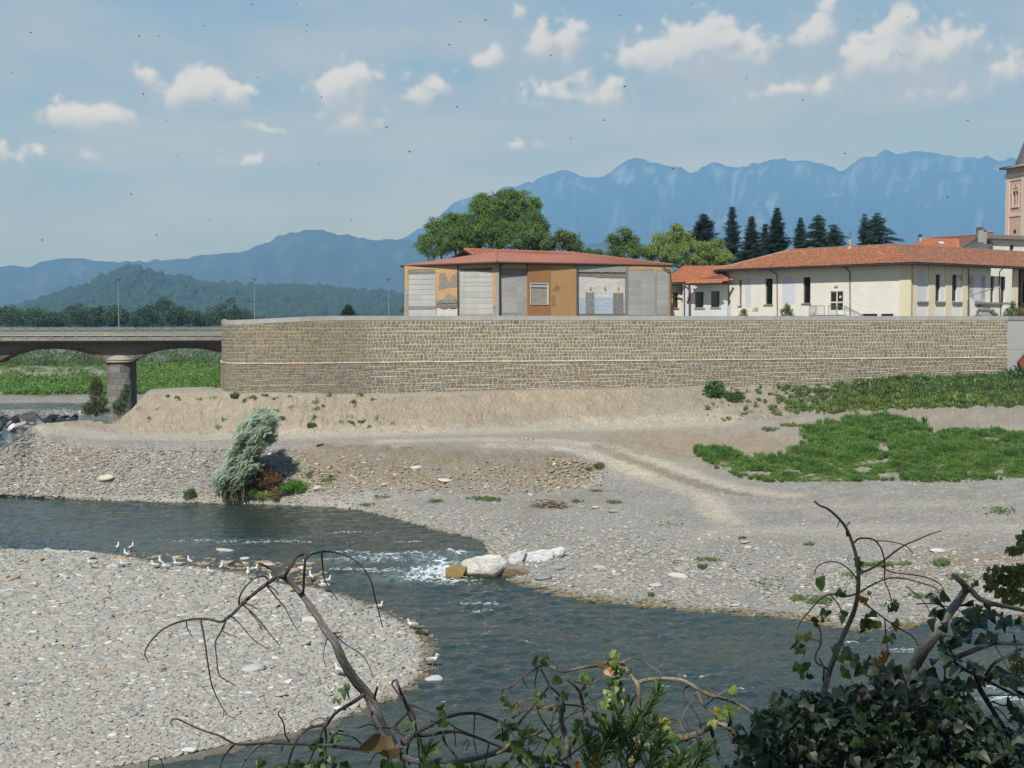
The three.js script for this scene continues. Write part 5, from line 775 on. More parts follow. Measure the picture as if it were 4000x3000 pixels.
  const ribs = []; for (let i = 1; i < 46; i++) { const f = i / 46, e = EC.clone().lerp(ER, f), lim = f < 0.5 ? 1 : 1, tp = T1.clone().lerp(T2, f); ribs.push(tube([e.clone().setY(e.y + 0.01), tp.clone().setY(tp.y + 0.01)], [0.03, 0.03], 4)); } part(roof, 'ribs', merge(ribs), metal, 'stuff');
  const cap = (p, q, r = 0.09) => part(roof, 'ridge_cap', tube([p, q].map((x) => x.clone().setY(x.y + 0.03)), [r, r], 7), std(0.36, 0.16, 0.11, 0.7)); cap(EC, T1); cap(T1, T2); cap(T2, ER);
  const gut = (p, q) => part(t, 'gutter', tube([p, q].map((x) => x.clone().setY(x.y - 0.14)), [0.11, 0.11], 8), DARKPIPE); gut(EL, EC); gut(EC, ER);
  const sof = new MB(), dn = (p, y) => V3(p.x, y, p.z); sof.quad(dn(EL, 19.58), dn(EC, 19.58), wl.p(wl.len, 19.58, -0.3), wl.p(0, 19.58, -0.3), rc); sof.quad(dn(EC, 19.58), dn(ER, 19.58), wr.p(wr.len, 19.58, -0.3), wr.p(0, 19.58, -0.3), rc); sof.quad(dn(EL, 19.6), dn(EC, 19.6), EC, EL, rc); sof.quad(dn(EC, 19.6), dn(ER, 19.6), ER, EC, rc); part(t, 'soffit', sof.geo(), std(0.10, 0.075, 0.06, 0.9, { side: THREE.DoubleSide }));
}
// roof tiles laid in courses on a slope: eave from a to b, upper edge from c (over a) to d (over b)
const TILE = (() => { const b = new MB(), n = 5; for (let i = 0; i < n; i++) { const a0 = Math.PI * i / n, a1 = Math.PI * (i + 1) / n, P = (a, z) => V3(-Math.cos(a) * 0.5, Math.sin(a) * 0.34 + (z > 0 ? 0.12 : 0), z > 0 ? 0.55 : -0.55); b.quad(P(a0, 1), P(a1, 1), P(a1, -1), P(a0, -1), [1, 1, 1]); } for (let i = 0; i < n; i++) { const a0 = Math.PI * i / n, a1 = Math.PI * (i + 1) / n, P = (a, k) => V3(-Math.cos(a) * 0.5 * k, Math.sin(a) * 0.34 * k + 0.12, 0.55); b.tri(P(a0, 1), P(a0, 0.6), P(a1, 1), [0.5, 0.5, 0.5]); b.tri(P(a1, 1), P(a0, 0.6), P(a1, 0.6), [0.5, 0.5, 0.5]); } return b.geo(); })();
const TILEM = new THREE.MeshStandardMaterial({ vertexColors: true, roughness: 0.9, side: THREE.DoubleSide });
function tiles(parent, a, b, c, d, sw, sl, colour, seed) {
  const cp = new Copies(), r = mul(seed), ex = b.clone().sub(a), len = ex.length(); ex.normalize(); const up0 = c.clone().sub(a), up = up0.clone().addScaledVector(ex, -up0.dot(ex)), hgt = up.length(); up.normalize(); const nor = ex.clone().cross(up).normalize(); if (nor.y < 0) nor.negate();
  const cs = up0.dot(ex), ds = d.clone().sub(a).dot(ex), m = new THREE.Matrix4().makeBasis(ex, nor, ex.clone().cross(nor)), q = new THREE.Quaternion().setFromRotationMatrix(m); const e = new THREE.Euler().setFromQuaternion(q, 'YXZ');
  const down = ex.clone().cross(nor).dot(up) < 0 ? 1 : -1;
  for (let t = sl * 0.4; t < hgt; t += sl) { const k = t / hgt, s0 = cs * k, s1 = lerp(len, ds, k); for (let s = s0 + sw / 2; s < s1; s += sw) { const p = a.clone().addScaledVector(ex, s + (r() - 0.5) * 0.015).addScaledVector(up, t + (r() - 0.5) * 0.03).addScaledVector(nor, 0.015 + 0.02 * r()); cp.add(p, [e.x, e.y + (down < 0 ? Math.PI : 0), e.z], [sw * 1.02, sw, sl * 1.05], colour(s / len, k, r, p)); } }
  return cp.build(parent, 'tiles', TILE, TILEM);
}
const tileRed = (s, k, r, p) => { const m = N2(p.x * 0.5, p.z * 0.5) * 0.5 + N2(p.x * 2, p.z * 2) * 0.3, t = r(); const c = t < 0.12 ? [0.24, 0.12, 0.07] : t < 0.2 ? [0.46, 0.25, 0.14] : [0.42, 0.15, 0.065]; const g = 1 + 0.25 * m - 0.18 * (1 - k) * (0.5 + m); return jitter(c.map((x) => x * g), r, 0.25); };
const tileBrown = (s, k, r, p) => { const t = r(), m = N2(p.x * 0.6, p.z * 0.6); const c = t < 0.15 ? [0.2, 0.11, 0.07] : t < 0.25 ? [0.4, 0.2, 0.11] : [0.33, 0.135, 0.07]; return jitter(c.map((x) => x * (1 + 0.15 * m)), r, 0.22); };
const tileBright = (s, k, r, p) => jitter(r() < 0.1 ? [0.33, 0.14, 0.08] : [0.50, 0.165, 0.065], r, 0.16);
const onPlane = (a, b, c, u, v) => { const n = b.clone().sub(a).cross(c.clone().sub(a)), r = V3(...ray(u, v)), o = V3(0, EYE, 0), t = n.dot(a.clone().sub(o)) / n.dot(r); return o.addScaledVector(r, t); };
const flatRoof = (parent, name, polys, mat) => { const b = new MB(); for (const p of polys) { b.tri(p[0], p[1], p[2], [1, 1, 1]); if (p[3]) b.tri(p[0], p[2], p[3], [1, 1, 1]); } mat.side = THREE.DoubleSide; return part(parent, name, b.geo(), mat); };
const TILEBASE = () => std(0.17, 0.07, 0.04, 0.95);
{ // gabled house just behind
  const t = thing('gabled_house', 'tiled gable roof showing above the ridge of the red metal roof', 'house', W(2000, 1240, 156).setY(12.95)), R0 = W(1813, 974, 152), E0 = W(1851, 995, 146.5), E1 = W(2290, 1006, 154), Rr = onPlane(E0, E1, R0, 2262, 990), K0 = W(1762, 1006, 158), K1 = W(2230, 1014, 166);
  flatRoof(t, 'roof', [[E0, E1, Rr, R0], [R0, Rr, K1, K0]], TILEBASE()); tiles(t, E0, E1, R0, Rr, 0.24, 0.36, tileBright, 51);
  const q = (p, y, k = 1) => V3(lerp(R0.x + 0.9, p.x, k), y, p.z); flatRoof(t, 'wall', [[V3(E0.x + 0.9, E0.y - 0.2, E0.z), V3(R0.x + 0.9, R0.y - 0.25, R0.z), V3(K0.x + 0.9, K0.y - 0.2, K0.z)], [V3(E0.x + 0.9, E0.y - 0.2, E0.z), V3(K0.x + 0.9, K0.y - 0.2, K0.z), V3(K0.x + 0.9, 13, K0.z), V3(E0.x + 0.9, 13, E0.z)]], matPlain(0.14, 0.1, 0.08)); part(t, 'bargeboard', tube([E0, R0, K0].map((p) => p.clone().setY(p.y - 0.1)), [0.12, 0.12, 0.12], 6), std(0.07, 0.05, 0.04)); part(t, 'ridge_tiles', tube([R0, Rr].map((p) => p.clone().setY(p.y + 0.05)), [0.12, 0.12], 7), std(0.42, 0.16, 0.08));
  const ch = W(1967, 983, 156); part(t, 'vent_pot', new THREE.CylinderGeometry(0.16, 0.2, 0.6, 10).translate(ch.x, ch.y + 0.1, ch.z), std(0.4, 0.15, 0.08));
}
// walls with openings: a panel of the wall from s0 to s1 with rectangular holes
function panel(parent, name, w, s0, s1, y0, y1, holes, mat, d0 = -0.35, d1 = 0) { const s = new THREE.Shape(); s.moveTo(s0, y0); s.lineTo(s1, y0); s.lineTo(s1, y1); s.lineTo(s0, y1); for (const [a, b, c, d] of holes) { const h = new THREE.Path(); h.moveTo(a, b); h.lineTo(a, d); h.lineTo(c, d); h.lineTo(c, b); s.holes.push(h); } const g = new THREE.ExtrudeGeometry(s, { depth: d1 - d0, bevelEnabled: false }); g.translate(0, 0, d0); g.applyMatrix4(w.m); return part(parent, name, g, mat); }
function windowIn(parent, w, h, frame, glass, sill, inset = -0.2, mull = 0) { const [a, b, c, d] = h, f = 0.05; const wn = part(parent, 'window', merge([wallBox(w, a, a + f, b, d, inset - 0.06, inset + 0.02), wallBox(w, c - f, c, b, d, inset - 0.06, inset + 0.02), wallBox(w, a + f, c - f, d - f, d, inset - 0.06, inset + 0.02), wallBox(w, a + f, c - f, b, b + f, inset - 0.06, inset + 0.02), ...(mull ? [wallBox(w, (a + c) / 2 - 0.03, (a + c) / 2 + 0.03, b + f, d - f, inset - 0.05, inset + 0.01)] : [])]), frame); part(wn, 'pane', wallBox(w, a + f * 0.6, c - f * 0.6, b + f * 0.6, d - f * 0.6, inset - 0.05, inset - 0.03), glass); if (sill) part(wn, 'sill', wallBox(w, a - 0.16, c + 0.12, b - 0.14, b - 0.005, inset, 0.1), sill); return wn; }
{ // L-shaped cream building
  const C2 = W(3555, 1240, 135), A2 = W(2838, 1240, 155.2), aD = V3(A2.x - C2.x, 0, A2.z - C2.z).normalize(), bD = V3(-aD.z, 0, aD.x); if (bD.x < 0) bD.negate();
  const la = Math.hypot(A2.x - C2.x, A2.z - C2.z), B2 = V3(C2.x + bD.x * 27, 0, C2.z + bD.z * 27), wl = wallFrame(A2, C2), wr = wallFrame(C2, B2), y0 = 12.95, top = 19.62;
  const t = thing('cream_building', 'long L shaped cream building with old red tile hip roofs', 'building', V3(C2.x, y0, C2.z)), CREAM = matPlain(0.92, 0.885, 0.79, 0.95, 0.015, 0.25), WHITEW = matPlain(0.90, 0.89, 0.85, 0.95, 0.015, 0.25), YEL = matPlain(0.88, 0.79, 0.57, 0.95, 0.015, 0.3), BLU = matPlain(0.72, 0.75, 0.82, 0.95, 0.01, 0.4), STONE = matPlain(0.33, 0.29, 0.25), FR = std(0.13, 0.12, 0.11, 0.5);
  const a = crop(2780, 980, 3.568), b = crop(3400, 980, 3.687), H = (w, c, x0, y0b, x1, y1b) => { const p = w.at(...c(x0, y1b)), q = w.at(...c(x1, y0b)); return [p[0], p[1], q[0], q[1]]; };
  const hl = [H(wl, a, 381, 400, 417, 762), H(wl, a, 744, 384, 850, 746), H(wl, a, 1271, 364, 1379, 730), H(wl, a, 1643, 560, 1836, 838), H(wl, b, -130, 906, 100, 945).map((x, i) => x), H(wl, b, 150, 906, 330, 945)];
  hl[3][1] = Math.max(hl[3][1], 14.3);
  panel(t, 'wall', wl, 0, wl.len - 1.3, y0, top, hl, CREAM);
  const hr = [H(wr, b, 935, 338, 1010, 727), H(wr, b, 1174, 344, 1251, 727), H(wr, b, 1650, 364, 1788, 740), H(wr, b, 1874, 370, 1942, 742)]; const sP = wr.at(...b(668, 600))[0];
  panel(t, 'wall', wr, sP, 15.2, y0, top, hr, WHITEW); part(t, 'corner_pillar', merge([wallBox(wl, wl.len - 1.3, wl.len + 0.06, y0, top, -0.35, 0.06), wallBox(wr, 0.06, sP, y0, top, -0.35, 0.06)]), YEL);
  hl.slice(0, 3).forEach((h, i) => windowIn(t, wl, h, FR, GLASSD, STONE, -0.22)); hl.slice(4).forEach((h) => windowIn(t, wl, h, FR, GLASSD, null, -0.2)); hr.slice(0, 2).forEach((h) => windowIn(t, wr, h, FR, GLASSD, null, -0.2)); hr.slice(2).forEach((h, i) => windowIn(t, wr, h, FR, new THREE.MeshPhysicalMaterial({ color: new THREE.Color().setRGB(0.045, 0.03, 0.014), roughness: 0.08 }), null, -0.2, 1 - i));
  { const [x0, yb, x1, yt] = hl[3], m = (x0 + x1) / 2, f = 0.09, d = part(t, 'door', merge([wallBox(wl, x0, x0 + f, yb, yt, -0.2, -0.05), wallBox(wl, x1 - f, x1, yb, yt, -0.2, -0.05), wallBox(wl, x0 + f, x1 - f, yt - f, yt, -0.2, -0.05), wallBox(wl, m - f * 0.8, m + f * 0.8, yb, yt - f, -0.2, -0.05), wallBox(wl, x0 + f, m - f * 0.8, yb, yb + 0.12, -0.2, -0.05), wallBox(wl, m + f * 0.8, x1 - f, yb, yb + 0.12, -0.2, -0.05), wallBox(wl, x0 + f, m - f * 0.8, yb + 0.88, yb + 1.05, -0.2, -0.05), wallBox(wl, m + f * 0.8, x1 - f, yb + 0.88, yb + 1.05, -0.2, -0.05)]), FRAMEW);
    for (const [p, q, e, h] of [[x0 + f, m - f * 0.8, yb + 0.12, yb + 0.88], [m + f * 0.8, x1 - f, yb + 0.12, yb + 0.88], [x0 + f, m - f * 0.8, yb + 1.05, yt - f], [m + f * 0.8, x1 - f, yb + 1.05, yt - f]]) part(d, 'pane', wallBox(wl, p, q, e, h, -0.16, -0.13), new THREE.MeshPhysicalMaterial({ color: new THREE.Color().setRGB(0.03, 0.02, 0.013), roughness: 0.08 }));
    part(d, 'notice', wallBox(wl, m + 0.3, m + 0.57, yt - 0.75, yt - 0.5, -0.129, -0.12), std(0.7, 0.78, 0.8)); const pr = H(wl, a, 1716, 480, 1762, 504); part(t, 'wall_light', wallBox(wl, pr[0], pr[2], pr[1], pr[3], 0.0, 0.12), std(0.5, 0.47, 0.38)); }
  patch(t, 'pale_patch', wl, rect(a, 470, 380, 546, 790), 0, 0.004, BLU, 0.06, 31); patch(t, 'pale_patch', wl, [a(985, 735), a(1160, 735), a(1160, 420), a(1110, 350), a(1030, 350), a(985, 430)], 0, 0.004, BLU, 0.05, 32); patch(t, 'pale_patch', wr, rect(b, 672, 262, 802, 718), 0, 0.004, BLU, 0.03, 33); patch(t, 'pale_patch', wr, rect(b, 1482, 325, 1592, 715), 0, 0.004, BLU, 0.06, 34); patch(t, 'pale_patch', wl, [a(205, 905), a(268, 905), a(262, 700), a(235, 560), a(225, 380), a(205, 380)], 0, 0.004, BLU, 0.05, 35);
  patch(t, 'stained_patch', wl, [a(560, 850), a(650, 850), a(650, 790), a(600, 780)], 0, 0.004, matPlain(0.55, 0.51, 0.42), 0.08, 36);
  for (const [x0, x1] of [[822, 926], [1066, 1170], [1310, 1398], [2030, 2126]]) { const h = H(wr, b, x0, 200, x1, 940); part(t, 'pilaster', wallBox(wr, h[0], h[2], y0, top, 0.002, 0.09), YEL); }
  for (const [x0, x1, yy] of [[668, 820, 726], [928, 1064, 730], [1172, 1308, 734], [1496, 1978, 744]]) { const h = H(wr, b, x0, yy, x1, yy + 26); part(t, 'sill', wallBox(wr, h[0], h[2], h[1], h[3], -0.1, 0.2), STONE); }
  pipeUV(t, wl, a, [[822, 268], [905, 322], [921, 350], [926, 925]], 0.14, BROWNPIPE); pipeUV(t, wl, a, [[1856, 220], [1925, 285], [1936, 320], [1942, 925]], 0.14, BROWNPIPE); pipeUV(t, wr, b, [[1898, 246], [1848, 290], [1840, 320], [1846, 735], [1862, 760], [1856, 950]], 0.16, DARKPIPE); pipeUV(t, wr, b, [[1398, 256], [1406, 950]], 0.14, std(0.13, 0.085, 0.04, 0.6)); pipeUV(t, wl, a, [[188, 402], [196, 925]], 0.1, BROWNPIPE, 0.09);
  part(t, 'rear_wall', merge([wallBox(wallFrame(V3(A2.x + bD.x * 13.7, 0, A2.z + bD.z * 13.7), V3(C2.x + bD.x * 13.7 + aD.x * 13.7, 0, C2.z + bD.z * 13.7 + aD.z * 13.7)), 0, la - 13.7, y0, top, -0.2, 0), wallBox(wallFrame(A2, V3(A2.x + bD.x * 13.7, 0, A2.z + bD.z * 13.7)), 0, 13.7, y0, top, -0.3, -0.02)]), CREAM);
  // roof
  const q = (x, z, y) => V3(C2.x + aD.x * x + bD.x * z, y, C2.z + aD.z * x + bD.z * z), o = 1.12, ye = 19.70, yr = 22.12, E0 = q(-o, -o, ye), E1 = q(la + o, -o, ye), E2 = q(la + o, 13.7 + o, ye), VV = q(13.7 + o, 13.7 + o, ye), E4 = q(13.7 + o, 34, ye), E5 = q(-o, 34, ye), R = q(6.85, 6.85, yr), RL = q(la - 3.9, 6.85, yr), RR = q(6.85, 34, yr);
  const roof = flatRoof(t, 'roof', [[E0, E1, RL, R], [E1, E2, RL], [E2, VV, R, RL], [E0, R, RR, E5], [VV, E4, RR, R]], TILEBASE());
  tiles(roof, E1, E0, RL, R, 0.23, 0.33, tileRed, 52); tiles(roof, E0, E5, R, RR, 0.23, 0.33, tileBrown, 53); tiles(roof, E2, E1, RL, RL, 0.23, 0.33, tileRed, 54);
  const ridge = (p, s, m) => part(roof, 'ridge_tiles', tube([p, s].map((x) => x.clone().setY(x.y + 0.06)), [0.13, 0.13], 7), m); ridge(E1, RL, matPlain(0.36, 0.27, 0.2)); ridge(RL, R, matPlain(0.30, 0.17, 0.11)); ridge(E0, R, matPlain(0.24, 0.16, 0.12)); ridge(R, RR, matPlain(0.30, 0.17, 0.11));
  const gut = (p, s) => part(t, 'gutter', tube([p, s].map((x) => x.clone().setY(x.y - 0.1)), [0.1, 0.1], 8), DARKPIPE); gut(E1, E0); gut(E0, E5);
  const sf = new MB(), dn = (p) => V3(p.x, ye - 0.16, p.z); sf.quad(dn(E1), dn(E0), q(0, 0, ye - 0.16), q(la, 0, ye - 0.16), [1, 1, 1]); sf.quad(dn(E0), dn(E5), q(0, 34, ye - 0.16), q(0, 0, ye - 0.16), [1, 1, 1]); sf.quad(dn(E1), q(la, 0, ye - 0.16), q(la, 14, ye - 0.16), dn(E2), [1, 1, 1]); part(t, 'soffit', sf.geo(), std(0.15, 0.11, 0.085, 0.9, { side: THREE.DoubleSide }));
  const fp = W(3320, 962, 148.5), fy = fp.y - 0.2; part(t, 'finial', new THREE.LatheGeometry([[0.28, 0], [0.28, 0.35], [0.16, 0.42], [0.16, 0.7], [0.26, 0.78], [0.12, 0.88], [0.2, 1.02], [0.2, 1.12], [0.06, 1.25], [0.02, 1.32]].map(([x, y]) => new THREE.Vector2(x, y)), 12).translate(fp.x, fy - 0.3, fp.z), matPlain(0.48, 0.44, 0.38)); part(t, 'cross', merge([bar(V3(fp.x, fy + 1.0, fp.z), V3(fp.x, fy + 2.1, fp.z), 0.025), bar(V3(fp.x - 0.22, fy + 1.65, fp.z), V3(fp.x + 0.22, fy + 1.65, fp.z), 0.025)]), std(0.08, 0.08, 0.085));
  // landing and stairs of grey steel in front of the door
  const st = thing('steel_stairs', 'grey steel landing with railings and steps at the cream building door', 'stairs', wl.p(wl.at(...a(1700, 850))[0], y0, 0.8)), STEEL = std(0.30, 0.33, 0.36, 0.55, { metalness: 0.4 });
  const [sa, yl] = wl.at(...a(1474, 858)), sb = wl.at(...a(1868, 858))[0], se = wl.at(...a(2130, 940))[0], yf = 14.28, zo = 1.5;
  part(st, 'landing', merge([wallBox(wl, sa, sb, yf - 0.16, yf, 0.05, zo), wallBox(wl, sa + 1.55, sa + 1.75, y0, yf - 0.16, 0.3, 0.5), wallBox(wl, sa + 1.55, sa + 1.75, y0, yf - 0.16, zo - 0.3, zo - 0.1)]), STEEL);
  const rail = (s0, y0r, s1, y1r, z, n) => { const g = [bar(wl.p(s0, y0r + 1.02, z), wl.p(s1, y1r + 1.02, z), 0.03), bar(wl.p(s0, y0r + 0.12, z), wl.p(s1, y1r + 0.12, z), 0.02), bar(wl.p(s0, y0r, z), wl.p(s0, y0r + 1.02, z), 0.03), bar(wl.p(s1, y1r, z), wl.p(s1, y1r + 1.02, z), 0.03)]; for (let i = 1; i < n; i++) { const k = i / n; g.push(bar(wl.p(lerp(s0, s1, k), lerp(y0r, y1r, k) + 0.12, z), wl.p(lerp(s0, s1, k), lerp(y0r, y1r, k) + 1.02, z), 0.011, 4)); } return part(st, 'railing', merge(g), STEEL); };
  const mid = lerp(sa, sb, 0.55); rail(sa, yf, mid, yf, zo - 0.04, 14); rail(sb - 0.05, yf, se, y0 + 0.25, zo - 0.04, 2); rail(sb - 0.05, yf, se, y0 + 0.25, 0.12, 2); rail(mid + 0.5, yf, sb - 0.1, yf, zo - 0.04, 8);
  { const g = [bar(wl.p(sa, yf + 1.02, zo - 0.04), wl.p(sa, yf + 1.02, 0.1), 0.03)]; for (let z = 0.1; z < zo; z += 0.12) g.push(bar(wl.p(sa, yf, z), wl.p(sa, yf + 1.02, z), 0.011, 4)); part(st, 'railing', merge(g), STEEL); }
  for (let i = 0; i < 7; i++) { const k = i / 7; part(st, 'step', wallBox(wl, lerp(sb, se, k), lerp(sb, se, k) + 0.3, yf - 0.19 * (i + 1) - 0.03, yf - 0.19 * (i + 1), 0.1, zo - 0.05), STEEL); }
  part(st, 'stringer', tube([wl.p(sa + 1.7, yf - 0.1, zo), wl.p(sa + 3.4, y0 + 0.1, zo)], [0.09, 0.09], 4), STEEL);
}
{ // low white house between the two buildings
  const t = thing('white_house', 'small white house with bright orange roofs between the two larger buildings', 'house', W(2740, 1240, 152).setY(12.95)), c = crop(2060, 960, 2.765), w = wallFrame(W(2672, 1240, 151.5), W(2842, 1240, 154.5)), w2 = wallFrame(W(2610, 1240, 152.5), W(2688, 1240, 153)), y0 = 12.95, top = 17.95, WB = matPlain(0.82, 0.85, 0.88, 0.95, 0.01, 0.4), CR = matPlain(0.86, 0.81, 0.68, 0.95, 0.01, 0.4), H = (w, x0, ya, x1, yb) => { const p = w.at(...c(x0, yb)), q = w.at(...c(x1, ya)); return [p[0], p[1], q[0], q[1]]; };
  const hs = [H(w, 1812, 498, 1906, 668), H(w, 1984, 491, 2078, 663)]; panel(t, 'wall', w, 0, w.len, y0, top, hs, WB, -0.3, 0); hs.forEach((h) => windowIn(t, w, h, std(0.1, 0.09, 0.085), GLASSD, matPlain(0.5, 0.47, 0.42), -0.18));
  const h2 = H(w2, 1566, 506, 1626, 672); panel(t, 'wall', w2, 0, w2.len, y0, top + 0.15, [h2], CR, -0.3, 0); const wn = windowIn(t, w2, h2, std(0.22, 0.10, 0.05), GLASSD, matPlain(0.35, 0.18, 0.1), -0.1, 1); const cu = new MB(), p = (x, y) => w2.p(x, y, -0.14), m = (h2[0] + h2[2]) / 2, yt = h2[3] - 0.1, yb = h2[1] + 0.5; cu.tri(p(h2[0] + 0.1, yb), p(m, yt), p(h2[0] + 0.1, yt), [1, 1, 1]); cu.tri(p(h2[2] - 0.1, yb), p(h2[2] - 0.1, yt), p(m, yt), [1, 1, 1]); part(wn, 'curtain', cu.geo(), std(0.3, 0.2, 0.13, 0.9, { side: THREE.DoubleSide }));
  const EL = W(2590, 1106, 151.3), EM = W(2692, 1106, 151.3), ER = W(2845, 1100, 152.6), RL = W(2671, 1043, 158), RRr = onPlane(EL, ER, RL, 2850, 1046), BL = W(2560, 1100, 165);
  const roof = flatRoof(t, 'roof', [[EL, ER, RRr, RL], [EL, RL, BL]], TILEBASE()); tiles(roof, EL, ER, RL, RRr, 0.23, 0.34, tileBright, 56); part(roof, 'ridge_tiles', tube([EL, RL, RRr].map((x) => x.clone().setY(x.y + 0.06)), [0.12, 0.12, 0.12], 7), std(0.40, 0.15, 0.075));
  const F0 = W(2675, 1109, 149.9), F1 = W(2812, 1106, 152), F2 = W(2842, 1063, 155.5), F3 = onPlane(F0, F1, F2, 2712, 1095), lo = flatRoof(t, 'lower_roof', [[F0, F1, F2, F3]], TILEBASE()); tiles(lo, F0, F1, F3, F2, 0.22, 0.3, tileBright, 57); part(t, 'gutter', tube([F0, F1].map((x) => x.clone().setY(x.y - 0.09)), [0.09, 0.09], 7), DARKPIPE); part(t, 'gutter', tube([EL, EM].map((x) => x.clone().setY(x.y - 0.09)), [0.09, 0.09], 7), DARKPIPE);
  pipeUV(t, w, c, [[1640, 405], [1688, 440], [1690, 770]], 0.14, DARKPIPE); pipeUV(t, w, c, [[1742, 425], [1746, 770]], 0.16, BROWNPIPE, 0.13);
}
{ // houses behind on the right
  const t = thing('orange_roof_house', 'house with smooth orange gable roof and skylight behind the cream building', 'house', W(3700, 1240, 180).setY(12.95)), EL = W(3548, 966, 180), ER = W(3744, 972, 171), RL = W(3618, 933, 187), RRr = onPlane(EL, ER, RL, 3830, 918), GR = W(3879, 950, -RRr.z + 7);
  const roof = flatRoof(t, 'roof', [[EL, ER, RRr, RL], [RL, RRr, GR, V3(RL.x + GR.x - RRr.x, GR.y, RL.z + GR.z - RRr.z)]], TILEBASE()); tiles(roof, EL, ER, RL, RRr, 0.26, 0.4, tileBright, 58); const back = (p, k) => p.clone().add(V3(-0.35, -0.22, -0.2).multiplyScalar(k));
  const gw = new MB(), g0 = back(ER, 1), g1 = back(RRr, 1), g2 = back(GR, 1), lowr = (p) => V3(p.x, 13, p.z); gw.tri(g0, g2, g1, [1, 1, 1]); gw.quad(lowr(g0), lowr(g2), g2, g0, [1, 1, 1]); part(t, 'gable_wall', gw.geo(), matPlain(0.85, 0.83, 0.78, 0.95, 0.01, 0.3)).material.side = THREE.DoubleSide; part(t, 'bargeboard', tube([ER, RRr, GR].map((x) => x.clone().setY(x.y - 0.08)), [0.13, 0.13, 0.13], 6), std(0.16, 0.13, 0.11)); part(roof, 'ridge_tiles', tube([RL, RRr].map((x) => x.clone().setY(x.y + 0.05)), [0.12, 0.12], 6), std(0.3, 0.12, 0.07));
  const ch = (u, v0, v1, D, wdt, m, cm) => { const p = W(u, v1, D), q = W(u, v0, D); const c = part(t, 'chimney', box(p.x - wdt, p.y - 1, p.z - wdt, p.x + wdt, q.y - 0.35, p.z + wdt), m); part(c, 'chimney_cap', merge([box(p.x - wdt * 1.15, q.y - 0.35, p.z - wdt * 1.15, p.x + wdt * 1.15, q.y - 0.27, p.z + wdt * 1.15), box(p.x - wdt * 1.1, q.y - 0.18, p.z - wdt * 1.1, p.x + wdt * 1.1, q.y - 0.1, p.z + wdt * 1.1), box(p.x - wdt * 1.1, q.y - 0.06, p.z - wdt * 1.1, p.x + wdt * 1.1, q.y, p.z + wdt * 1.1), box(p.x - wdt * 0.5, q.y - 0.3, p.z - wdt * 0.5, p.x + wdt * 0.5, q.y - 0.02, p.z + wdt * 0.5)]), cm); };
  ch(3594, 916, 945, 184, 0.22, matPlain(0.48, 0.45, 0.4), std(0.06, 0.06, 0.06)); ch(3828, 888, 919, 180, 0.4, matPlain(0.40, 0.38, 0.34), matPlain(0.22, 0.21, 0.2)); ch(3846, 896, 925, 182, 0.22, matPlain(0.40, 0.38, 0.34), matPlain(0.22, 0.21, 0.2));
  const sk = W(3677, 951, 178.5); part(t, 'skylight', new THREE.BoxGeometry(0.7, 0.06, 0.8).rotateX(0.35).translate(sk.x, sk.y + 0.12, sk.z), std(0.75, 0.76, 0.78, 0.2));
  const t2 = thing('flat_roof_house', 'white flat roofed house below the church tower', 'house', W(3940, 1240, 192).setY(12.95)), w = wallFrame(W(3868, 1240, 190), W(4120, 1240, 196)), y = (v) => w.at(3930, v)[1], p = w.at(3944, 978), q = w.at(3961, 957);
  panel(t2, 'wall', w, 0, w.len, 12.95, y(935), [[p[0], p[1], q[0], q[1]]], matPlain(0.82, 0.79, 0.73, 0.95, 0.02, 0.3)); windowIn(t2, w, [p[0], p[1], q[0], q[1]], std(0.2, 0.18, 0.16), GLASSD, null, -0.2); part(t2, 'roof_slab', wallBox(w, -0.5, w.len, y(935), y(920), -8, 0.7), matPlain(0.27, 0.245, 0.22)); part(t2, 'side_wall', wallBox(w, 0, 0.3, 12.95, y(935), -8, -0.36), matPlain(0.5, 0.49, 0.46));
  const c = w.at(3859, 919), e = w.at(3881, 908); part(t2, 'chimney', wallBox(w, c[0] + 0.1, e[0] - 0.1, c[1] - 0.5, e[1], -0.6, 0.1), matPlain(0.34, 0.27, 0.23)); const cr = new MB(), cy = w.at(3870, 901)[1], cm = (c[0] + e[0]) / 2; cr.quad(w.p(c[0] - 0.05, e[1], 0.2), w.p(e[0] + 0.05, e[1], 0.2), w.p(e[0], cy, -0.3), w.p(c[0] + 0.35, cy, -0.3), [1, 1, 1]); part(t2, 'chimney_roof', cr.geo(), std(0.42, 0.15, 0.08, 0.9, { side: THREE.DoubleSide }));
}
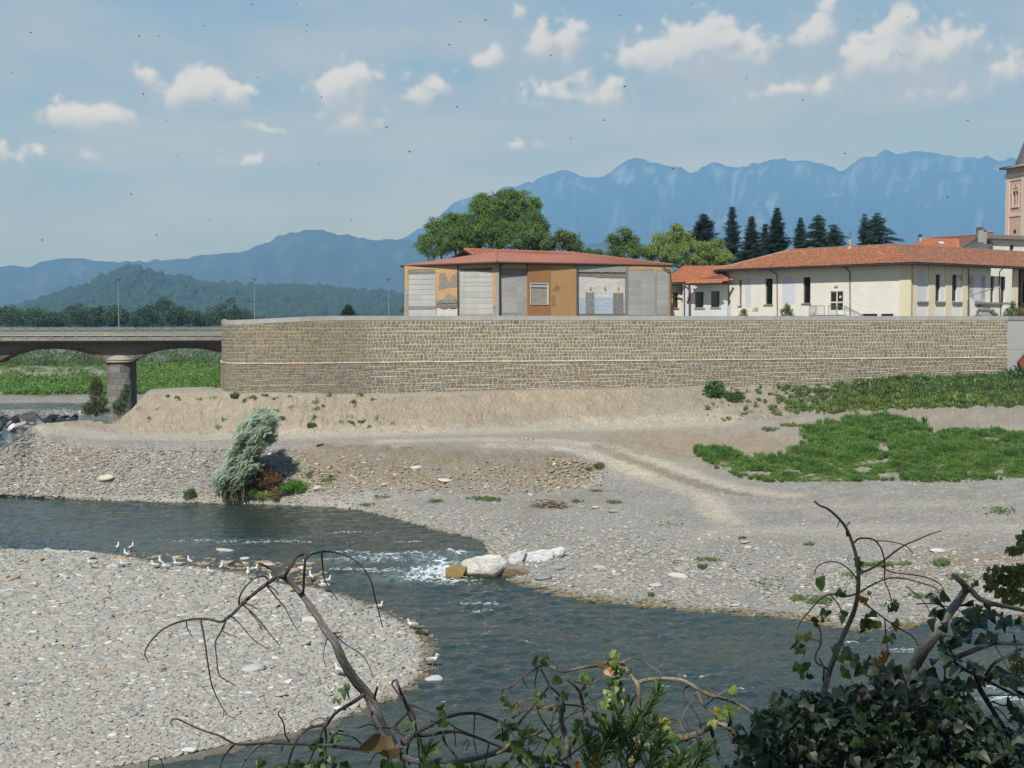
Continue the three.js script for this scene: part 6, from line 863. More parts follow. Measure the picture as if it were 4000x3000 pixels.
{ // church tower cut by the right edge
  const D = 230, C = W(3995, 1240, D), Lp = W(3921, 1240, 235.2), wl = wallFrame(Lp, C), s = wl.len, dv = V3(C.x - Lp.x, 0, C.z - Lp.z).normalize(), pv = V3(dv.z, 0, -dv.x); if (pv.x < 0) pv.negate(); const R = C.clone().addScaledVector(pv, s), wr = wallFrame(C, R), t = thing('church_tower', 'tall pink church bell tower with dark pointed spire cut by the right edge', 'tower', V3(C.x, 12.95, C.z)), y = (v) => 14 + (1240 - v) * 0.0463, PINK = matPlain(0.80, 0.50, 0.37, 0.95, 0.01, 0.3), PALE = matPlain(0.86, 0.71, 0.58, 0.95, 0.01, 0.3);
  const p = 0.19 * s; const centre = Lp.clone().add(C).multiplyScalar(0.5).addScaledVector(pv, s / 2);
  for (const w of [wl, wr]) {
    const m = s / 2, h1 = [m - 0.72, y(803), m - 0.12, y(748)], h2 = [m + 0.12, y(803), m + 0.72, y(748)];
    panel(t, 'wall', w, 0, s, 12.95, y(660), [h1, h2], PINK, -0.5, 0);
    for (const h of [h1, h2]) { const g = new THREE.CylinderGeometry(0.3, 0.3, 0.3, 16, 1, false, -Math.PI / 2, Math.PI).rotateX(Math.PI / 2); g.translate((h[0] + h[2]) / 2, h[3], -0.14); g.applyMatrix4(w.m); const wn = part(t, 'bell_opening', wallBox(w, h[0], h[2], h[1], h[3], -0.5, -0.3), std(0.03, 0.025, 0.022)); part(wn, 'arch_head', g, std(0.05, 0.04, 0.035)); }
    part(t, 'corner_pilaster', wallBox(w, 0, p, 12.95, y(690), 0.002, 0.14), PALE); part(t, 'corner_pilaster', wallBox(w, s - p, s, 12.95, y(690), 0.002, 0.14), PALE);
    part(t, 'cornice', merge([wallBox(w, -0.2, s + 0.2, y(690), y(684), 0, 0.3), wallBox(w, -0.12, s + 0.12, y(684), y(678), 0, 0.18), wallBox(w, p, s - p, y(706), y(690), 0.003, 0.1)]), PALE); part(t, 'string_course', wallBox(w, p, s - p, y(846), y(832), 0.003, 0.12), PALE); part(t, 'window_band', merge([wallBox(w, m - 1.0, m + 1.0, y(812), y(803), 0.003, 0.16), wallBox(w, m - 1.0, m - 0.72, y(803), y(735), 0.003, 0.08), wallBox(w, m + 0.72, m + 1.0, y(803), y(735), 0.003, 0.08), wallBox(w, m - 1.0, m + 1.0, y(735), y(725), 0.003, 0.08), wallBox(w, p, m - 1.0, y(757), y(748), 0.003, 0.05), wallBox(w, m + 1.0, s - p, y(757), y(748), 0.003, 0.05)]), PALE);
    const oc = new THREE.CircleGeometry(0.42, 20); oc.translate(m, y(905), 0.006); oc.applyMatrix4(w.m); part(t, 'round_window', oc, std(0.05, 0.045, 0.04)); const dot = new THREE.CircleGeometry(0.16, 12); dot.translate(m, y(729), 0.09); dot.applyMatrix4(w.m); part(t, 'small_opening', dot, std(0.05, 0.04, 0.035));
  }
  const sq = (k, y0, y1) => { const g = new THREE.CylinderGeometry(k * Math.SQRT1_2, k * Math.SQRT1_2, y1 - y0, 4, 1).rotateY(Math.PI / 4); g.rotateY(-Math.atan2(dv.z, dv.x)); g.translate(centre.x, (y0 + y1) / 2, centre.z); return g; };
  part(t, 'core', sq(s - 0.9, 13, y(661)), PINK); part(t, 'eave', sq(s + 1.9, y(658), y(650)), matPlain(0.45, 0.38, 0.32)); part(t, 'frieze', sq(s + 0.04, y(678) + 0.01, y(658)), PINK);
  const sp = new THREE.CylinderGeometry(0.02, 2.55, y(498) - y(643), 8); sp.translate(centre.x, (y(498) + y(643)) / 2, centre.z); part(t, 'spire', sp, matPlain(0.13, 0.115, 0.115, 0.7)); const ba = new THREE.CylinderGeometry(2.5, 2.6, 0.5, 8); ba.translate(centre.x, y(645) - 0.02, centre.z); part(t, 'spire_base', ba, matPlain(0.16, 0.08, 0.065));
}
{ // what stands at the right end of the wall
  const w = wallFrame(wallAt(WALLLEN - 0.02, 0, 0), W(4400, 1240, 136)), t = thing('concrete_pier', 'smooth grey concrete end block right of the stone wall', 'wall', w.p(w.len / 2, 7)), yb = 5; part(t, 'body', wallBox(w, 0.02, w.len, yb, 13.72, -1.2, -0.02), matPlain(0.42, 0.42, 0.41, 0.9, 0.01, 0.3)); part(t, 'coping', wallBox(w, 0.02, w.len, 13.72, 14.13, -1.2, 0.05), matPlain(0.34, 0.34, 0.33)); part(t, 'joint', wallBox(w, 0.02, w.len, 10.7, 10.73, -0.02, -0.01), matPlain(0.3, 0.3, 0.29));
  const c = crop(3700, 1200, 4.147), t2 = thing('flood_gate', 'rust red steel panel leaning against the concrete at the right edge', 'gate', w.p(w.at(3990, 1420)[0], 9, 0.3)), RED = std(0.36, 0.085, 0.025, 0.7, { map: repeat(TG, 0.6) }), s1 = new THREE.Shape(); [[1120, 880], [1190, 1020], [1215, 1010], [1400, 860], [1380, 700], [1240, 740]].forEach(([x, y], i) => { const q = w.at(...c(x, y)); i ? s1.lineTo(...q) : s1.moveTo(...q); }); const g = new THREE.ExtrudeGeometry(s1, { depth: 0.12, bevelEnabled: true, bevelSize: 0.02, bevelThickness: 0.02, bevelSegments: 1 }); g.translate(0, 0, 0.15); g.applyMatrix4(w.m); part(t2, 'panel', g, RED);
  const edge = (a, b) => { const p = w.at(...c(...a)), q = w.at(...c(...b)); return tube([w.p(p[0], p[1], 0.3), w.p(q[0], q[1], 0.3)], [0.07, 0.07], 5); }; part(t2, 'frame', merge([edge([1120, 880], [1240, 740]), edge([1120, 880], [1190, 1020])]), std(0.10, 0.07, 0.055)); part(t2, 'rim', edge([1220, 735], [1260, 780]), std(0.5, 0.42, 0.3));
}
{ // street lamp with curved arm before the cream building
  const b = crop(3400, 980, 3.687), D = 131.5, P = (x, y) => W(...b(x, y), D), base = P(1410, 940); base.y = 12.95; const t = thing('curved_lamp', 'brown street lamp with long curved arm before the cream building', 'street lamp', base); part(t, 'pole', tube([base, P(1408, 700)], [0.085, 0.07], 8), std(0.15, 0.10, 0.06, 0.6)); part(t, 'arm', tube(smoothPath([P(1408, 700), P(1425, 672), P(1470, 640), P(1640, 582), P(1770, 540)], 4), Array(17).fill(0.045), 7), std(0.16, 0.11, 0.07, 0.6)); const h = P(1820, 525); part(t, 'lamp_head', new THREE.BoxGeometry(0.62, 0.1, 0.28).rotateZ(0.12).translate(h.x, h.y, h.z), std(0.5, 0.5, 0.5, 0.5));
}
{ // terracotta wall right of the cream building
  const w = wallFrame(W(3984, 1240, 150.4), W(4300, 1240, 165)), t = thing('terracotta_house', 'terracotta coloured house wall cut by the right edge', 'house', w.p(3, 12.95)), p = w.at(3988, 1182), q = w.at(4010, 1098); panel(t, 'wall', w, 0, w.len, 12.95, 19.9, [[p[0], p[1], q[0], q[1]]], matPlain(0.32, 0.115, 0.055, 0.95, 0.01, 0.3)); windowIn(t, w, [p[0], p[1], q[0], q[1]], std(0.15, 0.08, 0.06), GLASSD, matPlain(0.4, 0.36, 0.3), -0.2);
}

// ---------------------------------------------------------------- trees behind the buildings
const BARK = std(0.16, 0.135, 0.105, 0.95, { bumpMap: repeat(TN, 2), bumpScale: 0.03 });
function broadTree(name, label, category, base, puffs, colours, size, per, seed, group) { // puffs: [u, v, depth, radius across px, radius up px]
  const r = mul(seed), t = thing(name, label, category, base, group), cp = new Copies(), limbs = [], scale = base.z / -F;
  const cs = puffs.map(([u, v, D, a, b]) => [W(u, v, D), a * D / F, b * D / F]), top = cs.reduce((m, c) => (c[0].y > m.y ? c[0] : m), cs[0][0]), fork = V3(base.x, lerp(base.y, top.y, 0.3), base.z);
  part(t, 'trunk', tube([base, base.clone().lerp(fork, 0.5).add(V3(0.1, 0, 0)), fork], [0.42, 0.36, 0.3], 9), BARK);
  for (const [c, a, b] of cs) {
    limbs.push(tube(smoothPath([fork, fork.clone().lerp(c, 0.55).add(V3((r() - 0.5) * a, -0.2 * b, (r() - 0.5) * a)), c], 4), Array.from({ length: 9 }, (_, i) => lerp(0.2, 0.04, i / 8)), 6));
    // each puff is made of smaller clumps so that its outline is uneven and gaps remain
    const n = Math.max(12, Math.round(30 * a * b / 4)); for (let k = 0; k < n; k++) { const z = 2 * r() - 0.9, an = r() * 6.2832, q = Math.sqrt(Math.max(0, 1 - z * z)), rr = 0.55 + 0.45 * r(), p = V3(c.x + Math.cos(an) * q * a * rr, c.y + z * b * rr, c.z + Math.sin(an) * q * a * rr), s = (0.45 + 0.5 * r()) * Math.min(1.15, 0.38 * Math.sqrt(a * b) + 0.25), w = r(), col = colours[Math.floor(w * colours.length)]; leafPuff(cp, p, s * 1.25, s * 0.85, s * 1.25, per, size, (d, kk, r2) => jitter(col, r2, 0.34), r, 0.35); }
  }
  part(t, 'limbs', merge(limbs), BARK); cp.build(t, 'crown', SPRAY, LEAF); return t;
}
const DEEP = [[0.085, 0.145, 0.028], [0.10, 0.17, 0.032], [0.07, 0.125, 0.026]], LIME = [[0.15, 0.215, 0.045], [0.125, 0.195, 0.04], [0.175, 0.235, 0.06]];
broadTree('broadleaf_tree', 'largest dark green tree with a broad domed crown behind the red metal roof', 'tree', W(1990, 1240, 172).setY(13), [[1945, 830, 172, 105, 60], [1990, 790, 172, 75, 40], [1890, 800, 173, 50, 34], [2050, 850, 171, 70, 55], [2020, 930, 168, 110, 60], [1900, 910, 168, 90, 60], [1830, 880, 170, 70, 45], [2110, 890, 172, 38, 30], [2130, 955, 170, 50, 35], [2080, 800, 174, 34, 22]], DEEP, 0.52, 26, 101);
broadTree('broadleaf_tree', 'dark green spreading tree at the left edge of the grove behind the red roof', 'tree', W(1740, 1240, 170).setY(13), [[1700, 910, 170, 55, 40], [1760, 880, 170, 60, 36], [1790, 940, 168, 70, 50], [1700, 965, 168, 70, 40], [1655, 955, 171, 34, 30], [1830, 955, 168, 50, 40]], DEEP, 0.5, 26, 102);
broadTree('broadleaf_tree', 'paler rounded tree right of the large dark tree behind the red roof', 'tree', W(2195, 1240, 163).setY(13), [[2190, 935, 163, 42, 32], [2225, 955, 163, 38, 32], [2150, 960, 163, 36, 26], [2250, 985, 163, 24, 18]], [[0.085, 0.13, 0.045], [0.075, 0.12, 0.035]], 0.55, 26, 103);
broadTree('broadleaf_tree', 'rounded green tree standing alone between the two building roofs', 'tree', W(2430, 1240, 168).setY(13), [[2440, 930, 168, 40, 30], [2400, 960, 168, 40, 36], [2480, 965, 168, 36, 34], [2440, 990, 166, 76, 26]], [[0.075, 0.135, 0.025], [0.065, 0.12, 0.022], [0.09, 0.145, 0.035]], 0.5, 24, 104);
broadTree('broadleaf_tree', 'light green rounded tree left of the conifers behind the white house', 'tree', W(2630, 1240, 170).setY(13), [[2645, 915, 170, 46, 30], [2600, 950, 170, 55, 36], [2680, 950, 170, 45, 36], [2560, 990, 168, 40, 34], [2640, 1000, 168, 80, 34]], LIME, 0.5, 26, 105);
broadTree('broadleaf_tree', 'yellow green tree in front of the first conifer', 'tree', W(2760, 1240, 166).setY(13), [[2750, 980, 166, 50, 32], [2800, 975, 167, 32, 30], [2770, 1010, 166, 70, 30], [2830, 1015, 165, 40, 26]], LIME, 0.5, 26, 106);
broadTree('small_tree', 'small tree top just above the red roof ridge', 'tree', W(2305, 1240, 165).setY(13), [[2300, 990, 165, 22, 10], [2330, 992, 165, 14, 8]], [[0.07, 0.12, 0.025]], 0.4, 20, 107);
function conifer(label, u, vTop, D, wide, seed, o = {}) { // tiers of drooping or rising boughs round a straight trunk
  const r = mul(seed), base = W(u, 1240, D); base.y = 13; const top = W(u, vTop, D), hgt = top.y - base.y, t = thing(o.name ?? 'conifer_tree', label, 'conifer', base), cp = new Copies(), boughs = [], col = o.col ?? [0.028, 0.06, 0.03];
  part(t, 'trunk', tube([base, base.clone().lerp(top, 0.5), top], [0.32, 0.2, 0.03], 8), BARK);
  const R = wide * 1.6 * D / F, step = (o.step ?? 0.62) * 0.36;
  for (let y = base.y + hgt * 0.12; y < top.y - 0.25; y += step * (0.75 + 0.5 * r())) {
    const k = (y - base.y) / hgt, n = Math.max(3, Math.round((o.n ?? 8) * 0.45)), a0 = r() * 6.28;
    for (let i = 0; i < n; i++) {
      const a = a0 + i / n * 6.2832 + (r() - 0.5) * 0.7, L = R * Math.pow(1 - k, (o.pow ?? 0.85) + 0.2) * (0.45 + 0.75 * r()) * (1 + 0.22 * N2(a * 1.3 + seed, y * 0.4)) + 0.18, lift = (o.lift ?? -0.18) + (r() - 0.5) * 0.3, P = [];
      for (let s = 0; s <= 5; s++) { const q = s / 5; P.push(V3(base.x + Math.cos(a) * L * q, y + lift * L * q + (o.curl ?? 0.16) * L * q * q, base.z + Math.sin(a) * L * q)); }
      boughs.push(tube(P, P.map((_, s) => 0.045 * (1 - s / 6)), 4));
      const m = Math.max(5, Math.round(L / 0.11)); for (let s = 0; s < m; s++) { const q = Math.pow((s + r()) / m, 0.8), p = P[Math.min(4, Math.floor(q * 5))].clone().lerp(P[Math.min(5, Math.floor(q * 5) + 1)], q * 5 % 1), w = Math.min(0.36 + 0.34 * (1 - q) * Math.min(1, L / 2), 0.16 + L * 0.4); p.x += (r() - 0.5) * w * 0.9; p.z += (r() - 0.5) * w * 0.9; p.y += (r() - 0.6) * 0.16; cp.add(p, [(r() - 0.5) * 0.7, r() * 6.28, (r() - 0.5) * 0.7], [w * 1.3, w * 0.55, w * 1.3], jitter(col, r, 0.4)); }
    }
  }
  part(t, 'boughs', merge(boughs), BARK, 'stuff'); cp.build(t, 'foliage', BLADES, LEAF); return t;
}
conifer('dark conifer with loose spreading top, first from the left in the row', 2745, 828, 186, 108, 201, { pow: 0.6, lift: 0.05, col: [0.022, 0.05, 0.032] });
conifer('slender tall conifer with ragged tip, second from the left in the row', 2857, 802, 190, 66, 202, { pow: 0.75, lift: 0.12, n: 7, col: [0.024, 0.052, 0.03] });
conifer('dense dark conical conifer, third from the left in the row', 2932, 836, 187, 92, 203, { n: 10 });
conifer('tallest dark spruce of the row with pointed crown', 3031, 804, 190, 100, 204, { n: 10, col: [0.02, 0.045, 0.028] });
conifer('dark spruce close behind the left side of the tallest spruce', 2985, 870, 194, 70, 205, { n: 9, col: [0.02, 0.045, 0.03] });
conifer('smaller conical conifer right of the tallest spruce', 3123, 846, 188, 80, 206, { n: 9, col: [0.026, 0.058, 0.026] });
conifer('blue green cedar with twin tips above the tiled roof', 3192, 832, 186, 110, 207, { name: 'cedar_tree', pow: 0.6, lift: 0.22, curl: -0.3, n: 7, step: 0.8, col: [0.03, 0.066, 0.038] });
conifer('second tip of the blue green cedar, lower and right', 3252, 868, 185, 120, 208, { name: 'cedar_tree', pow: 0.6, lift: 0.2, curl: -0.35, n: 7, step: 0.85, col: [0.03, 0.064, 0.038] });
{ const t = conifer('wide cedar with two leaning tips and long level boughs', 3420, 826, 184, 190, 209, { name: 'cedar_tree', pow: 0.72, lift: 0.42, curl: -0.42, n: 6, step: 1.05, col: [0.03, 0.07, 0.04] }); }
conifer('narrow left tip of the wide cedar', 3372, 832, 184.6, 60, 210, { name: 'cedar_tree', pow: 0.7, lift: 0.35, curl: -0.3, n: 5, step: 0.8, col: [0.03, 0.068, 0.04] });
conifer('small dark fir far off between lamp post and grey ochre building', 1360, 1184, 250, 34, 211, { name: 'fir_tree', step: 0.45, col: [0.03, 0.055, 0.04] });

// shrubs: leaves over a hidden tangle of stems
function shrub(name, label, base, puffs, colours, size, per, seed, o = {}) { // puffs: [dx, dy, dz, rx, ry, rz] from the base, metres
  const r = mul(seed), t = thing(name, label, 'shrub', base, o.group), cp = new Copies(), st = [];
  for (const [x, y, z, a, b, c] of puffs) { const p = V3(base.x + x, base.y + y, base.z + z); for (let k = 0; k < 3; k++) st.push(tube(smoothPath([V3(base.x + (r() - 0.5) * 0.3, base.y - 0.05, base.z + (r() - 0.5) * 0.2), V3(base.x + x * 0.4, base.y + y * 0.5, base.z + z * 0.4), p.clone().add(V3((r() - 0.5) * a, (r() - 0.3) * b, (r() - 0.5) * c))], 3), Array.from({ length: 7 }, (_, i) => lerp(0.03, 0.008, i / 6) * (o.stem ?? 1)), 5)); const col = colours[Math.floor(r() * colours.length)]; leafPuff(cp, p, a, b, c, per, size, (d, k, r2) => jitter(col, r2, 0.4), r, o.shell ?? 0.4); }
  part(t, 'stems', merge(st), std(...(o.stemCol ?? [0.12, 0.09, 0.06])), 'stuff'); cp.build(t, 'foliage', o.geo ?? SPRAY, LEAF); return t;
}
{
  const y = 12.95, P = (u, D) => W(u, 1240, D).setY(y);
  shrub('laurel_bush', 'small yellow green bush under the narrow window of the cream building', P(2902, 150), [[0, 1.3, 0, 0.48, 0.5, 0.4], [0.1, 1.75, 0, 0.38, 0.35, 0.3], [-0.15, 0.9, 0, 0.42, 0.4, 0.4], [0.3, 1.0, 0, 0.3, 0.4, 0.3]], [[0.10, 0.15, 0.03], [0.08, 0.13, 0.03]], 0.26, 60, 301);
  shrub('laurel_bush', 'larger flowering bush beside the drainpipe of the cream building', P(3073, 144), [[0, 1.2, 0, 0.7, 0.55, 0.5], [-0.3, 1.6, 0, 0.45, 0.45, 0.4], [0.3, 1.7, 0, 0.45, 0.45, 0.4], [0, 2.2, 0, 0.35, 0.35, 0.3], [0.5, 1.0, 0, 0.4, 0.4, 0.4], [-0.5, 0.9, 0, 0.35, 0.4, 0.4]], [[0.07, 0.11, 0.035], [0.09, 0.13, 0.05], [0.11, 0.14, 0.07]], 0.26, 60, 302);
  shrub('laurel_bush', 'dense dark bush at the right end of the wall top', P(3958, 134.5), [[0, 1.2, 0, 0.8, 0.6, 0.5], [-0.5, 1.5, 0, 0.5, 0.5, 0.4], [0.4, 1.7, 0, 0.5, 0.5, 0.4], [-0.1, 2.2, 0, 0.3, 0.5, 0.3], [0.9, 1.1, 0, 0.4, 0.6, 0.4], [-0.75, 1.0, 0, 0.4, 0.4, 0.3]], [[0.06, 0.10, 0.025], [0.075, 0.12, 0.03]], 0.26, 70, 303);
  shrub('wall_creeper', 'thin straggly creeper left of the curved lamp on the white wall', P(3815, 133.5), [[-0.1, 1.15, 0, 0.3, 0.2, 0.15], [0.1, 1.6, 0, 0.15, 0.2, 0.12], [0.4, 1.2, 0, 0.2, 0.12, 0.1], [0.3, 1.8, 0, 0.12, 0.12, 0.1]], [[0.09, 0.13, 0.05]], 0.24, 12, 304);
  shrub('wall_creeper', 'thin straggly creeper right of the curved lamp on the white wall', P(3880, 134), [[0, 1.3, 0, 0.3, 0.25, 0.15], [-0.1, 1.7, 0, 0.2, 0.25, 0.12], [0.35, 1.3, 0, 0.2, 0.25, 0.1], [-0.3, 1.6, 0, 0.15, 0.1, 0.1]], [[0.085, 0.125, 0.045]], 0.24, 13, 305);
  shrub('tree_clump', 'dark green trees far away under the right arch between the houses', W(720, 1398, 392), [[0, 1, 0, 1.8, 1.4, 1.4], [-1.4, 1.5, 0, 1.5, 1.3, 1.4], [1.6, 1.6, 0, 1.5, 1.5, 1.4], [2.6, 1.1, 0, 1.2, 1.2, 1], [0.3, 2.4, 0, 1.2, 0.8, 1]], [[0.03, 0.06, 0.025], [0.035, 0.07, 0.03]], 0.8, 60, 306);
}
// ---------------------------------------------------------------- the willow and its neighbours at the water's edge
{
  const base = ground(915, 1950), r = mul(401), t = thing('willow_bush', 'silver green willow bush bent to the right by the wind at the water', 'shrub', base), cp = new Copies(), st = [], m = (base.z / -F);
  const geo = (() => { const b = new MB(), q = mul(7); for (let i = 0; i < 12; i++) { const x = (i / 12 - 0.5) * 1.5, y = 0.25 * Math.sin(i * 0.26) - 0.1 * x * x, a = V3(x + (q() - 0.5) * 0.2, y + (q() - 0.5) * 0.2, (q() - 0.5) * 0.3), L = 0.5 + 0.25 * q(), d = V3(0.92, 0.28 * (q() - 0.35), (q() - 0.5) * 0.5).normalize(), s = d.clone().cross(V3(0, 0.7, 0.7)).normalize().multiplyScalar(0.055), e = a.clone().addScaledVector(d, L), mid = a.clone().addScaledVector(d, L * 0.5).add(V3(0, 0.03, 0)), g = 0.8 + 0.4 * q(); b.tri(a, mid.clone().add(s), e, [g, g, g]); b.tri(a, e, mid.clone().sub(s), [g, g, g]); } return b.geo(); })();
  for (let k = 0; k < 80; k++) { // wands rise from the foot and bend over to the right at their tips
    const f = Math.pow(r(), 0.62), u0 = 858 + 120 * r(), v0 = 1950 - 20 * r(), vt = 1890 - 275 * f, tip = [895 + (1940 - vt) / 330 * 118 + (r() + r() - 1) * lerp(95, 60, f), vt + 20 * r()], D = -base.z + (r() - 0.5) * 2.4, a = W(u0, v0, D), e = W(tip[0], tip[1], D + (r() - 0.5) * 1.2); a.y = base.y; const mid = a.clone().lerp(e, 0.55).add(V3(-0.42 - 0.2 * r(), 0.2, 0)), end = e.clone().add(V3(0.28, 0.1, 0)), P = smoothPath([a, mid, e, end], 6), rad = P.map((_, i) => lerp(0.035, 0.006, i / P.length)); st.push(tube(P, rad, 5));
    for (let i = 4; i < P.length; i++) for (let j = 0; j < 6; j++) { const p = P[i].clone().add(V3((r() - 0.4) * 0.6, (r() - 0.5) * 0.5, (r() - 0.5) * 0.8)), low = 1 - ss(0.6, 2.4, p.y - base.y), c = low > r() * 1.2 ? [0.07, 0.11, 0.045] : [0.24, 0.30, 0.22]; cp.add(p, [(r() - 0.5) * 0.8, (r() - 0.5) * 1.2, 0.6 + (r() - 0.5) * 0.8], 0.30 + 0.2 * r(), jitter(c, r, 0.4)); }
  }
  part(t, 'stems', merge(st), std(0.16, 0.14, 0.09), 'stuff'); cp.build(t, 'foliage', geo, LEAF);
  const P = (u, v) => ground(u, v);
  shrub('dead_shrub', 'rust red dried shrub leaning on the foot of the willow bush', P(1010, 1925), [[-0.2, 0.8, 0, 1.0, 0.6, 0.8], [0.5, 1.0, 0, 0.9, 0.7, 0.8], [-0.7, 1.2, 0.1, 0.8, 0.6, 0.7], [1.1, 0.8, 0, 0.7, 0.6, 0.7], [0.2, 1.6, 0, 0.8, 0.45, 0.7], [-0.2, 2.0, 0, 0.6, 0.3, 0.5]], [[0.13, 0.05, 0.025], [0.17, 0.06, 0.03], [0.12, 0.065, 0.025], [0.10, 0.09, 0.03]], 0.3, 170, 411, { stemCol: [0.1, 0.05, 0.03], geo: BLADES });
  shrub('green_bush', 'bright green leafy bush at the right of the rust red shrub', P(1150, 1922), [[0, 0.4, 0, 0.8, 0.45, 0.6], [-0.5, 0.35, 0.2, 0.6, 0.35, 0.5], [0.5, 0.3, 0, 0.5, 0.35, 0.5], [0, 0.6, 0, 0.5, 0.3, 0.4]], [[0.06, 0.15, 0.02], [0.08, 0.18, 0.025]], 0.26, 150, 412);
  shrub('water_plants', 'yellow green plants at the waterline below the rust red shrub', P(1030, 1948), [[0, 0.2, 0, 0.8, 0.3, 0.4], [0.8, 0.3, 0, 0.6, 0.3, 0.4], [-0.9, 0.3, 0, 0.5, 0.4, 0.4], [-1.5, 0.4, 0, 0.5, 0.5, 0.4]], [[0.13, 0.19, 0.025], [0.09, 0.15, 0.03], [0.06, 0.10, 0.03]], 0.24, 100, 413);
  shrub('dry_tuft', 'small brown dry tuft at the waterline right of the willow', P(1075, 1956), [[0, 0.3, 0, 0.35, 0.3, 0.3], [0.1, 0.6, 0, 0.3, 0.25, 0.25]], [[0.15, 0.10, 0.06]], 0.24, 50, 414, { geo: BLADES });
  shrub('green_bush', 'small dark green bush alone at the waterline left of the willow', P(740, 1948), [[0, 0.25, 0, 0.5, 0.35, 0.4], [0.15, 0.5, 0, 0.3, 0.25, 0.3]], [[0.05, 0.10, 0.02]], 0.22, 70, 415);
  // by the pier
  const Q = (u, v, D) => W(u, v, D);
  shrub('river_shrub', 'tall olive green shrub at the left foot of the bridge pier', W(375, 1650, 140).setY(3.2), [[0, 0.8, 0, 1.4, 0.8, 0.8], [-0.7, 0.8, 0, 0.9, 0.7, 0.6], [0.2, 1.9, 0, 0.9, 0.8, 0.7], [0.1, 2.9, 0, 0.7, 0.7, 0.5], [0.9, 1.0, 0, 0.7, 0.8, 0.6], [0.15, 3.7, 0, 0.4, 0.6, 0.3]], [[0.075, 0.095, 0.03], [0.09, 0.11, 0.03], [0.06, 0.085, 0.03]], 0.32, 120, 421, { geo: BLADES });
  shrub('river_shrub', 'green willow shrub bending right before the bridge pier', W(468, 1650, 138).setY(3.4), [[0, 0.7, 0, 0.7, 0.8, 0.5], [0.3, 1.5, 0, 0.5, 0.6, 0.4], [0.6, 2.3, 0, 0.35, 0.5, 0.3], [-0.2, 1.0, 0, 0.5, 0.6, 0.4], [0.85, 2.9, 0, 0.25, 0.35, 0.2]], [[0.07, 0.115, 0.05], [0.09, 0.13, 0.06]], 0.3, 110, 422, { geo: BLADES });
  shrub('pale_bush', 'pale flowering bush between the two shrubs at the pier', W(428, 1632, 139).setY(4.1), [[0, 0.15, 0, 0.4, 0.35, 0.3]], [[0.35, 0.37, 0.3]], 0.22, 50, 423);
}
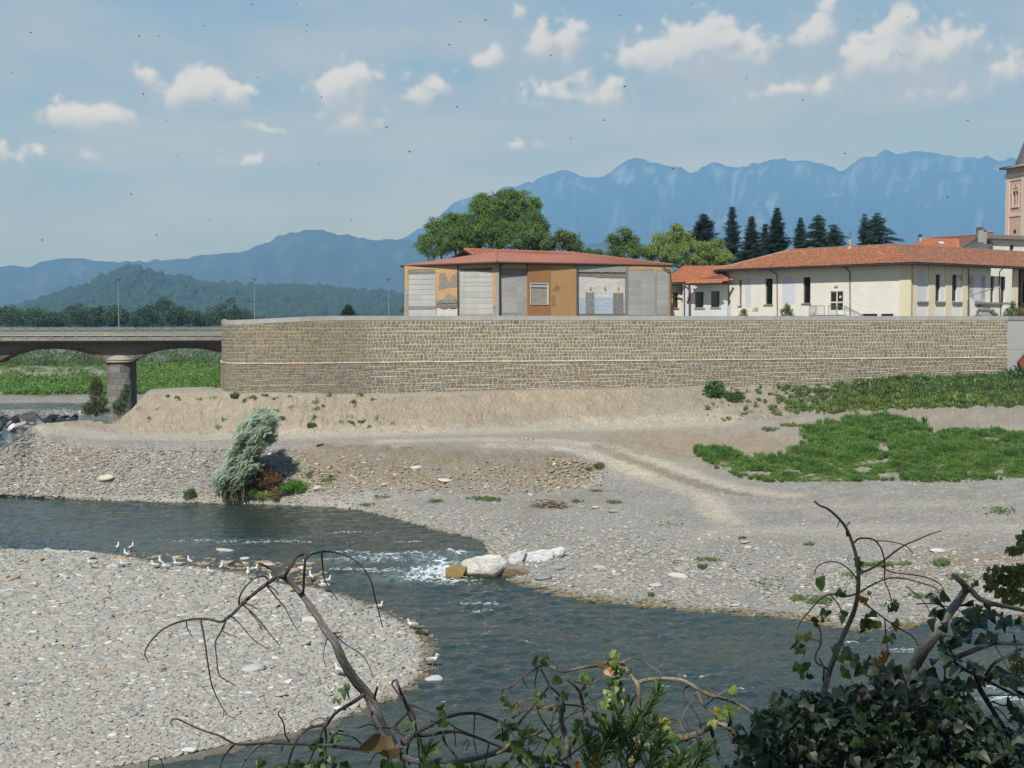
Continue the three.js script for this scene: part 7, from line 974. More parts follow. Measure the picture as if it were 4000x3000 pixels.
// ---------------------------------------------------------------- weeds and grass on the far bank
const WEED = (() => { const b = new MB(), q = mul(17); for (let i = 0; i < 24; i++) { const a = q() * 6.28, lean = 0.15 + 0.5 * q(), h = 0.5 + 0.55 * q(), p0 = V3((q() - 0.5) * 0.4, 0, (q() - 0.5) * 0.4), p1 = p0.clone().add(V3(Math.cos(a) * lean, h, Math.sin(a) * lean)), s = V3(-Math.sin(a), 0.2, Math.cos(a)).multiplyScalar(0.025 + 0.04 * q()), m = p0.clone().lerp(p1, 0.55).add(V3(0, 0.08, 0)), g = 0.75 + 0.5 * q(); b.tri(p0, m.clone().add(s), p1, [g, g, g]); b.tri(p0, p1, m.clone().sub(s), [g, g, g]); } return b.geo(); })();
{
  const r = mul(55), weeds = new Copies(), sprays = new Copies(), slope = new Copies();
  const green = () => (r() < 0.55 ? [0.095, 0.195, 0.035] : r() < 0.5 ? [0.14, 0.235, 0.045] : [0.065, 0.14, 0.03]);
  // the meadow: outlines in the picture, [polygon, plants, height, share of broad leaves]
  const M = [[[[2715, 1772], [2790, 1755], [2900, 1790], [3050, 1790], [3180, 1735], [3130, 1690], [3250, 1650], [3330, 1630], [3500, 1640], [3600, 1660], [3640, 1720], [3560, 1760], [3400, 1770], [3300, 1800], [3120, 1830], [2990, 1850], [2830, 1835]], 3600, 0.62, 0.6], [[[2830, 1835], [3000, 1810], [3200, 1800], [3380, 1810], [3450, 1850], [3340, 1880], [3100, 1885], [2990, 1880], [2900, 1862]], 2400, 0.45, 0.3], [[[3120, 1830], [3300, 1770], [3560, 1740], [3640, 1700], [3800, 1690], [4100, 1700], [4100, 1745], [3900, 1750], [3800, 1760], [3560, 1790], [3430, 1790], [3350, 1830]], 2400, 0.55, 0.45], [[[3430, 1830], [3600, 1760], [3780, 1745], [3900, 1770], [4100, 1790], [4100, 1860], [3900, 1868], [3700, 1880], [3560, 1885], [3470, 1865]], 4200, 0.55, 0.35], [[[3380, 1850], [3460, 1840], [3480, 1876], [3380, 1882]], 300, 0.4, 0.2], [[[3860, 1760], [4100, 1720], [4100, 1800], [3950, 1800]], 500, 0.45, 0.3]];
  const holes = [[3440, 1758, 70, 14], [3375, 1840, 45, 16], [3480, 1862, 60, 16], [3600, 1718, 50, 10], [3850, 1722, 60, 12], [3900, 1735, 50, 8], [2950, 1850, 60, 10], [3100, 1845, 40, 9]];
  for (const [poly, n, h, broad] of M) { const us = poly.map((p) => p[0]), vs = poly.map((p) => p[1]), u0 = Math.min(...us), u1 = Math.max(...us), v0 = Math.min(...vs), v1 = Math.max(...vs); let k = 0, tries = 0; while (k < n * 2.6 && tries++ < n * 30) { const u = lerp(u0, u1, r()), v = lerp(v0, v1, r()); if (!inside(poly, u + 26 * N2(u * 0.02, v * 0.05) + 14 * (r() + r() - 1), v + 10 * N2(u * 0.03 + 9, v * 0.06) + 9 * (r() + r() - 1))) continue; if (N2(u * 0.03 + 40, v * 0.09) + 0.5 * N2(u * 0.09, v * 0.2) > 0.62 && r() < 0.85) continue; if (holes.some(([a, b, c, d]) => ((u - a) / c) ** 2 + ((v - b) / d) ** 2 < 1 + 0.5 * N2(u * 0.05, v * 0.1))) continue; const p = ground(u, v); if (!p) continue; k++; const hm = N2(p.x * 0.35 + 3, p.z * 0.35) + 0.5 * N2(p.x * 0.9, p.z * 0.9), s = h * 0.72 * (0.4 + 0.8 * r()) * (0.9 + 0.75 * hm) * (v < 1790 ? 1.25 : 1), lt = clamp(0.5 - 0.55 * hm + 0.35 * (r() - 0.5), 0, 1), c = jitter([lerp(0.06, 0.165, lt), lerp(0.145, 0.245, lt), lerp(0.026, 0.055, lt)], r, 0.35); if (s < 0.05) continue; if (r() < broad * 0.7) { p.y += s * 0.45; sprays.add(p, [r() * 6, r() * 6, r() * 6], [s * 0.62, s * 0.6, s * 0.62], c); } else weeds.add(p, [0, r() * 6.28, 0], [s * 0.9, s * 1.05, s * 0.9], c); } }
  // the slope under the wall on the right
  for (let k = 0, tries = 0; k < 9500 && tries < 160000; tries++) { const u = 2720 + 1380 * Math.pow(r(), 0.75), t = r(), top = lerp(1512, 1462, ss(3000, 4000, u)), v = lerp(top, bankLine(u, 5)[0] + 6, t), d = ss(2980, 3420, u + 260 * N2(u * 0.012, v * 0.02)), patchy = N2(u * 0.02, v * 0.03) > 0.38 && u > 2760 ? 0.55 : 0; if (r() > Math.max(d, patchy) || (N2(u * 0.02 + 7, v * 0.05) + 0.4 * N2(u * 0.07, v * 0.15) > 0.55 - 0.25 * (1 - ss(3100, 3700, u)) && r() < 0.8)) continue; const p = ground(u, v); if (!p || p.span < 4) continue; k++; const s = (0.2 + 0.5 * r() * r() + 0.15 * r()) * (0.8 + 0.6 * N2(u * 0.03, v * 0.08)) * (0.8 + 0.45 * d), yel = v > 1560 && r() < 0.5, c = jitter(yel ? [0.15, 0.20, 0.045] : r() < 0.5 ? [0.08, 0.135, 0.045] : [0.105, 0.165, 0.045], r, 0.45); r() < 0.35 ? sprays.add(p.setY(p.y + s * 0.4), [r() * 6, r() * 6, r() * 6], [s, s * 0.8, s], c) : slope.add(p, [0, r() * 6.28, 0], [s, s * 1.05, s], c); }
  const spot = (u, v, n, w, h, s, c, cp = weeds) => { for (let i = 0; i < n; i++) { const p = ground(u + (r() + r() - 1) * w, v + (r() + r() - 1) * h); if (!p) continue; const k = s * (0.5 + 0.8 * r()); cp === sprays ? cp.add(p.setY(p.y + k * 0.4), [r() * 6, r() * 6, r() * 6], k, jitter(c, r, 0.4)) : cp.add(p, [0, r() * 6.28, 0], k, jitter(c, r, 0.4)); } };
  spot(2790, 1540, 110, 26, 18, 0.9, [0.045, 0.10, 0.03], sprays); spot(2790, 1535, 60, 30, 20, 0.9, [0.05, 0.10, 0.03]); spot(2870, 1560, 70, 40, 22, 0.55, [0.06, 0.11, 0.03]); spot(3980, 1490, 160, 60, 18, 1.0, [0.04, 0.085, 0.03], sprays); spot(3505, 1490, 30, 12, 6, 0.7, [0.05, 0.1, 0.03]);
  for (const [u, v, n, k] of [[916, 1555, 26, 1.3], [950, 1570, 14, 0.9], [985, 1560, 14, 1], [1035, 1548, 9, 0.8], [1080, 1560, 6, 0.7], [1125, 1556, 5, 0.6], [1235, 1575, 14, 1.0], [1262, 1590, 6, 0.7], [1290, 1548, 8, 0.8], [1235, 1600, 7, 0.7], [1140, 1594, 10, 0.8], [1378, 1575, 9, 0.8], [1385, 1590, 6, 0.7], [1410, 1548, 10, 0.8], [1225, 1635, 12, 0.9], [1215, 1668, 24, 1.2], [1330, 1655, 9, 0.8], [1370, 1655, 11, 0.9], [1410, 1652, 9, 0.8], [1475, 1640, 10, 0.9], [1490, 1660, 7, 0.7], [1445, 1668, 6, 0.6], [1530, 1660, 5, 0.6], [1100, 1640, 8, 0.9], [855, 1674, 9, 0.8], [870, 1640, 6, 0.6], [690, 1560, 8, 0.8], [655, 1552, 5, 0.7], [780, 1560, 7, 0.8], [835, 1555, 6, 0.8], [590, 1640, 6, 0.7], [545, 1600, 5, 0.7], [620, 1600, 4, 0.5], [575, 1650, 5, 0.5], [1460, 1560, 5, 0.6], [1370, 1630, 6, 0.7], [1080, 1606, 6, 0.6], [1000, 1600, 5, 0.5]]) spot(u, v, n, 15, 8, 0.36 * k, [0.10, 0.165, 0.05], r() < 0.4 ? sprays : weeds);
  for (const [u, v, n, w, h, k] of [[1880, 1952, 50, 60, 9, 0.3], [1920, 1955, 40, 40, 10, 0.3], [1700, 1960, 22, 40, 8, 0.25], [1490, 1945, 18, 50, 8, 0.25], [1430, 1975, 16, 30, 6, 0.25], [2330, 1920, 24, 30, 5, 0.22], [2400, 1965, 26, 40, 6, 0.24], [2250, 1962, 18, 30, 6, 0.24], [3200, 2350, 70, 60, 20, 0.26], [3120, 2340, 30, 30, 12, 0.24], [3450, 2210, 70, 120, 8, 0.28], [3680, 2205, 40, 30, 10, 0.4], [3600, 2330, 30, 80, 12, 0.22], [2760, 2190, 26, 60, 8, 0.22], [3160, 2130, 18, 20, 5, 0.25], [2900, 2105, 16, 20, 5, 0.22], [2745, 2220, 16, 16, 6, 0.32], [2545, 2330, 14, 10, 4, 0.28], [3900, 2000, 40, 80, 20, 0.25], [2300, 1840, 5, 8, 4, 0.5], [2340, 1832, 9, 14, 5, 0.65], [3050, 2480, 20, 30, 6, 0.2], [3330, 2250, 30, 60, 20, 0.2], [3000, 2280, 20, 80, 30, 0.18], [3750, 2260, 24, 60, 20, 0.25], [2620, 2050, 12, 60, 12, 0.16], [3010, 1680, 30, 40, 8, 0.32], [3100, 1665, 30, 60, 8, 0.36], [1280, 1880, 16, 30, 18, 0.35], [1210, 1860, 10, 25, 15, 0.35]]) spot(u, v, n * 1.6, w, h, k * 0.8, [0.13, 0.185, 0.06]);
  const g = new THREE.Group(); g.name = 'meadow_grass'; scene.add(g); tag(g, 'lush green grass and weeds on the flat right of the dirt ramp', 'grass', null, 'stuff'); weeds.build(g, 'blades', WEED, LEAF); sprays.build(g, 'leaves', SPRAY, LEAF);
  const g2 = new THREE.Group(); g2.name = 'slope_grass'; scene.add(g2); tag(g2, 'rough green grass on the slope under the right half of the wall', 'grass', null, 'stuff'); slope.build(g2, 'blades', WEED, LEAF);
}
{ // driftwood heap and a striped pole on the gravel
  const p = ground(2150, 1985), r = mul(71), t = thing('driftwood_heap', 'heap of brown driftwood roots and sticks on the gravel', 'driftwood', p);
  for (let i = 0; i < 34; i++) { const a = (r() - 0.5) * 1.2 + (r() < 0.5 ? 0 : Math.PI), L = 0.4 + 1.1 * r(), x = (r() - 0.5) * 1.4, o = V3(p.x + x, p.y + 0.05 + 0.5 * r() * (1 - Math.abs(x)), p.z + (r() - 0.5) * 0.7), e = o.clone().add(V3(Math.cos(a) * L * 0.7, (r() - 0.5) * 0.4, Math.sin(a) * L * 0.3)), m = o.clone().lerp(e, 0.5).add(V3((r() - 0.5) * 0.2, 0.22 * r(), (r() - 0.5) * 0.2)), P = smoothPath([o, m, e], 4); part(t, 'stick', tube(P, P.map((_, k) => lerp(0.05, 0.015, k / 8) * (0.5 + 0.8 * r())), 5), i % 3 ? std(0.26, 0.18, 0.11) : std(0.19, 0.13, 0.085)); }
  const a = ground(2028, 1717), b = ground(2085, 1721), t2 = thing('striped_pole', 'thin red and white striped pole lying on the dirt track', 'pole', a); for (let i = 0; i < 7; i++) part(t2, 'band', bar(a.clone().lerp(b, i / 7 + 0.004).add(V3(0, 0.1, 0)), a.clone().lerp(b, (i + 1) / 7 - 0.004).add(V3(0, 0.1, 0)), 0.05), i % 2 ? std(0.7, 0.68, 0.65) : std(0.5, 0.10, 0.07));
}
// ---------------------------------------------------------------- gulls
function gullGeo(sit) { // one continuous body: rings along a bent line from tail to crown
  const y0 = sit ? 0.09 : 0.2, S = [[-0.24, y0 + 0.035, 0.008, 0.006], [-0.18, y0 + 0.045, 0.032, 0.022], [-0.1, y0 + 0.055, 0.062, 0.052], [0.0, y0 + 0.06, 0.078, 0.07], [0.07, y0 + 0.075, 0.07, 0.068], [0.115, y0 + 0.11, 0.048, 0.05], [0.125, y0 + 0.155, 0.034, 0.036], [0.128, y0 + 0.19, 0.034, 0.036], [0.14, y0 + 0.22, 0.04, 0.038], [0.15, y0 + 0.245, 0.033, 0.03], [0.155, y0 + 0.262, 0.012, 0.01]];
  const pos = [], idx = [], n = 10; S.forEach(([x, y, w, h], i) => { const a = S[Math.max(0, i - 1)], b = S[Math.min(S.length - 1, i + 1)], tx = b[0] - a[0], ty = b[1] - a[1], l = Math.hypot(tx, ty), nx = -ty / l, ny = tx / l; for (let k = 0; k < n; k++) { const q = k / n * 6.2832; pos.push(x + nx * Math.sin(q) * h, y + ny * Math.sin(q) * h, Math.cos(q) * w); if (i) { const c = (i - 1) * n + k, d = (i - 1) * n + (k + 1) % n; idx.push(c, d, d + n, c, d + n, c + n); } } });
  const g = new THREE.BufferGeometry(); g.setAttribute('position', new THREE.Float32BufferAttribute(pos, 3)); g.setIndex(idx); g.computeVertexNormals(); return g;
}
{
  const WH = std(0.72, 0.72, 0.70, 0.8), GR = std(0.34, 0.36, 0.38, 0.8), BK = std(0.03, 0.03, 0.03, 0.7), BE = std(0.62, 0.40, 0.05, 0.5), LG = std(0.55, 0.38, 0.25, 0.6), BR = std(0.27, 0.22, 0.165, 0.8);
  const wing = (s, y0) => { const b = new THREE.SphereGeometry(1, 10, 8); b.scale(0.15, 0.05, 0.022); b.rotateZ(0.08); b.translate(-0.065, y0 + 0.075, s * 0.066); return b; }, tipG = (s, y0) => { const g = new THREE.ConeGeometry(0.018, 0.14, 6); g.rotateZ(Math.PI / 2 + 0.12); g.translate(-0.25, y0 + 0.062, s * 0.032); return g; };
  const build = (sit, body) => { const y0 = sit ? 0.09 : 0.2, t = new THREE.Group(), add = (n, g, m) => { const o = sh(new THREE.Mesh(g, m)); o.name = n; t.add(o); return o; }; add('body', gullGeo(sit), body); for (const s of [1, -1]) { const w = add('wing', wing(s, y0), body === WH ? GR : BR), k = sh(new THREE.Mesh(tipG(s, y0), BK)); k.name = 'wing_tip'; w.add(k); } const bk = new THREE.ConeGeometry(0.011, 0.06, 6); bk.rotateZ(-Math.PI / 2 - 0.15); bk.translate(0.205, y0 + 0.225, 0); add('beak', bk, body === WH ? BE : BK); for (const s of [1, -1]) { const e = new THREE.SphereGeometry(0.006, 6, 5); e.translate(0.165, y0 + 0.236, s * 0.028); add('eye', e, BK); if (!sit) { const l = tube([V3(0.02, 0.01, s * 0.028), V3(0.0, 0.1, s * 0.028), V3(0.015, 0.22, s * 0.03)], [0.006, 0.006, 0.012], 5); add('leg', l, LG); const f = new THREE.ConeGeometry(0.03, 0.06, 3); f.scale(1, 1, 0.2); f.rotateX(Math.PI / 2); f.rotateY(Math.PI / 2); f.translate(0.035, 0.006, s * 0.028); add('foot', f, LG); } } return t; };
  const stand = build(false, WH), sit = build(true, WH), young = build(false, BR);
  const list = [[460, 2155, 0, 1.6, 'tallest white gull standing in the shallows at the far edge of the bar'], [513, 2158, 0, 1.3, 'white gull standing just right of the tallest gull at the far edge'], [494, 2183, 1, 2.4, 'grey backed gull resting low behind the cobbles under the two standing gulls'], [357, 2233, 0, 2.9, 'small gull on the cobbles left of the bright white stone'], [484, 2228, 1, 3.0, 'gull resting just right of the bright white stone'], [625, 2226, 0, 1.9, 'gull standing on cobbles near the wet stones, left of the row'], [606, 2234, 1, 2.8, 'gull crouching behind the left gull of the row'], [650, 2239, 1, 3.2, 'gull lying on cobbles between two standing gulls of the row'], [695, 2240, 0, 3.0, 'gull with raised head standing at the right of the row'], [741, 2214, 0, 2.2, 'gull standing among brown wet stones above the row'], [823, 2258, 1, 2.6, 'gull preening on the cobbles left of the bare branch'], [865, 2246, 0, 1.5, 'gull standing upright right of the preening gull'], [968, 2272, 0, 1.7, 'gull on the cobbles left of the arching branch twig'], [992, 2245, 0, 0.4, 'gull with lowered head above the branch twig'], [1067, 2282, 1, 2.7, 'gull half hidden behind the fork of the bare branch'], [1109, 2284, 1, 0.3, 'gull sitting right under the fork of the bare branch'], [1200, 2220, 1, 3.4, 'gull behind the hanging branch near the rapids'], [1215, 2275, 0, 2.0, 'gull standing on a brown stone in the shallow water'], [1277, 2285, 1, 0.4, 'gull sitting on an ochre stone in the shallow water'], [1270, 2318, 0, 2.9, 'gull wading beside the cobble bar'], [1862, 2180, 0, 3.1, 'grey winged gull facing left beside the big white boulder'], [1888, 2175, 0, 1.9, 'upright gull right of the grey winged gull at the boulder'], [1612, 2462, 1, 3.3, 'gull resting at the tip of the cobble bar'], [1690, 2606, 0, -0.2, 'gull wading in the river and facing right near the cobble bar'], [1329, 2642, 1, 2.7, 'gull resting on the cobbles beside the bare branch'], [1478, 2388, 1, 0.2, 'white gull crouching at the right edge of the cobble bar']];
  list.forEach(([u, v, s, turn, label], i) => { const c = (s ? sit : stand).clone(); let p = G(u, v, 0), y = islandY(p.x, p.z); if (y > 0) { p = G(u, v, y); p.y = Math.max(0, islandY(p.x, p.z)) + 0.05; } else p.y = s ? 0.03 : -0.04; if (u > 1800) { const q = ground(u, v); if (q) p = q.add(V3(0, 0.04, 0)); } c.name = numbered('gull'); c.position.copy(p); c.rotation.y = turn; c.scale.setScalar(1.32 + 0.1 * ((i * 7) % 5) / 5); scene.add(c); tag(c, label, 'gull', 'gulls on the cobble bar and in the shallows'); });
  const p = G(1162, 2282, 0); young.name = numbered('gull'); young.position.copy(p); young.rotation.y = 1.2; young.scale.setScalar(1.15); scene.add(young); tag(young, 'speckled brown young gull standing in the shallows by the branch', 'gull', 'gulls on the cobble bar and in the shallows');
}
{ // insects in the air before the sky
  const r = mul(66), body = new THREE.SphereGeometry(1, 7, 5); body.scale(0.0042, 0.0026, 0.0028); const wg = (s) => { const g = new THREE.SphereGeometry(1, 6, 4); g.scale(0.0028, 0.0005, 0.0042); g.rotateX(s * 0.5); g.translate(-0.001, 0.002, s * 0.0035); return g; };
  const geo = merge([body, wg(1), wg(-1)]), m = std(0.025, 0.022, 0.02, 0.8), S = [[120, 128], [305, 232], [545, 140], [620, 140], [798, 100], [983, 18], [1005, 303], [560, 368], [650, 470], [838, 390], [692, 606], [512, 758], [818, 860], [1372, 860], [612, 918], [166, 938], [1158, 18], [1200, 100], [1196, 122], [1468, 502], [1510, 498], [1256, 380], [1626, 712], [1245, 640], [1600, 593], [1785, 418], [1795, 85], [1895, 78], [1756, 175], [50, 285], [232, 382], [218, 518], [2150, 82], [2152, 217], [2440, 338], [2420, 60], [2700, 15], [2917, 307], [2600, 432], [3136, 392], [3545, 68], [3520, 215], [3350, 80], [3155, 145], [2871, 500], [2358, 470], [3420, 788], [3700, 770], [2630, 660], [3300, 600], [2500, 765], [3780, 470], [2230, 540]];
  S.forEach(([u, v], i) => { const o = sh(new THREE.Mesh(geo, m)); o.name = numbered('flying_insect'); o.position.copy(W(u, v, 5 + 3 * r())); o.rotation.set(r() - 0.5, r() * 6.28, r() - 0.5); o.scale.setScalar(0.55 + 0.45 * r()); scene.add(o); tag(o, 'tiny dark insect hovering in the air against the sky', 'insect', 'insects in the air'); });
}

// ---------------------------------------------------------------- the near bank with its trees
{
  const pos = [], col = [], uv = [], idx = [], prof = [[60, 12.3], [2, 12.3], [0, 12.15], [-3, 11.4], [-6, 9.9], [-10, 7.9], [-15, 5.6], [-20, 3.6], [-26, 1.6], [-31, 0.1], [-36, -1.2]]; const rows = []; for (let i = 0; i < prof.length - 1; i++) for (let k = 0; k < 4; k++) rows.push([lerp(prof[i][0], prof[i + 1][0], k / 4), lerp(prof[i][1], prof[i + 1][1], k / 4)]); rows.push(prof[prof.length - 1]);
  rows.forEach(([z, y], j) => { for (let i = 0; i <= 60; i++) { const x = -60 + 2 * i, n = fbm(x * 0.2, z * 0.2, 3); pos.push(x, y + (z < -2 ? 0.35 * n : 0.05 * n), z); uv.push(x, z); const g = 1 + 0.4 * n; col.push(0.06 * g, 0.075 * g, 0.03 * g); if (i && j) { const a = (j - 1) * 61 + i - 1, b = a + 1, c = j * 61 + i - 1; idx.push(a, b, c + 1, a, c + 1, c); } } });
  const g = new THREE.BufferGeometry(); g.setAttribute('position', new THREE.Float32BufferAttribute(pos, 3)); g.setAttribute('color', new THREE.Float32BufferAttribute(col, 3)); g.setAttribute('uv', new THREE.Float32BufferAttribute(uv, 2)); g.setIndex(idx); g.computeVertexNormals(); structure('near_bank', g, new THREE.MeshStandardMaterial({ vertexColors: true, roughness: 1, side: THREE.DoubleSide }), 'steep overgrown bank below the viewpoint', 'river bank');
}
const barkTex = (base, dark, spot, share, seed) => { const n = 256, d = new Uint8Array(n * n * 4), q = mul(seed), off = q() * 90, e = (x) => Math.round(255 * Math.pow(clamp(x, 0, 1), 1 / 2.2)); for (let y = 0; y < n; y++) for (let x = 0; x < n; x++) { const a = x / n * 6.2832, f = fbm(Math.cos(a) * 1.5 + off, y / n * 2.4 + Math.sin(a) * 1.5, 4), f2 = N3(Math.cos(a) * 1.2 + off, Math.sin(a) * 1.2, y / n * 1.6), s = ss(share, share + 0.18, f2 + 0.4 * f), k = ss(-0.25, 0.3, f); for (let c = 0; c < 3; c++) d[(y * n + x) * 4 + c] = e(lerp(lerp(dark[c], base[c], k), spot[c], s)); d[(y * n + x) * 4 + 3] = 255; } const t = new THREE.DataTexture(d, n, n); t.colorSpace = THREE.SRGBColorSpace; t.wrapS = t.wrapT = THREE.RepeatWrapping; t.magFilter = THREE.LinearFilter; t.repeat.set(2, 9); t.needsUpdate = true; return t; };
const barkMat = (...a) => { const m = barkTex(...a); return new THREE.MeshStandardMaterial({ map: m, roughness: 0.9, bumpMap: m, bumpScale: 0.004 }); };
const GREYBARK = barkMat([0.22, 0.225, 0.235], [0.07, 0.07, 0.072], [0.34, 0.19, 0.04], 0.52, 1), DARKBARK = barkMat([0.07, 0.066, 0.062], [0.022, 0.02, 0.02], [0.30, 0.17, 0.03], 0.6, 2), TANBARK = barkMat([0.42, 0.35, 0.27], [0.17, 0.135, 0.10], [0.40, 0.23, 0.05], 0.6, 3), PALEBARK = barkMat([0.44, 0.41, 0.38], [0.17, 0.15, 0.14], [0.30, 0.29, 0.26], 0.4, 4);
// a limb through picture points at about depth D (its depth wanders a little), radii in picture pixels
function limb(t, name, text, D, r0, r1, mat, seed = 1, dz = 0) {
  const pts = text.trim().split(/\s+/).map((s) => s.split(',').map(Number)), n = pts.length, r = mul(seed * 31 + n), P = smoothPath(pts.map(([u, v], i) => W(u, v, D + dz * i / n + 0.10 * Math.sin(i * 0.9 + seed))), 4), k = D / F;
  const rad = P.map((_, i) => lerp(r0, r1, Math.pow(i / (P.length - 1), 0.85)) * k * (1 + (i % 3 ? 0 : 0.16 * (r() - 0.3)))); return part(t, name, tube(P, rad, r0 > 9 ? 12 : 7), mat);
}
// poplar leaf: triangular heart folded a little along its midrib, hanging from a stalk
function leafGeo(w, point, fold, lobes = 0) { const b = new MB(), o = []; const n = 9; for (let i = 0; i <= n; i++) { const t = i / n, y = -t, x = w * Math.pow(Math.sin(Math.PI * Math.pow(t, 0.55)), 0.8) * (1 - 0.25 * t) + (lobes ? 0.10 * Math.sin(t * lobes) * (1 - t) : 0); o.push([i === n ? 0 : i === 0 ? 0.02 : x, y + (i === 1 ? 0.07 : 0)]); } const L = (s) => o.map(([x, y]) => V3(s * x, y * point, fold * x * x * 1.2 + 0.08 * Math.sin(-y * 3))), M = o.map(([, y]) => V3(0, y * point, 0.08 * Math.sin(-y * 3) - fold * 0.05)), l = L(-1), r = L(1); for (let i = 0; i < n; i++) { const g = 0.95; if (i) { b.tri(M[i], r[i], r[i + 1], [g, g, g]); b.tri(M[i], r[i + 1], M[i + 1], [g, g, g]); b.tri(M[i], l[i + 1], l[i], [1, 1, 1]); b.tri(M[i], M[i + 1], l[i + 1], [1, 1, 1]); } else { b.tri(M[0], r[1], M[1], [g, g, g]); b.tri(M[0], M[1], l[1], [1, 1, 1]); } } const st = tube([V3(0, 0, 0), V3(0, 0.25, -0.05), V3(0.05, 0.5, 0)], [0.018, 0.014, 0.012], 4); const g = strip(b.geo()); return merge([g, st]); }
const POPLAR = [leafGeo(0.52, 1.05, 0.35), leafGeo(0.46, 1.0, 0.8), leafGeo(0.55, 1.0, -0.4)], VINE = [leafGeo(0.5, 1.15, 0.3, 9), leafGeo(0.44, 1.25, 0.5, 9), leafGeo(0.55, 1.05, -0.25, 9)], NARROW = [leafGeo(0.09, 1.3, 0.3), leafGeo(0.075, 1.5, 0.4)];
const lm = (r, g, b, t = 0.35) => new THREE.MeshPhysicalMaterial({ color: new THREE.Color().setRGB(r, g, b), roughness: 0.55, transmission: t, thickness: 0, side: THREE.DoubleSide });
const LG1 = [lm(0.085, 0.15, 0.025), lm(0.12, 0.18, 0.03), lm(0.07, 0.12, 0.022), lm(0.17, 0.19, 0.035), lm(0.11, 0.155, 0.03)], LYEL = [lm(0.30, 0.24, 0.03), lm(0.24, 0.22, 0.03)], LORG = [lm(0.36, 0.12, 0.025), lm(0.32, 0.14, 0.04)], LDK = [lm(0.045, 0.095, 0.022), lm(0.055, 0.11, 0.022), lm(0.04, 0.08, 0.02)], LV = [lm(0.008, 0.023, 0.006, 0.2), lm(0.011, 0.03, 0.007, 0.2), lm(0.006, 0.017, 0.005, 0.2), lm(0.016, 0.04, 0.01, 0.2)];
const oneLeaf = (t, geo, mat, p, size, e) => { const o = sh(new THREE.Mesh(geo, mat)); o.name = 'leaf'; o.position.copy(p).sub(t.position); o.rotation.set(e[0], e[1], e[2], 'YXZ'); o.scale.setScalar(size); t.add(o); return o; };
function cluster(t, u, v, n, a, b, D, size, mats, r, geos = POPLAR) { for (let i = 0; i < n; i++) { const p = W(u + (r() + r() - 1) * a, v + (r() + r() - 1) * b, D + (r() - 0.5) * 0.35), m = mats[Math.floor(r() * mats.length)]; oneLeaf(t, geos[Math.floor(r() * geos.length)], m, p, size * (0.65 + 0.6 * r()), [(r() - 0.5) * 1.5, (r() - 0.5) * 2.6, (r() - 0.5) * 1.8]); } }
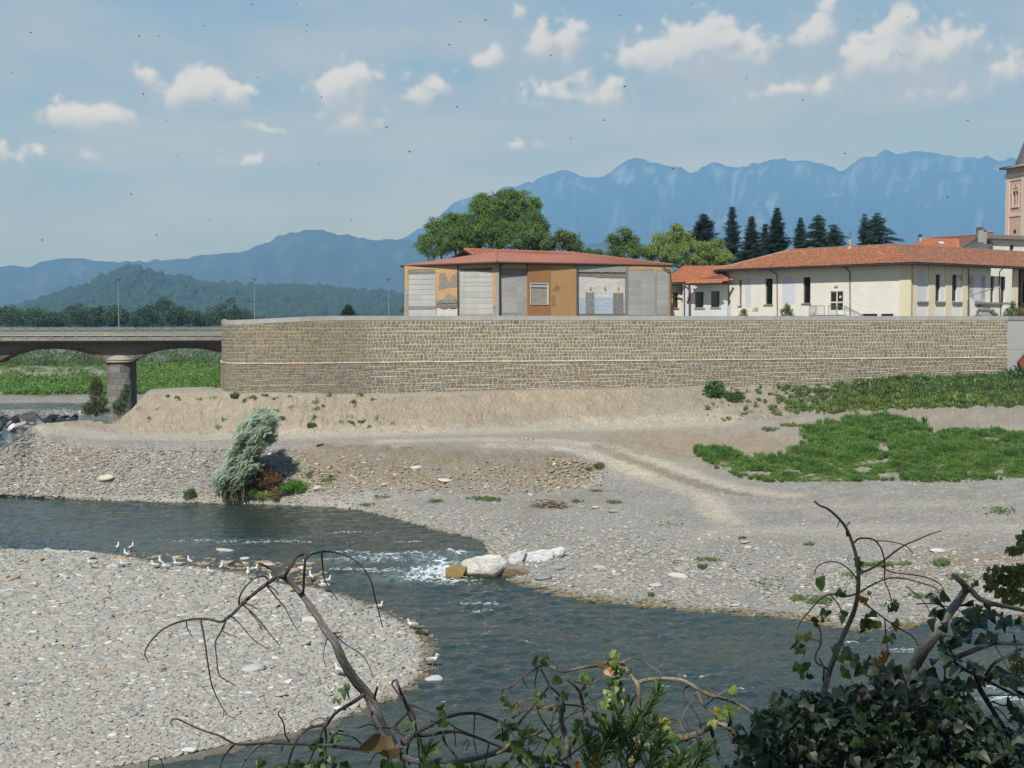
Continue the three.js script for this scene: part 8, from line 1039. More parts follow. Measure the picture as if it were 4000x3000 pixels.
{ // the bare arching tree on the left
  const D = 8, t = thing('bare_tree', 'dead grey tree arching over the cobble bar with thin bare twigs', 'tree', W(1545, 2960, D).setY(W(0, 3300, D).y)), r = mul(801), B = (s, a, b, k = 1, m = DARKBARK) => limb(t, a > 5 ? 'branch' : 'twig', s, D, a, b, m, k);
  limb(t, 'trunk', '1640,3330 1600,3140 1560,3000 1537,2922 1491,2845 1460,2761 1437,2715 1384,2653 1337,2576 1307,2507 1276,2469 1230,2392 1184,2330 1130,2269 1088,2246', D, 31, 9.5, GREYBARK, 3);
  B('1088,2246 1053,2273 1007,2307 953,2353 915,2392 888,2415 861,2429 815,2419 776,2417 723,2424 676,2438 638,2457 600,2492 573,2530 567,2561 582,2588', 8.5, 2, 1); B('1045,2262 1030,2250 992,2261 953,2300 934,2338 934,2369 915,2392', 3, 4, 2); B('1112,2258 1118,2240 1134,2212 1153,2181 1170,2168 1195,2163', 8, 6.5, 3); B('1195,2163 1192,2190 1188,2240 1186,2290 1184,2330', 6, 4.5, 4); B('1197,2182 1210,2168 1230,2161 1276,2154 1337,2165 1384,2188 1422,2223 1449,2269 1464,2330 1480,2392 1495,2450', 5.5, 2, 5); B('1257,2157 1260,2207 1268,2265 1299,2315 1322,2346', 4, 2, 6); B('1088,2246 1060,2224 1030,2207 1012,2198', 6.5, 2, 7); B('1045,2290 1076,2330 1115,2377 1138,2423 1164,2465', 4, 1.5, 8); B('1052,2288 1075,2305 1088,2322', 3.5, 2, 9); B('945,2360 992,2400 1030,2446 1061,2484 1095,2523', 3.5, 1.5, 10); B('942,2353 980,2365 1018,2388', 3, 1.5, 11); B('975,2390 1005,2425 1025,2460', 2.2, 1.2, 12); B('900,2405 915,2416 945,2446 984,2492 1020,2520 1052,2538', 3, 1.5, 13); B('882,2425 865,2465 842,2507 846,2569 857,2638 884,2657 918,2676', 4.5, 1.5, 14); B('865,2460 892,2478 926,2488', 2.4, 1.4, 15); B('784,2419 799,2500 811,2584 826,2669 846,2722 872,2769 892,2795 920,2804', 4, 1.4, 16); B('874,2770 874,2785 870,2806', 2, 1.2, 17); B('728,2424 732,2455 752,2490', 2.6, 1.4, 18); B('1298,2474 1320,2472 1341,2468', 4, 1.8, 19); B('1307,2480 1353,2519 1407,2553 1437,2592 1457,2646', 3.4, 1.5, 20); B('1282,2480 1268,2530 1263,2570 1274,2608', 2.6, 1.2, 21); B('1195,2355 1205,2390 1236,2418', 2.2, 1, 22);
  B('1425,2711 1376,2746 1322,2776 1291,2807 1272,2834 1240,2836 1199,2849 1168,2880 1138,2942 1120,3010', 8, 4, 23); B('1274,2832 1270,2850 1275,2880 1272,2925 1276,3000', 4.5, 3.5, 24); B('1265,2840 1245,2890 1215,2960 1190,3010', 3.5, 2.6, 25); B('1280,2818 1250,2805 1222,2816 1208,2840', 2.6, 1.6, 26); B('1460,2737 1466,2712 1474,2684', 5.5, 5, 27); B('1300,2862 1330,2868 1380,2880 1410,2905', 3.5, 3, 28); B('1298,2905 1300,2875 1318,2864', 3.4, 3, 29);
  B('1440,2935 1380,2924 1322,2918 1230,2908 1138,2905 1030,2903 961,2908 915,2905 861,2876 792,2853 738,2830 699,2811 676,2809 667,2822 675,2839', 7.5, 2.2, 30); B('918,2906 884,2942 868,2970 857,3005', 4.5, 3.4, 31); B('1030,2903 1000,2920 976,2945 934,3005', 6, 4.5, 32, GREYBARK); B('1132,2900 1115,2870 1107,2822 1087,2786 1094,2775 1107,2766', 3.8, 1.8, 33); B('884,2946 905,2948 915,2966', 2.6, 1.4, 34); B('580,3010 584,2965 600,2953 622,2958 640,3000', 2.4, 1.6, 35); B('1400,2845 1440,2830 1480,2846 1520,2850', 2.6, 2, 36); B('1492,2842 1535,2846 1560,2856', 3.6, 3, 37);
  for (const [u, v, n, a, b] of [[1340, 2690, 7, 42, 34], [1318, 2730, 3, 20, 20], [1232, 2890, 3, 24, 26], [1326, 2872, 4, 26, 30], [1098, 2908, 1, 10, 6], [1015, 2972, 2, 20, 18], [1290, 2950, 5, 40, 30], [1180, 2978, 9, 60, 26], [1100, 2990, 6, 60, 16], [1340, 2985, 8, 50, 22], [1240, 2985, 6, 40, 20], [1270, 2930, 3, 20, 20]]) cluster(t, u, v, n, a, b, D, 0.058, LDK, r);
}
{ // two big withered leaves close by
  const t = thing('withered_leaves', 'two large withered brown leaves hanging beside the grey trunk', 'leaves', W(1480, 2940, 7.2)), m = lm(0.17, 0.125, 0.06, 0.2); limb(t, 'stalk', '1530,3040 1515,2960 1505,2930 1470,2945 1440,2990', 7.3, 3, 2, DARKBARK, 3); oneLeaf(t, POPLAR[1], m, W(1490, 2872, 7.2), 0.17, [0.5, 0.3, -0.9]); oneLeaf(t, POPLAR[2], m, W(1545, 2920, 7.2), 0.15, [0.3, -0.4, -1.3]); oneLeaf(t, POPLAR[0], LDK[0], W(1545, 2975, 7.2), 0.085, [0.2, 0.2, 0.3]); cluster(t, 1500, 2985, 5, 40, 20, 7.2, 0.06, LDK, mul(5));
}
{ // dark lichen spotted branches in the middle left
  const D = 7.7, t = thing('lichen_branches', 'dark branches with orange lichen looping low over the river, left of centre', 'tree', W(1600, 3200, D)), r = mul(811), B = (s, a, b, k, m = DARKBARK) => limb(t, a > 5 ? 'branch' : 'twig', s, D, a, b, m, k);
  limb(t, 'trunk', '1560,3150 1552,3010 1548,2934 1589,2889 1625,2862', D, 20, 13, GREYBARK, 5); limb(t, 'branch', '1622,2866 1615,2830 1607,2807 1589,2758 1571,2717 1557,2681 1548,2654', D, 10, 5, GREYBARK, 6); B('1548,2656 1537,2660 1532,2672 1548,2699 1575,2735', 4, 4, 7); B('1589,2788 1553,2825 1544,2844 1580,2875', 5.5, 5, 8); B('1589,2749 1652,2771 1733,2812 1788,2848 1855,2875 1900,2890', 3.4, 2.4, 9); B('1598,2753 1616,2789 1625,2844 1634,2907 1640,3000', 4.4, 3.5, 10); B('1625,2862 1675,2837 1711,2816 1765,2796 1810,2787 1869,2789 1923,2807 1978,2832 2036,2857 2095,2875 2149,2898', 8, 4.5, 11); B('1620,2875 1675,2871 1729,2862 1788,2859 1846,2875 1905,2898 1959,2920', 8, 4.5, 12); B('1729,2871 1742,2907 1770,2940 1795,2980', 5.5, 4, 13); B('1562,2948 1607,2968 1661,2974 1720,2972 1788,2975 1855,2963 1923,2945 1969,2929 2005,2932 2059,2952 2127,2970 2200,2988 2290,3020', 13, 9, 14, GREYBARK); B('1855,2794 1852,2843 1851,2889 1862,2945', 3, 2, 15); B('1964,2830 1963,2860 1971,2893', 4.5, 3, 16); B('1774,2845 1778,2884 1781,2918', 3, 1.6, 17); B('1810,2910 1825,2890 1832,2905 1820,2930', 2, 1.6, 18); B('1598,2900 1590,2940 1600,2990', 5, 4, 19); B('1688,2842 1688,2820 1686,2815', 4, 3, 20); B('1640,2885 1650,2940 1645,3005', 3.5, 3, 21); B('1910,2900 1900,2960 1890,3010', 3.4, 3, 22);
  for (const [u, v, n, a, b, m] of [[1702, 2770, 3, 26, 22, LDK], [1718, 2806, 3, 26, 20, LDK], [1602, 2832, 3, 18, 14, LG1], [1700, 2925, 2, 14, 10, LYEL], [1790, 2985, 9, 60, 26, LG1], [1870, 2990, 8, 50, 20, LG1], [1660, 2985, 6, 50, 20, LDK], [1950, 2990, 8, 60, 20, LG1], [1960, 2880, 3, 20, 20, LDK]]) cluster(t, u, v, n, a, b, D, 0.056, m, r);
}
{ // pale sunlit poplar limbs in the middle
  const D = 7.6, t = thing('poplar_tree', 'sunlit fallen poplar limbs with yellow green leaves at the bottom centre', 'tree', W(2500, 3250, D)), r = mul(821), B = (s, a, b, k, m = TANBARK) => limb(t, a > 5 ? 'branch' : 'twig', s, D, a, b, m, k);
  limb(t, 'trunk', '2440,3200 2460,3000 2480,2930 2493,2909 2533,2920 2570,2914 2601,2893 2633,2884 2678,2880 2723,2866 2759,2848 2782,2832 2805,2825 2836,2837 2859,2857 2886,2900', D, 20, 9, TANBARK, 31);
  B('2470,2960 2479,2875 2486,2816 2497,2771 2495,2717 2490,2672 2470,2649 2452,2622 2429,2593', 12, 7, 32); B('2395,2582 2353,2595 2316,2602 2271,2608 2226,2620 2199,2624 2172,2613 2145,2602 2113,2602 2077,2622 2036,2647 2000,2679 1987,2688 1964,2694 1960,2715 1957,2735', 7, 2.6, 33); B('2000,2679 1990,2700 1975,2730', 3.4, 2, 34); B('2440,2598 2415,2588 2389,2580 2370,2572', 5.5, 3, 35); B('2425,2590 2452,2577 2479,2571 2511,2581 2542,2604 2574,2622 2585,2640', 4, 1.8, 36); B('2491,2669 2520,2658 2588,2651 2656,2656 2692,2670 2723,2690 2759,2710 2805,2724 2859,2740 2904,2762 2940,2785 2972,2815', 9.5, 5, 37); B('2700,2679 2674,2690 2669,2717 2687,2744 2714,2780 2732,2812 2739,2848', 3.2, 2, 38, DARKBARK); B('2728,2699 2737,2735 2759,2767 2796,2789 2835,2814', 4, 3, 39); B('2724,2702 2700,2740 2669,2790 2655,2830', 2.4, 1.4, 40); B('2759,2753 2796,2722 2832,2699 2852,2701 2856,2727', 3, 1.8, 41);
  B('2216,2654 2240,2672 2262,2699 2271,2726 2280,2771 2289,2807 2307,2839 2335,2848 2357,2862 2380,2890', 6, 9, 42, barkMat([0.36, 0.28, 0.23], [0.16, 0.12, 0.10], [0.42, 0.24, 0.05], 0.35, 9)); B('2199,2750 2194,2789 2194,2825 2208,2862 2217,2907 2212,2952 2240,2995 2270,3060', 9, 11, 43, PALEBARK); B('2190,2830 2205,2880 2225,2930 2230,2990', 5, 6, 44, PALEBARK); B('2000,2807 2045,2776 2090,2767 2136,2764 2172,2753 2213,2753 2262,2758 2298,2767 2325,2794', 5, 4, 45); B('2113,2613 2136,2658 2149,2694 2167,2740 2190,2794', 4.4, 4, 46); B('2000,2853 2036,2812 2072,2771 2113,2726 2136,2692 2154,2688 2181,2712 2203,2745 2206,2780', 4.5, 3.4, 47, DARKBARK); B('2402,2608 2362,2640 2325,2663 2280,2681 2253,2699', 3.4, 2.4, 48); B('1940,2945 2000,2911 2054,2884 2113,2857 2181,2816', 5.4, 5, 49); B('2101,2615 2092,2650 2090,2688', 3.6, 2, 50); B('2040,2650 2055,2678 2068,2698', 2.4, 1.4, 51, DARKBARK); B('2135,2600 2160,2575 2172,2590 2178,2612', 2, 2, 52); B('2246,2560 2250,2580 2240,2608', 2.4, 1.8, 53); B('2468,2660 2450,2710 2440,2750', 4, 3, 54, DARKBARK); B('2485,2710 2468,2740 2460,2770', 5, 5, 55, DARKBARK); B('2410,2605 2405,2650 2418,2720 2420,2800 2415,2900 2430,3000', 3.6, 4, 56, DARKBARK); B('2240,2660 2270,2672 2300,2675', 2.6, 1.8, 57, DARKBARK); B('2280,2705 2320,2740 2330,2790', 2.8, 2, 58, DARKBARK); B('2310,2845 2300,2890 2240,2940 2190,2975', 4, 3.4, 59, DARKBARK); B('2185,2760 2160,2800 2155,2860 2180,2920', 4, 3.4, 60, DARKBARK); B('2095,2755 2110,2800 2150,2860 2190,2950', 3.4, 3, 61, DARKBARK); B('2000,2770 2045,2740 2095,2732', 2.6, 2, 62); B('2087,2900 2100,2870 2180,2820 2260,2780 2300,2770', 2.2, 1.8, 63); B('2780,2850 2790,2900 2810,2960 2830,3000', 8, 7, 64, DARKBARK); B('2850,2865 2880,2920 2890,3000', 7, 6, 65, DARKBARK); B('2620,2980 2680,2930 2720,2900 2780,2880', 4, 3, 66); B('2606,2915 2640,2950 2660,3000', 4.5, 3.4, 67, DARKBARK); B('2700,2885 2690,2940 2700,3005', 3, 2.4, 68, DARKBARK);
  const q = mul(23); for (let i = 0; i < 34; i++) { const u = 1960 + 900 * q(), v = 2790 + 160 * q(), a = -0.6 + 2.6 * q(), L = 50 + 70 * q(), s = q() < 0.5 ? -1 : 1; B(`${u},${v} ${u + s * L * 0.4 * Math.cos(a)},${v + L * 0.5 * Math.sin(a)} ${u + s * L * 0.8},${v + L * 0.9 * Math.sin(a) + 14}`, 2.6, 1.2, 70 + i, q() < 0.5 ? DARKBARK : TANBARK); }
  for (const [u, v, n, a, b, m] of [[2105, 2580, 6, 34, 24, LG1], [2127, 2555, 1, 4, 4, LYEL], [2402, 2572, 9, 34, 40, LG1], [2382, 2540, 2, 10, 10, LG1], [2345, 2585, 1, 4, 4, LORG], [2370, 2612, 1, 4, 4, LORG], [2410, 2660, 16, 50, 60, LG1], [2370, 2730, 10, 50, 36, LG1], [2430, 2725, 5, 24, 24, LG1], [2460, 2608, 2, 10, 10, LG1], [2300, 2640, 5, 34, 24, LG1], [2285, 2690, 3, 24, 16, LDK], [2180, 2645, 4, 20, 24, LG1], [2110, 2712, 7, 30, 24, LG1], [2205, 2712, 5, 26, 16, LG1], [2110, 2752, 5, 44, 14, LG1], [1970, 2738, 6, 44, 22, LG1], [2010, 2755, 3, 24, 10, LYEL], [2345, 2785, 8, 40, 26, LG1], [2365, 2820, 5, 30, 24, LYEL], [2590, 2808, 9, 40, 26, LYEL], [2600, 2835, 9, 44, 30, LG1], [2620, 2870, 8, 30, 24, LG1], [2770, 2695, 3, 16, 12, LYEL], [2855, 2680, 3, 14, 18, LG1], [2795, 2765, 2, 10, 14, LYEL], [2855, 2770, 9, 46, 26, LG1], [2790, 2805, 7, 34, 24, LG1], [2260, 2830, 6, 24, 30, LG1], [2245, 2900, 7, 30, 30, LG1], [2330, 2920, 9, 26, 34, LORG], [2310, 2975, 6, 50, 14, LORG], [2340, 2895, 4, 30, 20, LYEL], [2080, 2850, 10, 60, 24, LG1], [2030, 2900, 12, 60, 44, LG1], [2060, 2960, 12, 60, 30, LG1], [2150, 2950, 8, 50, 36, LG1], [2180, 2880, 5, 30, 30, LG1], [2640, 2960, 9, 50, 24, LG1], [2640, 2990, 6, 50, 14, LYEL], [2700, 2950, 8, 50, 40, LDK], [2560, 2960, 5, 30, 24, LG1], [1990, 2830, 8, 40, 30, LG1], [2400, 2860, 6, 50, 30, LG1], [2450, 2800, 5, 40, 30, LG1], [2100, 2990, 8, 80, 14, LDK], [2760, 2990, 8, 60, 20, LDK]]) cluster(t, u, v, n, a, b, D - 0.05, 0.05, m, r);
}
{ // narrow leaved dark sprays and a green cane
  const D = 7.2, t = thing('narrow_leaf_shrub', 'dark green shrub with long narrow leaves rising at the bottom centre', 'shrub', W(2430, 3250, D)), r = mul(831);
  const S = ['2420,3200 2440,2990 2480,2850 2530,2760 2572,2694', '2400,3200 2410,2960 2450,2860 2510,2790', '2380,3200 2370,2980 2400,2860 2420,2790', '2450,3200 2480,2980 2520,2880 2552,2830', '2320,3200 2300,3000 2300,2930 2290,2890', '2480,3200 2530,3000 2560,2940 2570,2900', '2360,3200 2340,3000 2350,2930 2380,2880', '2700,3200 2710,3010 2735,2960 2742,2920', '2560,3200 2600,3030 2640,2990 2660,2950', '1650,3100 1655,2980 1664,2925'];
  S.forEach((s, i) => { limb(t, 'stem', s, D, 4, 1.5, std(0.07, 0.09, 0.03), i + 3); const pts = s.split(' ').map((x) => x.split(',').map(Number)); const P = smoothPath(pts.map(([u, v]) => W(u, v, D)), 8); for (let k = 8; k < P.length; k++) for (let j = 0; j < 3; j++) { if (P[k].y < W(0, 3060, D).y) continue; oneLeaf(t, NARROW[k % 2], LDK[(k + j) % 3], P[k].clone().add(V3((r() - 0.5) * 0.02, 0, (r() - 0.5) * 0.03)), 0.062 + 0.03 * r(), [(r() - 0.5) * 1.4, (r() - 0.5) * 1.5, Math.PI + (r() - 0.5) * 1.9 - 0.35]); } });
  const c = thing('green_cane', 'thin green cane curving up from the bottom edge past the poplar limbs', 'plant', W(2090, 3300, 7)); limb(c, 'stem', '2070,3200 2104,3000 2136,2907 2217,2803 2289,2749 2389,2703', 7, 3.4, 1.4, std(0.05, 0.12, 0.035, 0.5), 2);
  const c2 = thing('green_cane', 'thin green cane bending right from the bottom edge into the dark vine', 'plant', W(2660, 3300, 6.9)); limb(c2, 'stem', '2640,3200 2696,3000 2741,2934 2778,2898 2859,2862 2930,2850 3000,2843', 6.9, 3.4, 1.6, std(0.05, 0.12, 0.035, 0.5), 4);
}
{ // the upright sapling
  const D = 8.6, t = thing('sapling', 'slender upright sapling with few leaves and arching bare twigs, right of centre', 'tree', W(3190, 3150, D)), r = mul(841), B = (s, a, b, k, m = TANBARK) => limb(t, a > 5 ? 'branch' : 'twig', s, D, a, b, m, k);
  limb(t, 'trunk', '3150,3150 3190,2820 3224,2682 3240,2623 3264,2556 3297,2477 3330,2404 3347,2344 3353,2278 3353,2238 3347,2185 3333,2132 3310,2072 3284,2033 3231,1986 3200,1974 3181,1958', D, 14, 3.4, TANBARK, 41);
  B('3353,2242 3403,2222 3449,2192 3496,2155 3536,2129 3589,2106 3628,2089 3678,2073', 5, 2, 1); B('3338,2118 3352,2106 3370,2102 3410,2107 3436,2132 3453,2179 3456,2232 3456,2271 3473,2311 3486,2358', 4, 2, 2, DARKBARK); B('3416,2112 3482,2116 3536,2132 3562,2155 3562,2172', 2.4, 1.5, 3); B('3347,2261 3317,2225 3277,2198 3231,2196 3191,2215 3181,2245', 3, 2, 4); B('3320,2205 3310,2180 3328,2185', 1.8, 1.2, 5); B('3443,2212 3482,2235 3562,2245 3628,2258 3675,2285 3688,2311 3688,2358', 3, 2, 6); B('3297,2331 3350,2318 3396,2291 3463,2261 3516,2258 3589,2275 3655,2298 3678,2331', 4.4, 2, 7); B('3300,2331 3244,2321 3204,2341 3164,2384 3131,2424 3114,2457', 4.4, 1.8, 8); B('3352,2335 3403,2377 3456,2417 3516,2457 3562,2484 3589,2523', 3.6, 2, 9, DARKBARK); B('3240,2620 3216,2602 3191,2590 3187,2556 3207,2510 3204,2464 3184,2430 3158,2424', 5.5, 3, 10, PALEBARK); B('3204,2507 3172,2496 3145,2498', 2.4, 1.6, 11); B('3244,2324 3277,2364 3294,2420 3290,2440', 2.8, 1.8, 12); B('3456,2420 3460,2477 3466,2540', 3, 2, 13, DARKBARK); B('3290,2500 3300,2540 3320,2560', 2, 1.5, 14, DARKBARK); B('3215,2660 3218,2610 3200,2570', 4, 2.4, 15, DARKBARK); B('3265,2570 3250,2600 3240,2640', 3, 2.4, 16, DARKBARK); B('3278,2035 3274,2050 3268,2060', 2, 1.2, 17); B('3304,2060 3312,2048 3320,2040', 3, 2.4, 18); B('3308,2078 3310,2092', 5, 4, 19, DARKBARK);
  for (const [u, v, n, a, b, m] of [[3350, 2200, 4, 18, 30, LG1], [3200, 2262, 4, 24, 22, LG1], [3290, 2305, 4, 22, 20, LDK], [3378, 2325, 4, 18, 20, LORG], [3395, 2310, 1, 6, 6, LG1], [3235, 2380, 4, 20, 24, LG1], [3190, 2420, 3, 24, 14, LDK], [3290, 2400, 4, 20, 30, LG1], [3140, 2480, 5, 30, 16, LYEL], [3128, 2520, 8, 34, 34, LG1], [3130, 2590, 7, 36, 28, LG1], [3145, 2635, 4, 30, 14, LDK], [3305, 2545, 9, 46, 26, LG1], [3335, 2570, 5, 26, 20, LG1], [3265, 2510, 3, 20, 20, LG1], [3395, 2410, 8, 34, 40, LDK], [3420, 2430, 3, 20, 20, LYEL], [3470, 2490, 4, 24, 20, LG1], [3460, 2545, 4, 14, 10, LORG], [3440, 2580, 8, 24, 20, LORG], [3500, 2365, 5, 34, 30, LDK], [3465, 2360, 2, 10, 12, LDK], [3510, 2420, 2, 14, 14, LG1], [3290, 2620, 5, 24, 20, LG1], [3370, 2440, 4, 20, 20, LDK]]) cluster(t, u, v, n, a, b, D - 0.04, 0.056, m, r);
}
{ // the leaning trunk on the right, wrapped in vines
  const D = 6.2, t = thing('leaning_tree', 'thick grey leaning trunk with broken top and side limbs at the right', 'tree', W(3050, 3350, D)), B = (s, a, b, k, m = GREYBARK) => limb(t, a > 5 ? 'branch' : 'twig', s, D, a, b, m, k);
  limb(t, 'trunk', '3000,3350 3060,3050 3120,2900 3200,2800 3300,2740 3371,2711 3429,2698 3488,2671 3542,2635 3579,2589 3606,2544 3642,2494 3678,2431 3714,2386 3746,2345 3769,2309 3774,2303 3764,2281 3748,2266 3732,2254 3724,2247', D, 38, 9, PALEBARK, 51);
  B('3770,2300 3793,2306 3817,2332 3853,2351 3901,2363 3950,2373 4000,2385 4200,2430', 12, 7, 52); B('3700,2590 3730,2572 3760,2558 3796,2544 3841,2526 3886,2512 3940,2510 4000,2512 4150,2520', 11, 9, 53); B('3850,2639 3882,2594 3927,2567 4000,2530 4100,2480', 7, 6, 54); B('3670,2480 3690,2540 3714,2571 3769,2616 3836,2648 3904,2684 3972,2716 4100,2760', 9, 5, 55, DARKBARK); B('3810,2620 3820,2660 3827,2689 3859,2743 3895,2802 3922,2842 3960,2900 4000,2960', 13, 7, 56, DARKBARK); B('3840,2722 3882,2716 3963,2716 4020,2720', 4, 2.6, 57); B('3872,2738 3922,2757 3945,2739 3980,2770', 4, 2.4, 58); B('3885,2760 3920,2790 3930,2810', 3, 2, 59); B('3764,2283 3780,2290 3790,2285', 4, 1.6, 60, DARKBARK); B('3420,2790 3500,2740 3590,2690 3650,2665', 7, 4, 61, DARKBARK); B('3830,2470 3870,2500 3920,2580 3960,2660 3990,2760', 2.4, 1.6, 62); B('3580,2360 3640,2358 3720,2375 3760,2390', 2.6, 2, 63, DARKBARK); B('3540,2290 3600,2340 3640,2400 3680,2440', 2.4, 1.6, 64, DARKBARK); B('3700,2560 3690,2640 3700,2720', 4, 3, 65, DARKBARK); B('3960,2480 3975,2560 3970,2640', 4, 3, 66, DARKBARK);
}
{ // the vine
  const t = thing('climbing_vine', 'dark green climbing vine smothering the leaning trunk at the bottom right', 'vine', W(3400, 3350, 6)), r = mul(851), rest = VINE.map(() => new Copies()), all = [];
  const POLY = [[2830, 3080], [2880, 2960], [2900, 2880], [2960, 2830], [3010, 2750], [3070, 2705], [3180, 2700], [3230, 2725], [3300, 2680], [3400, 2650], [3440, 2610], [3520, 2620], [3560, 2660], [3680, 2640], [3760, 2660], [3800, 2760], [3850, 2800], [3920, 2860], [4100, 2880], [4100, 3100]], HOLES = [[3120, 2990, 40, 30], [3300, 2995, 24, 20], [3600, 2850, 16, 30], [3340, 2700, 20, 10], [3690, 2930, 18, 14], [3080, 2930, 30, 14], [2940, 2990, 30, 40]];
  const TRUNK = [[3330, 2722], [3371, 2711], [3429, 2698], [3488, 2671], [3542, 2635], [3579, 2589], [3606, 2544], [3642, 2494], [3678, 2431], [3714, 2386], [3746, 2345], [3769, 2309]], onTrunk = (u, v, w) => TRUNK.some(([a, b], i) => { if (!i) return false; const [c, d] = TRUNK[i - 1], dx = a - c, dy = b - d, t = clamp(((u - c) * dx + (v - d) * dy) / (dx * dx + dy * dy), 0, 1); return Math.hypot(u - c - dx * t, v - d - dy * t) < w; });
  const put = (u, v, D, s) => { const p = W(u, v, D); all.push({ p, s, e: [(r() - 0.6) * 2.2, (r() - 0.5) * 3.4, (r() - 0.5) * 2.6], g: Math.floor(r() * 3), m: Math.floor(r() * 4), k: s / D * (D < 6.1 ? 1.3 : 1) }); };
  for (let k = 0, tries = 0; k < 3600 && tries < 80000; tries++) { const u = 2830 + 1270 * r(), v = 2600 + 500 * r(); if (!inside(POLY, u + 24 * N2(u * 0.02, v * 0.02), v + 24 * N2(u * 0.02 + 5, v * 0.02))) continue; if (HOLES.some(([a, b, c, d]) => ((u - a) / c) ** 2 + ((v - b) / d) ** 2 < 1) && r() < 0.9) continue; if (onTrunk(u, v, 27) && r() < 0.88) continue; k++; put(u, v, 5.5 + 1.0 * r(), 0.028 + 0.03 * r()); }
  for (const [u, v, n, a, b] of [[3480, 2650, 12, 70, 30], [3380, 2580, 6, 40, 26], [3560, 2600, 6, 40, 30], [3660, 2400, 9, 50, 40], [3720, 2430, 10, 50, 50], [3790, 2400, 9, 50, 40], [3790, 2360, 5, 40, 20], [3840, 2370, 5, 40, 20], [3880, 2400, 8, 70, 24], [3960, 2420, 8, 60, 24], [3730, 2500, 8, 50, 40], [3700, 2560, 10, 60, 50], [3780, 2600, 8, 60, 40], [3820, 2440, 6, 40, 30], [3890, 2480, 5, 60, 16], [3650, 2330, 4, 30, 20], [3840, 2620, 6, 40, 40], [3960, 2680, 6, 50, 30], [3970, 2790, 10, 50, 50], [3620, 2640, 10, 50, 40], [3900, 2640, 6, 40, 40], [3960, 2760, 6, 40, 40], [3760, 2480, 8, 30, 40], [3990, 2860, 10, 40, 40], [3900, 2850, 8, 60, 20], [2870, 2830, 4, 40, 30], [2890, 2880, 6, 36, 36], [2960, 2790, 6, 40, 30], [3060, 2720, 6, 40, 24]]) for (let i = 0; i < n; i++) { const x = u + (r() + r() - 1) * a, y = v + (r() + r() - 1) * b; if (!(onTrunk(x, y, 24) && r() < 0.8)) put(x, y, 5.7 + 0.6 * r(), 0.032 + 0.034 * r()); }
  all.sort((x, y) => y.k - x.k); all.forEach((o, i) => { if (i < 300) oneLeaf(t, VINE[o.g], LV[o.m], o.p, o.s, o.e); else { const c = LV[o.m].color; rest[o.g].add(o.p, o.e, o.s, [c.r, c.g, c.b]); } });
  const vm = lm(1, 1, 1, 0.25); rest.forEach((c, i) => c.build(t, 'leaves', VINE[i], vm));
  for (let i = 0; i < 16; i++) { const u = 2950 + 950 * r(), v = 2720 + 230 * r(); limb(t, 'tendril', `${u},${v + 120} ${u + 20 - 40 * r()},${v + 40} ${u + 60 * (r() - 0.3)},${v - 20} ${u + 130 * (r() - 0.3)},${v - 60 - 30 * r()}`, 5.8, 2, 1, std(0.06, 0.11, 0.03), i + 5); }
}
{ // yellow green twigs reaching in from the right
  const t = thing('leafy_branch', 'yellow green leafy branches reaching in at the right edge above the trunk', 'tree', W(4150, 2400, 9)), r = mul(861), cp = new Copies(), D = 9;
  limb(t, 'branch', '4300,2240 4150,2230 4040,2215 3960,2222 3880,2238', D, 6, 2, DARKBARK, 2); limb(t, 'branch', '4300,2320 4150,2300 4050,2290 3980,2290 3900,2280 3860,2270', D, 6, 2, DARKBARK, 3); limb(t, 'branch', '4300,2120 4150,2110 4050,2130 3980,2145 3940,2150', D, 5, 2, DARKBARK, 4); limb(t, 'branch', '4300,2640 4150,2620 4060,2610 3990,2620 3950,2640', D, 5, 2, DARKBARK, 5); limb(t, 'branch', '4300,2360 4100,2340 4000,2320 3950,2330', D, 5, 2, DARKBARK, 6);
  for (const [u, v, a, b, n] of [[3960, 2148, 36, 18, 80], [3995, 2110, 24, 44, 60], [3930, 2218, 70, 14, 110], [3990, 2222, 30, 24, 80], [3880, 2254, 44, 30, 130], [3960, 2262, 56, 34, 170], [3940, 2312, 60, 24, 130], [3868, 2290, 26, 16, 40], [3990, 2335, 30, 40, 80], [3935, 2345, 24, 20, 40], [3985, 2620, 44, 60, 130], [3930, 2655, 26, 24, 50], [3965, 2560, 30, 18, 40], [4080, 2250, 70, 120, 240], [4080, 2600, 60, 100, 120], [3810, 2275, 14, 10, 16]]) for (let i = 0; i < n; i++) { const x = (r() + r() - 1) * a, y = (r() + r() - 1) * b; cp.add(W(u + x, v + y, D + (r() - 0.5) * 0.5), [(r() - 0.5) * 1.6, r() * 6.28, (r() - 0.5) * 1.6], 0.026 + 0.014 * r(), jitter(r() < 0.5 ? [0.13, 0.16, 0.02] : r() < 0.6 ? [0.085, 0.12, 0.02] : [0.17, 0.17, 0.025], r, 0.4)); }
  cp.build(t, 'leaves', POPLAR[1], lm(1, 1, 1, 0.35));
}
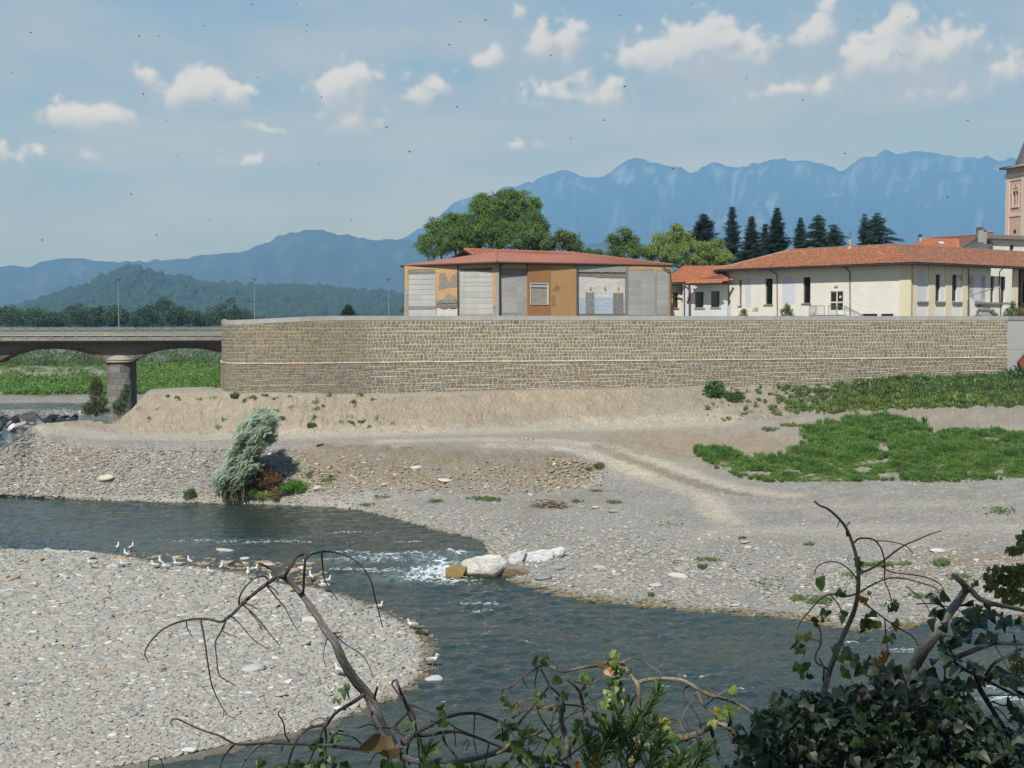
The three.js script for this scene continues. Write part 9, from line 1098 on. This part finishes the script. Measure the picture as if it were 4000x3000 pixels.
{ // the tree that overhangs the viewpoint
  const base = V3(2.6, 12.25, 5), r = mul(871), t = thing('overhanging_tree', 'leafy tree on the near bank spreading its crown above the fallen branches', 'tree', base), cp = new Copies(), limbs = [];
  part(t, 'trunk', tube([base, V3(2.5, 15, 4.7), V3(2.2, 17.5, 4)], [0.4, 0.33, 0.26], 10), GREYBARK);
  for (const [x, y, z, a, b, c, n] of [[0.9, 20.4, -1.5, 1.8, 0.7, 1.3, 900], [2.2, 20.6, -1.2, 1.5, 0.8, 1.4, 600], [-0.1, 20.2, -1.5, 0.75, 0.5, 1.0, 240], [-3.5, 20.2, -3.5, 0.95, 0.5, 1.0, 190], [-3.9, 20.4, -2.6, 1.0, 0.5, 1.0, 160], [3, 21.4, 2, 2.4, 1.3, 2.2, 500], [0.6, 22, 3, 2.4, 1.3, 2.2, 400], [5, 20.6, 3.5, 2.2, 1.2, 2, 300], [-2.8, 21.6, 1.8, 1.4, 0.8, 1.4, 120], [4.6, 18.6, -3.2, 1.6, 1.0, 1.6, 420], [6.4, 17.4, -1.2, 1.7, 1.2, 1.8, 420], [7.2, 18.2, -5.2, 1.6, 1.1, 1.8, 420], [4.8, 16.8, 0.4, 1.4, 1.2, 1.4, 320], [3.0, 18.4, -0.2, 1.6, 0.8, 1.4, 420]]) { const p = V3(x, y, z); limbs.push(tube(smoothPath([V3(2.2, 17.3, 4), V3(lerp(2.2, x, 0.5), lerp(17.3, y, 0.65), lerp(4, z, 0.5)), p], 4), Array.from({ length: 9 }, (_, i) => lerp(0.16, 0.03, i / 8)), 6)); leafPuff(cp, p, a, b, c, n, 0.34, (d, k, q) => jitter([0.065, 0.12, 0.025], q, 0.35), r, 0.1); }
  part(t, 'limbs', merge(limbs), GREYBARK); cp.build(t, 'crown', SPRAY, LEAF);
}

// one grey scale for the surfaces of the whole place: the exposure is set for bright hazy air
scene.traverse((o) => { if (!o.isMesh) return; const m = o.material; if (m.userData.done) return; m.userData.done = true; m.color.multiplyScalar(m.transmission > 0.05 && m.transmission < 0.38 && m !== scene.getObjectByName('river').material ? 1.15 : 0.66); });
renderer.render(scene, camera);
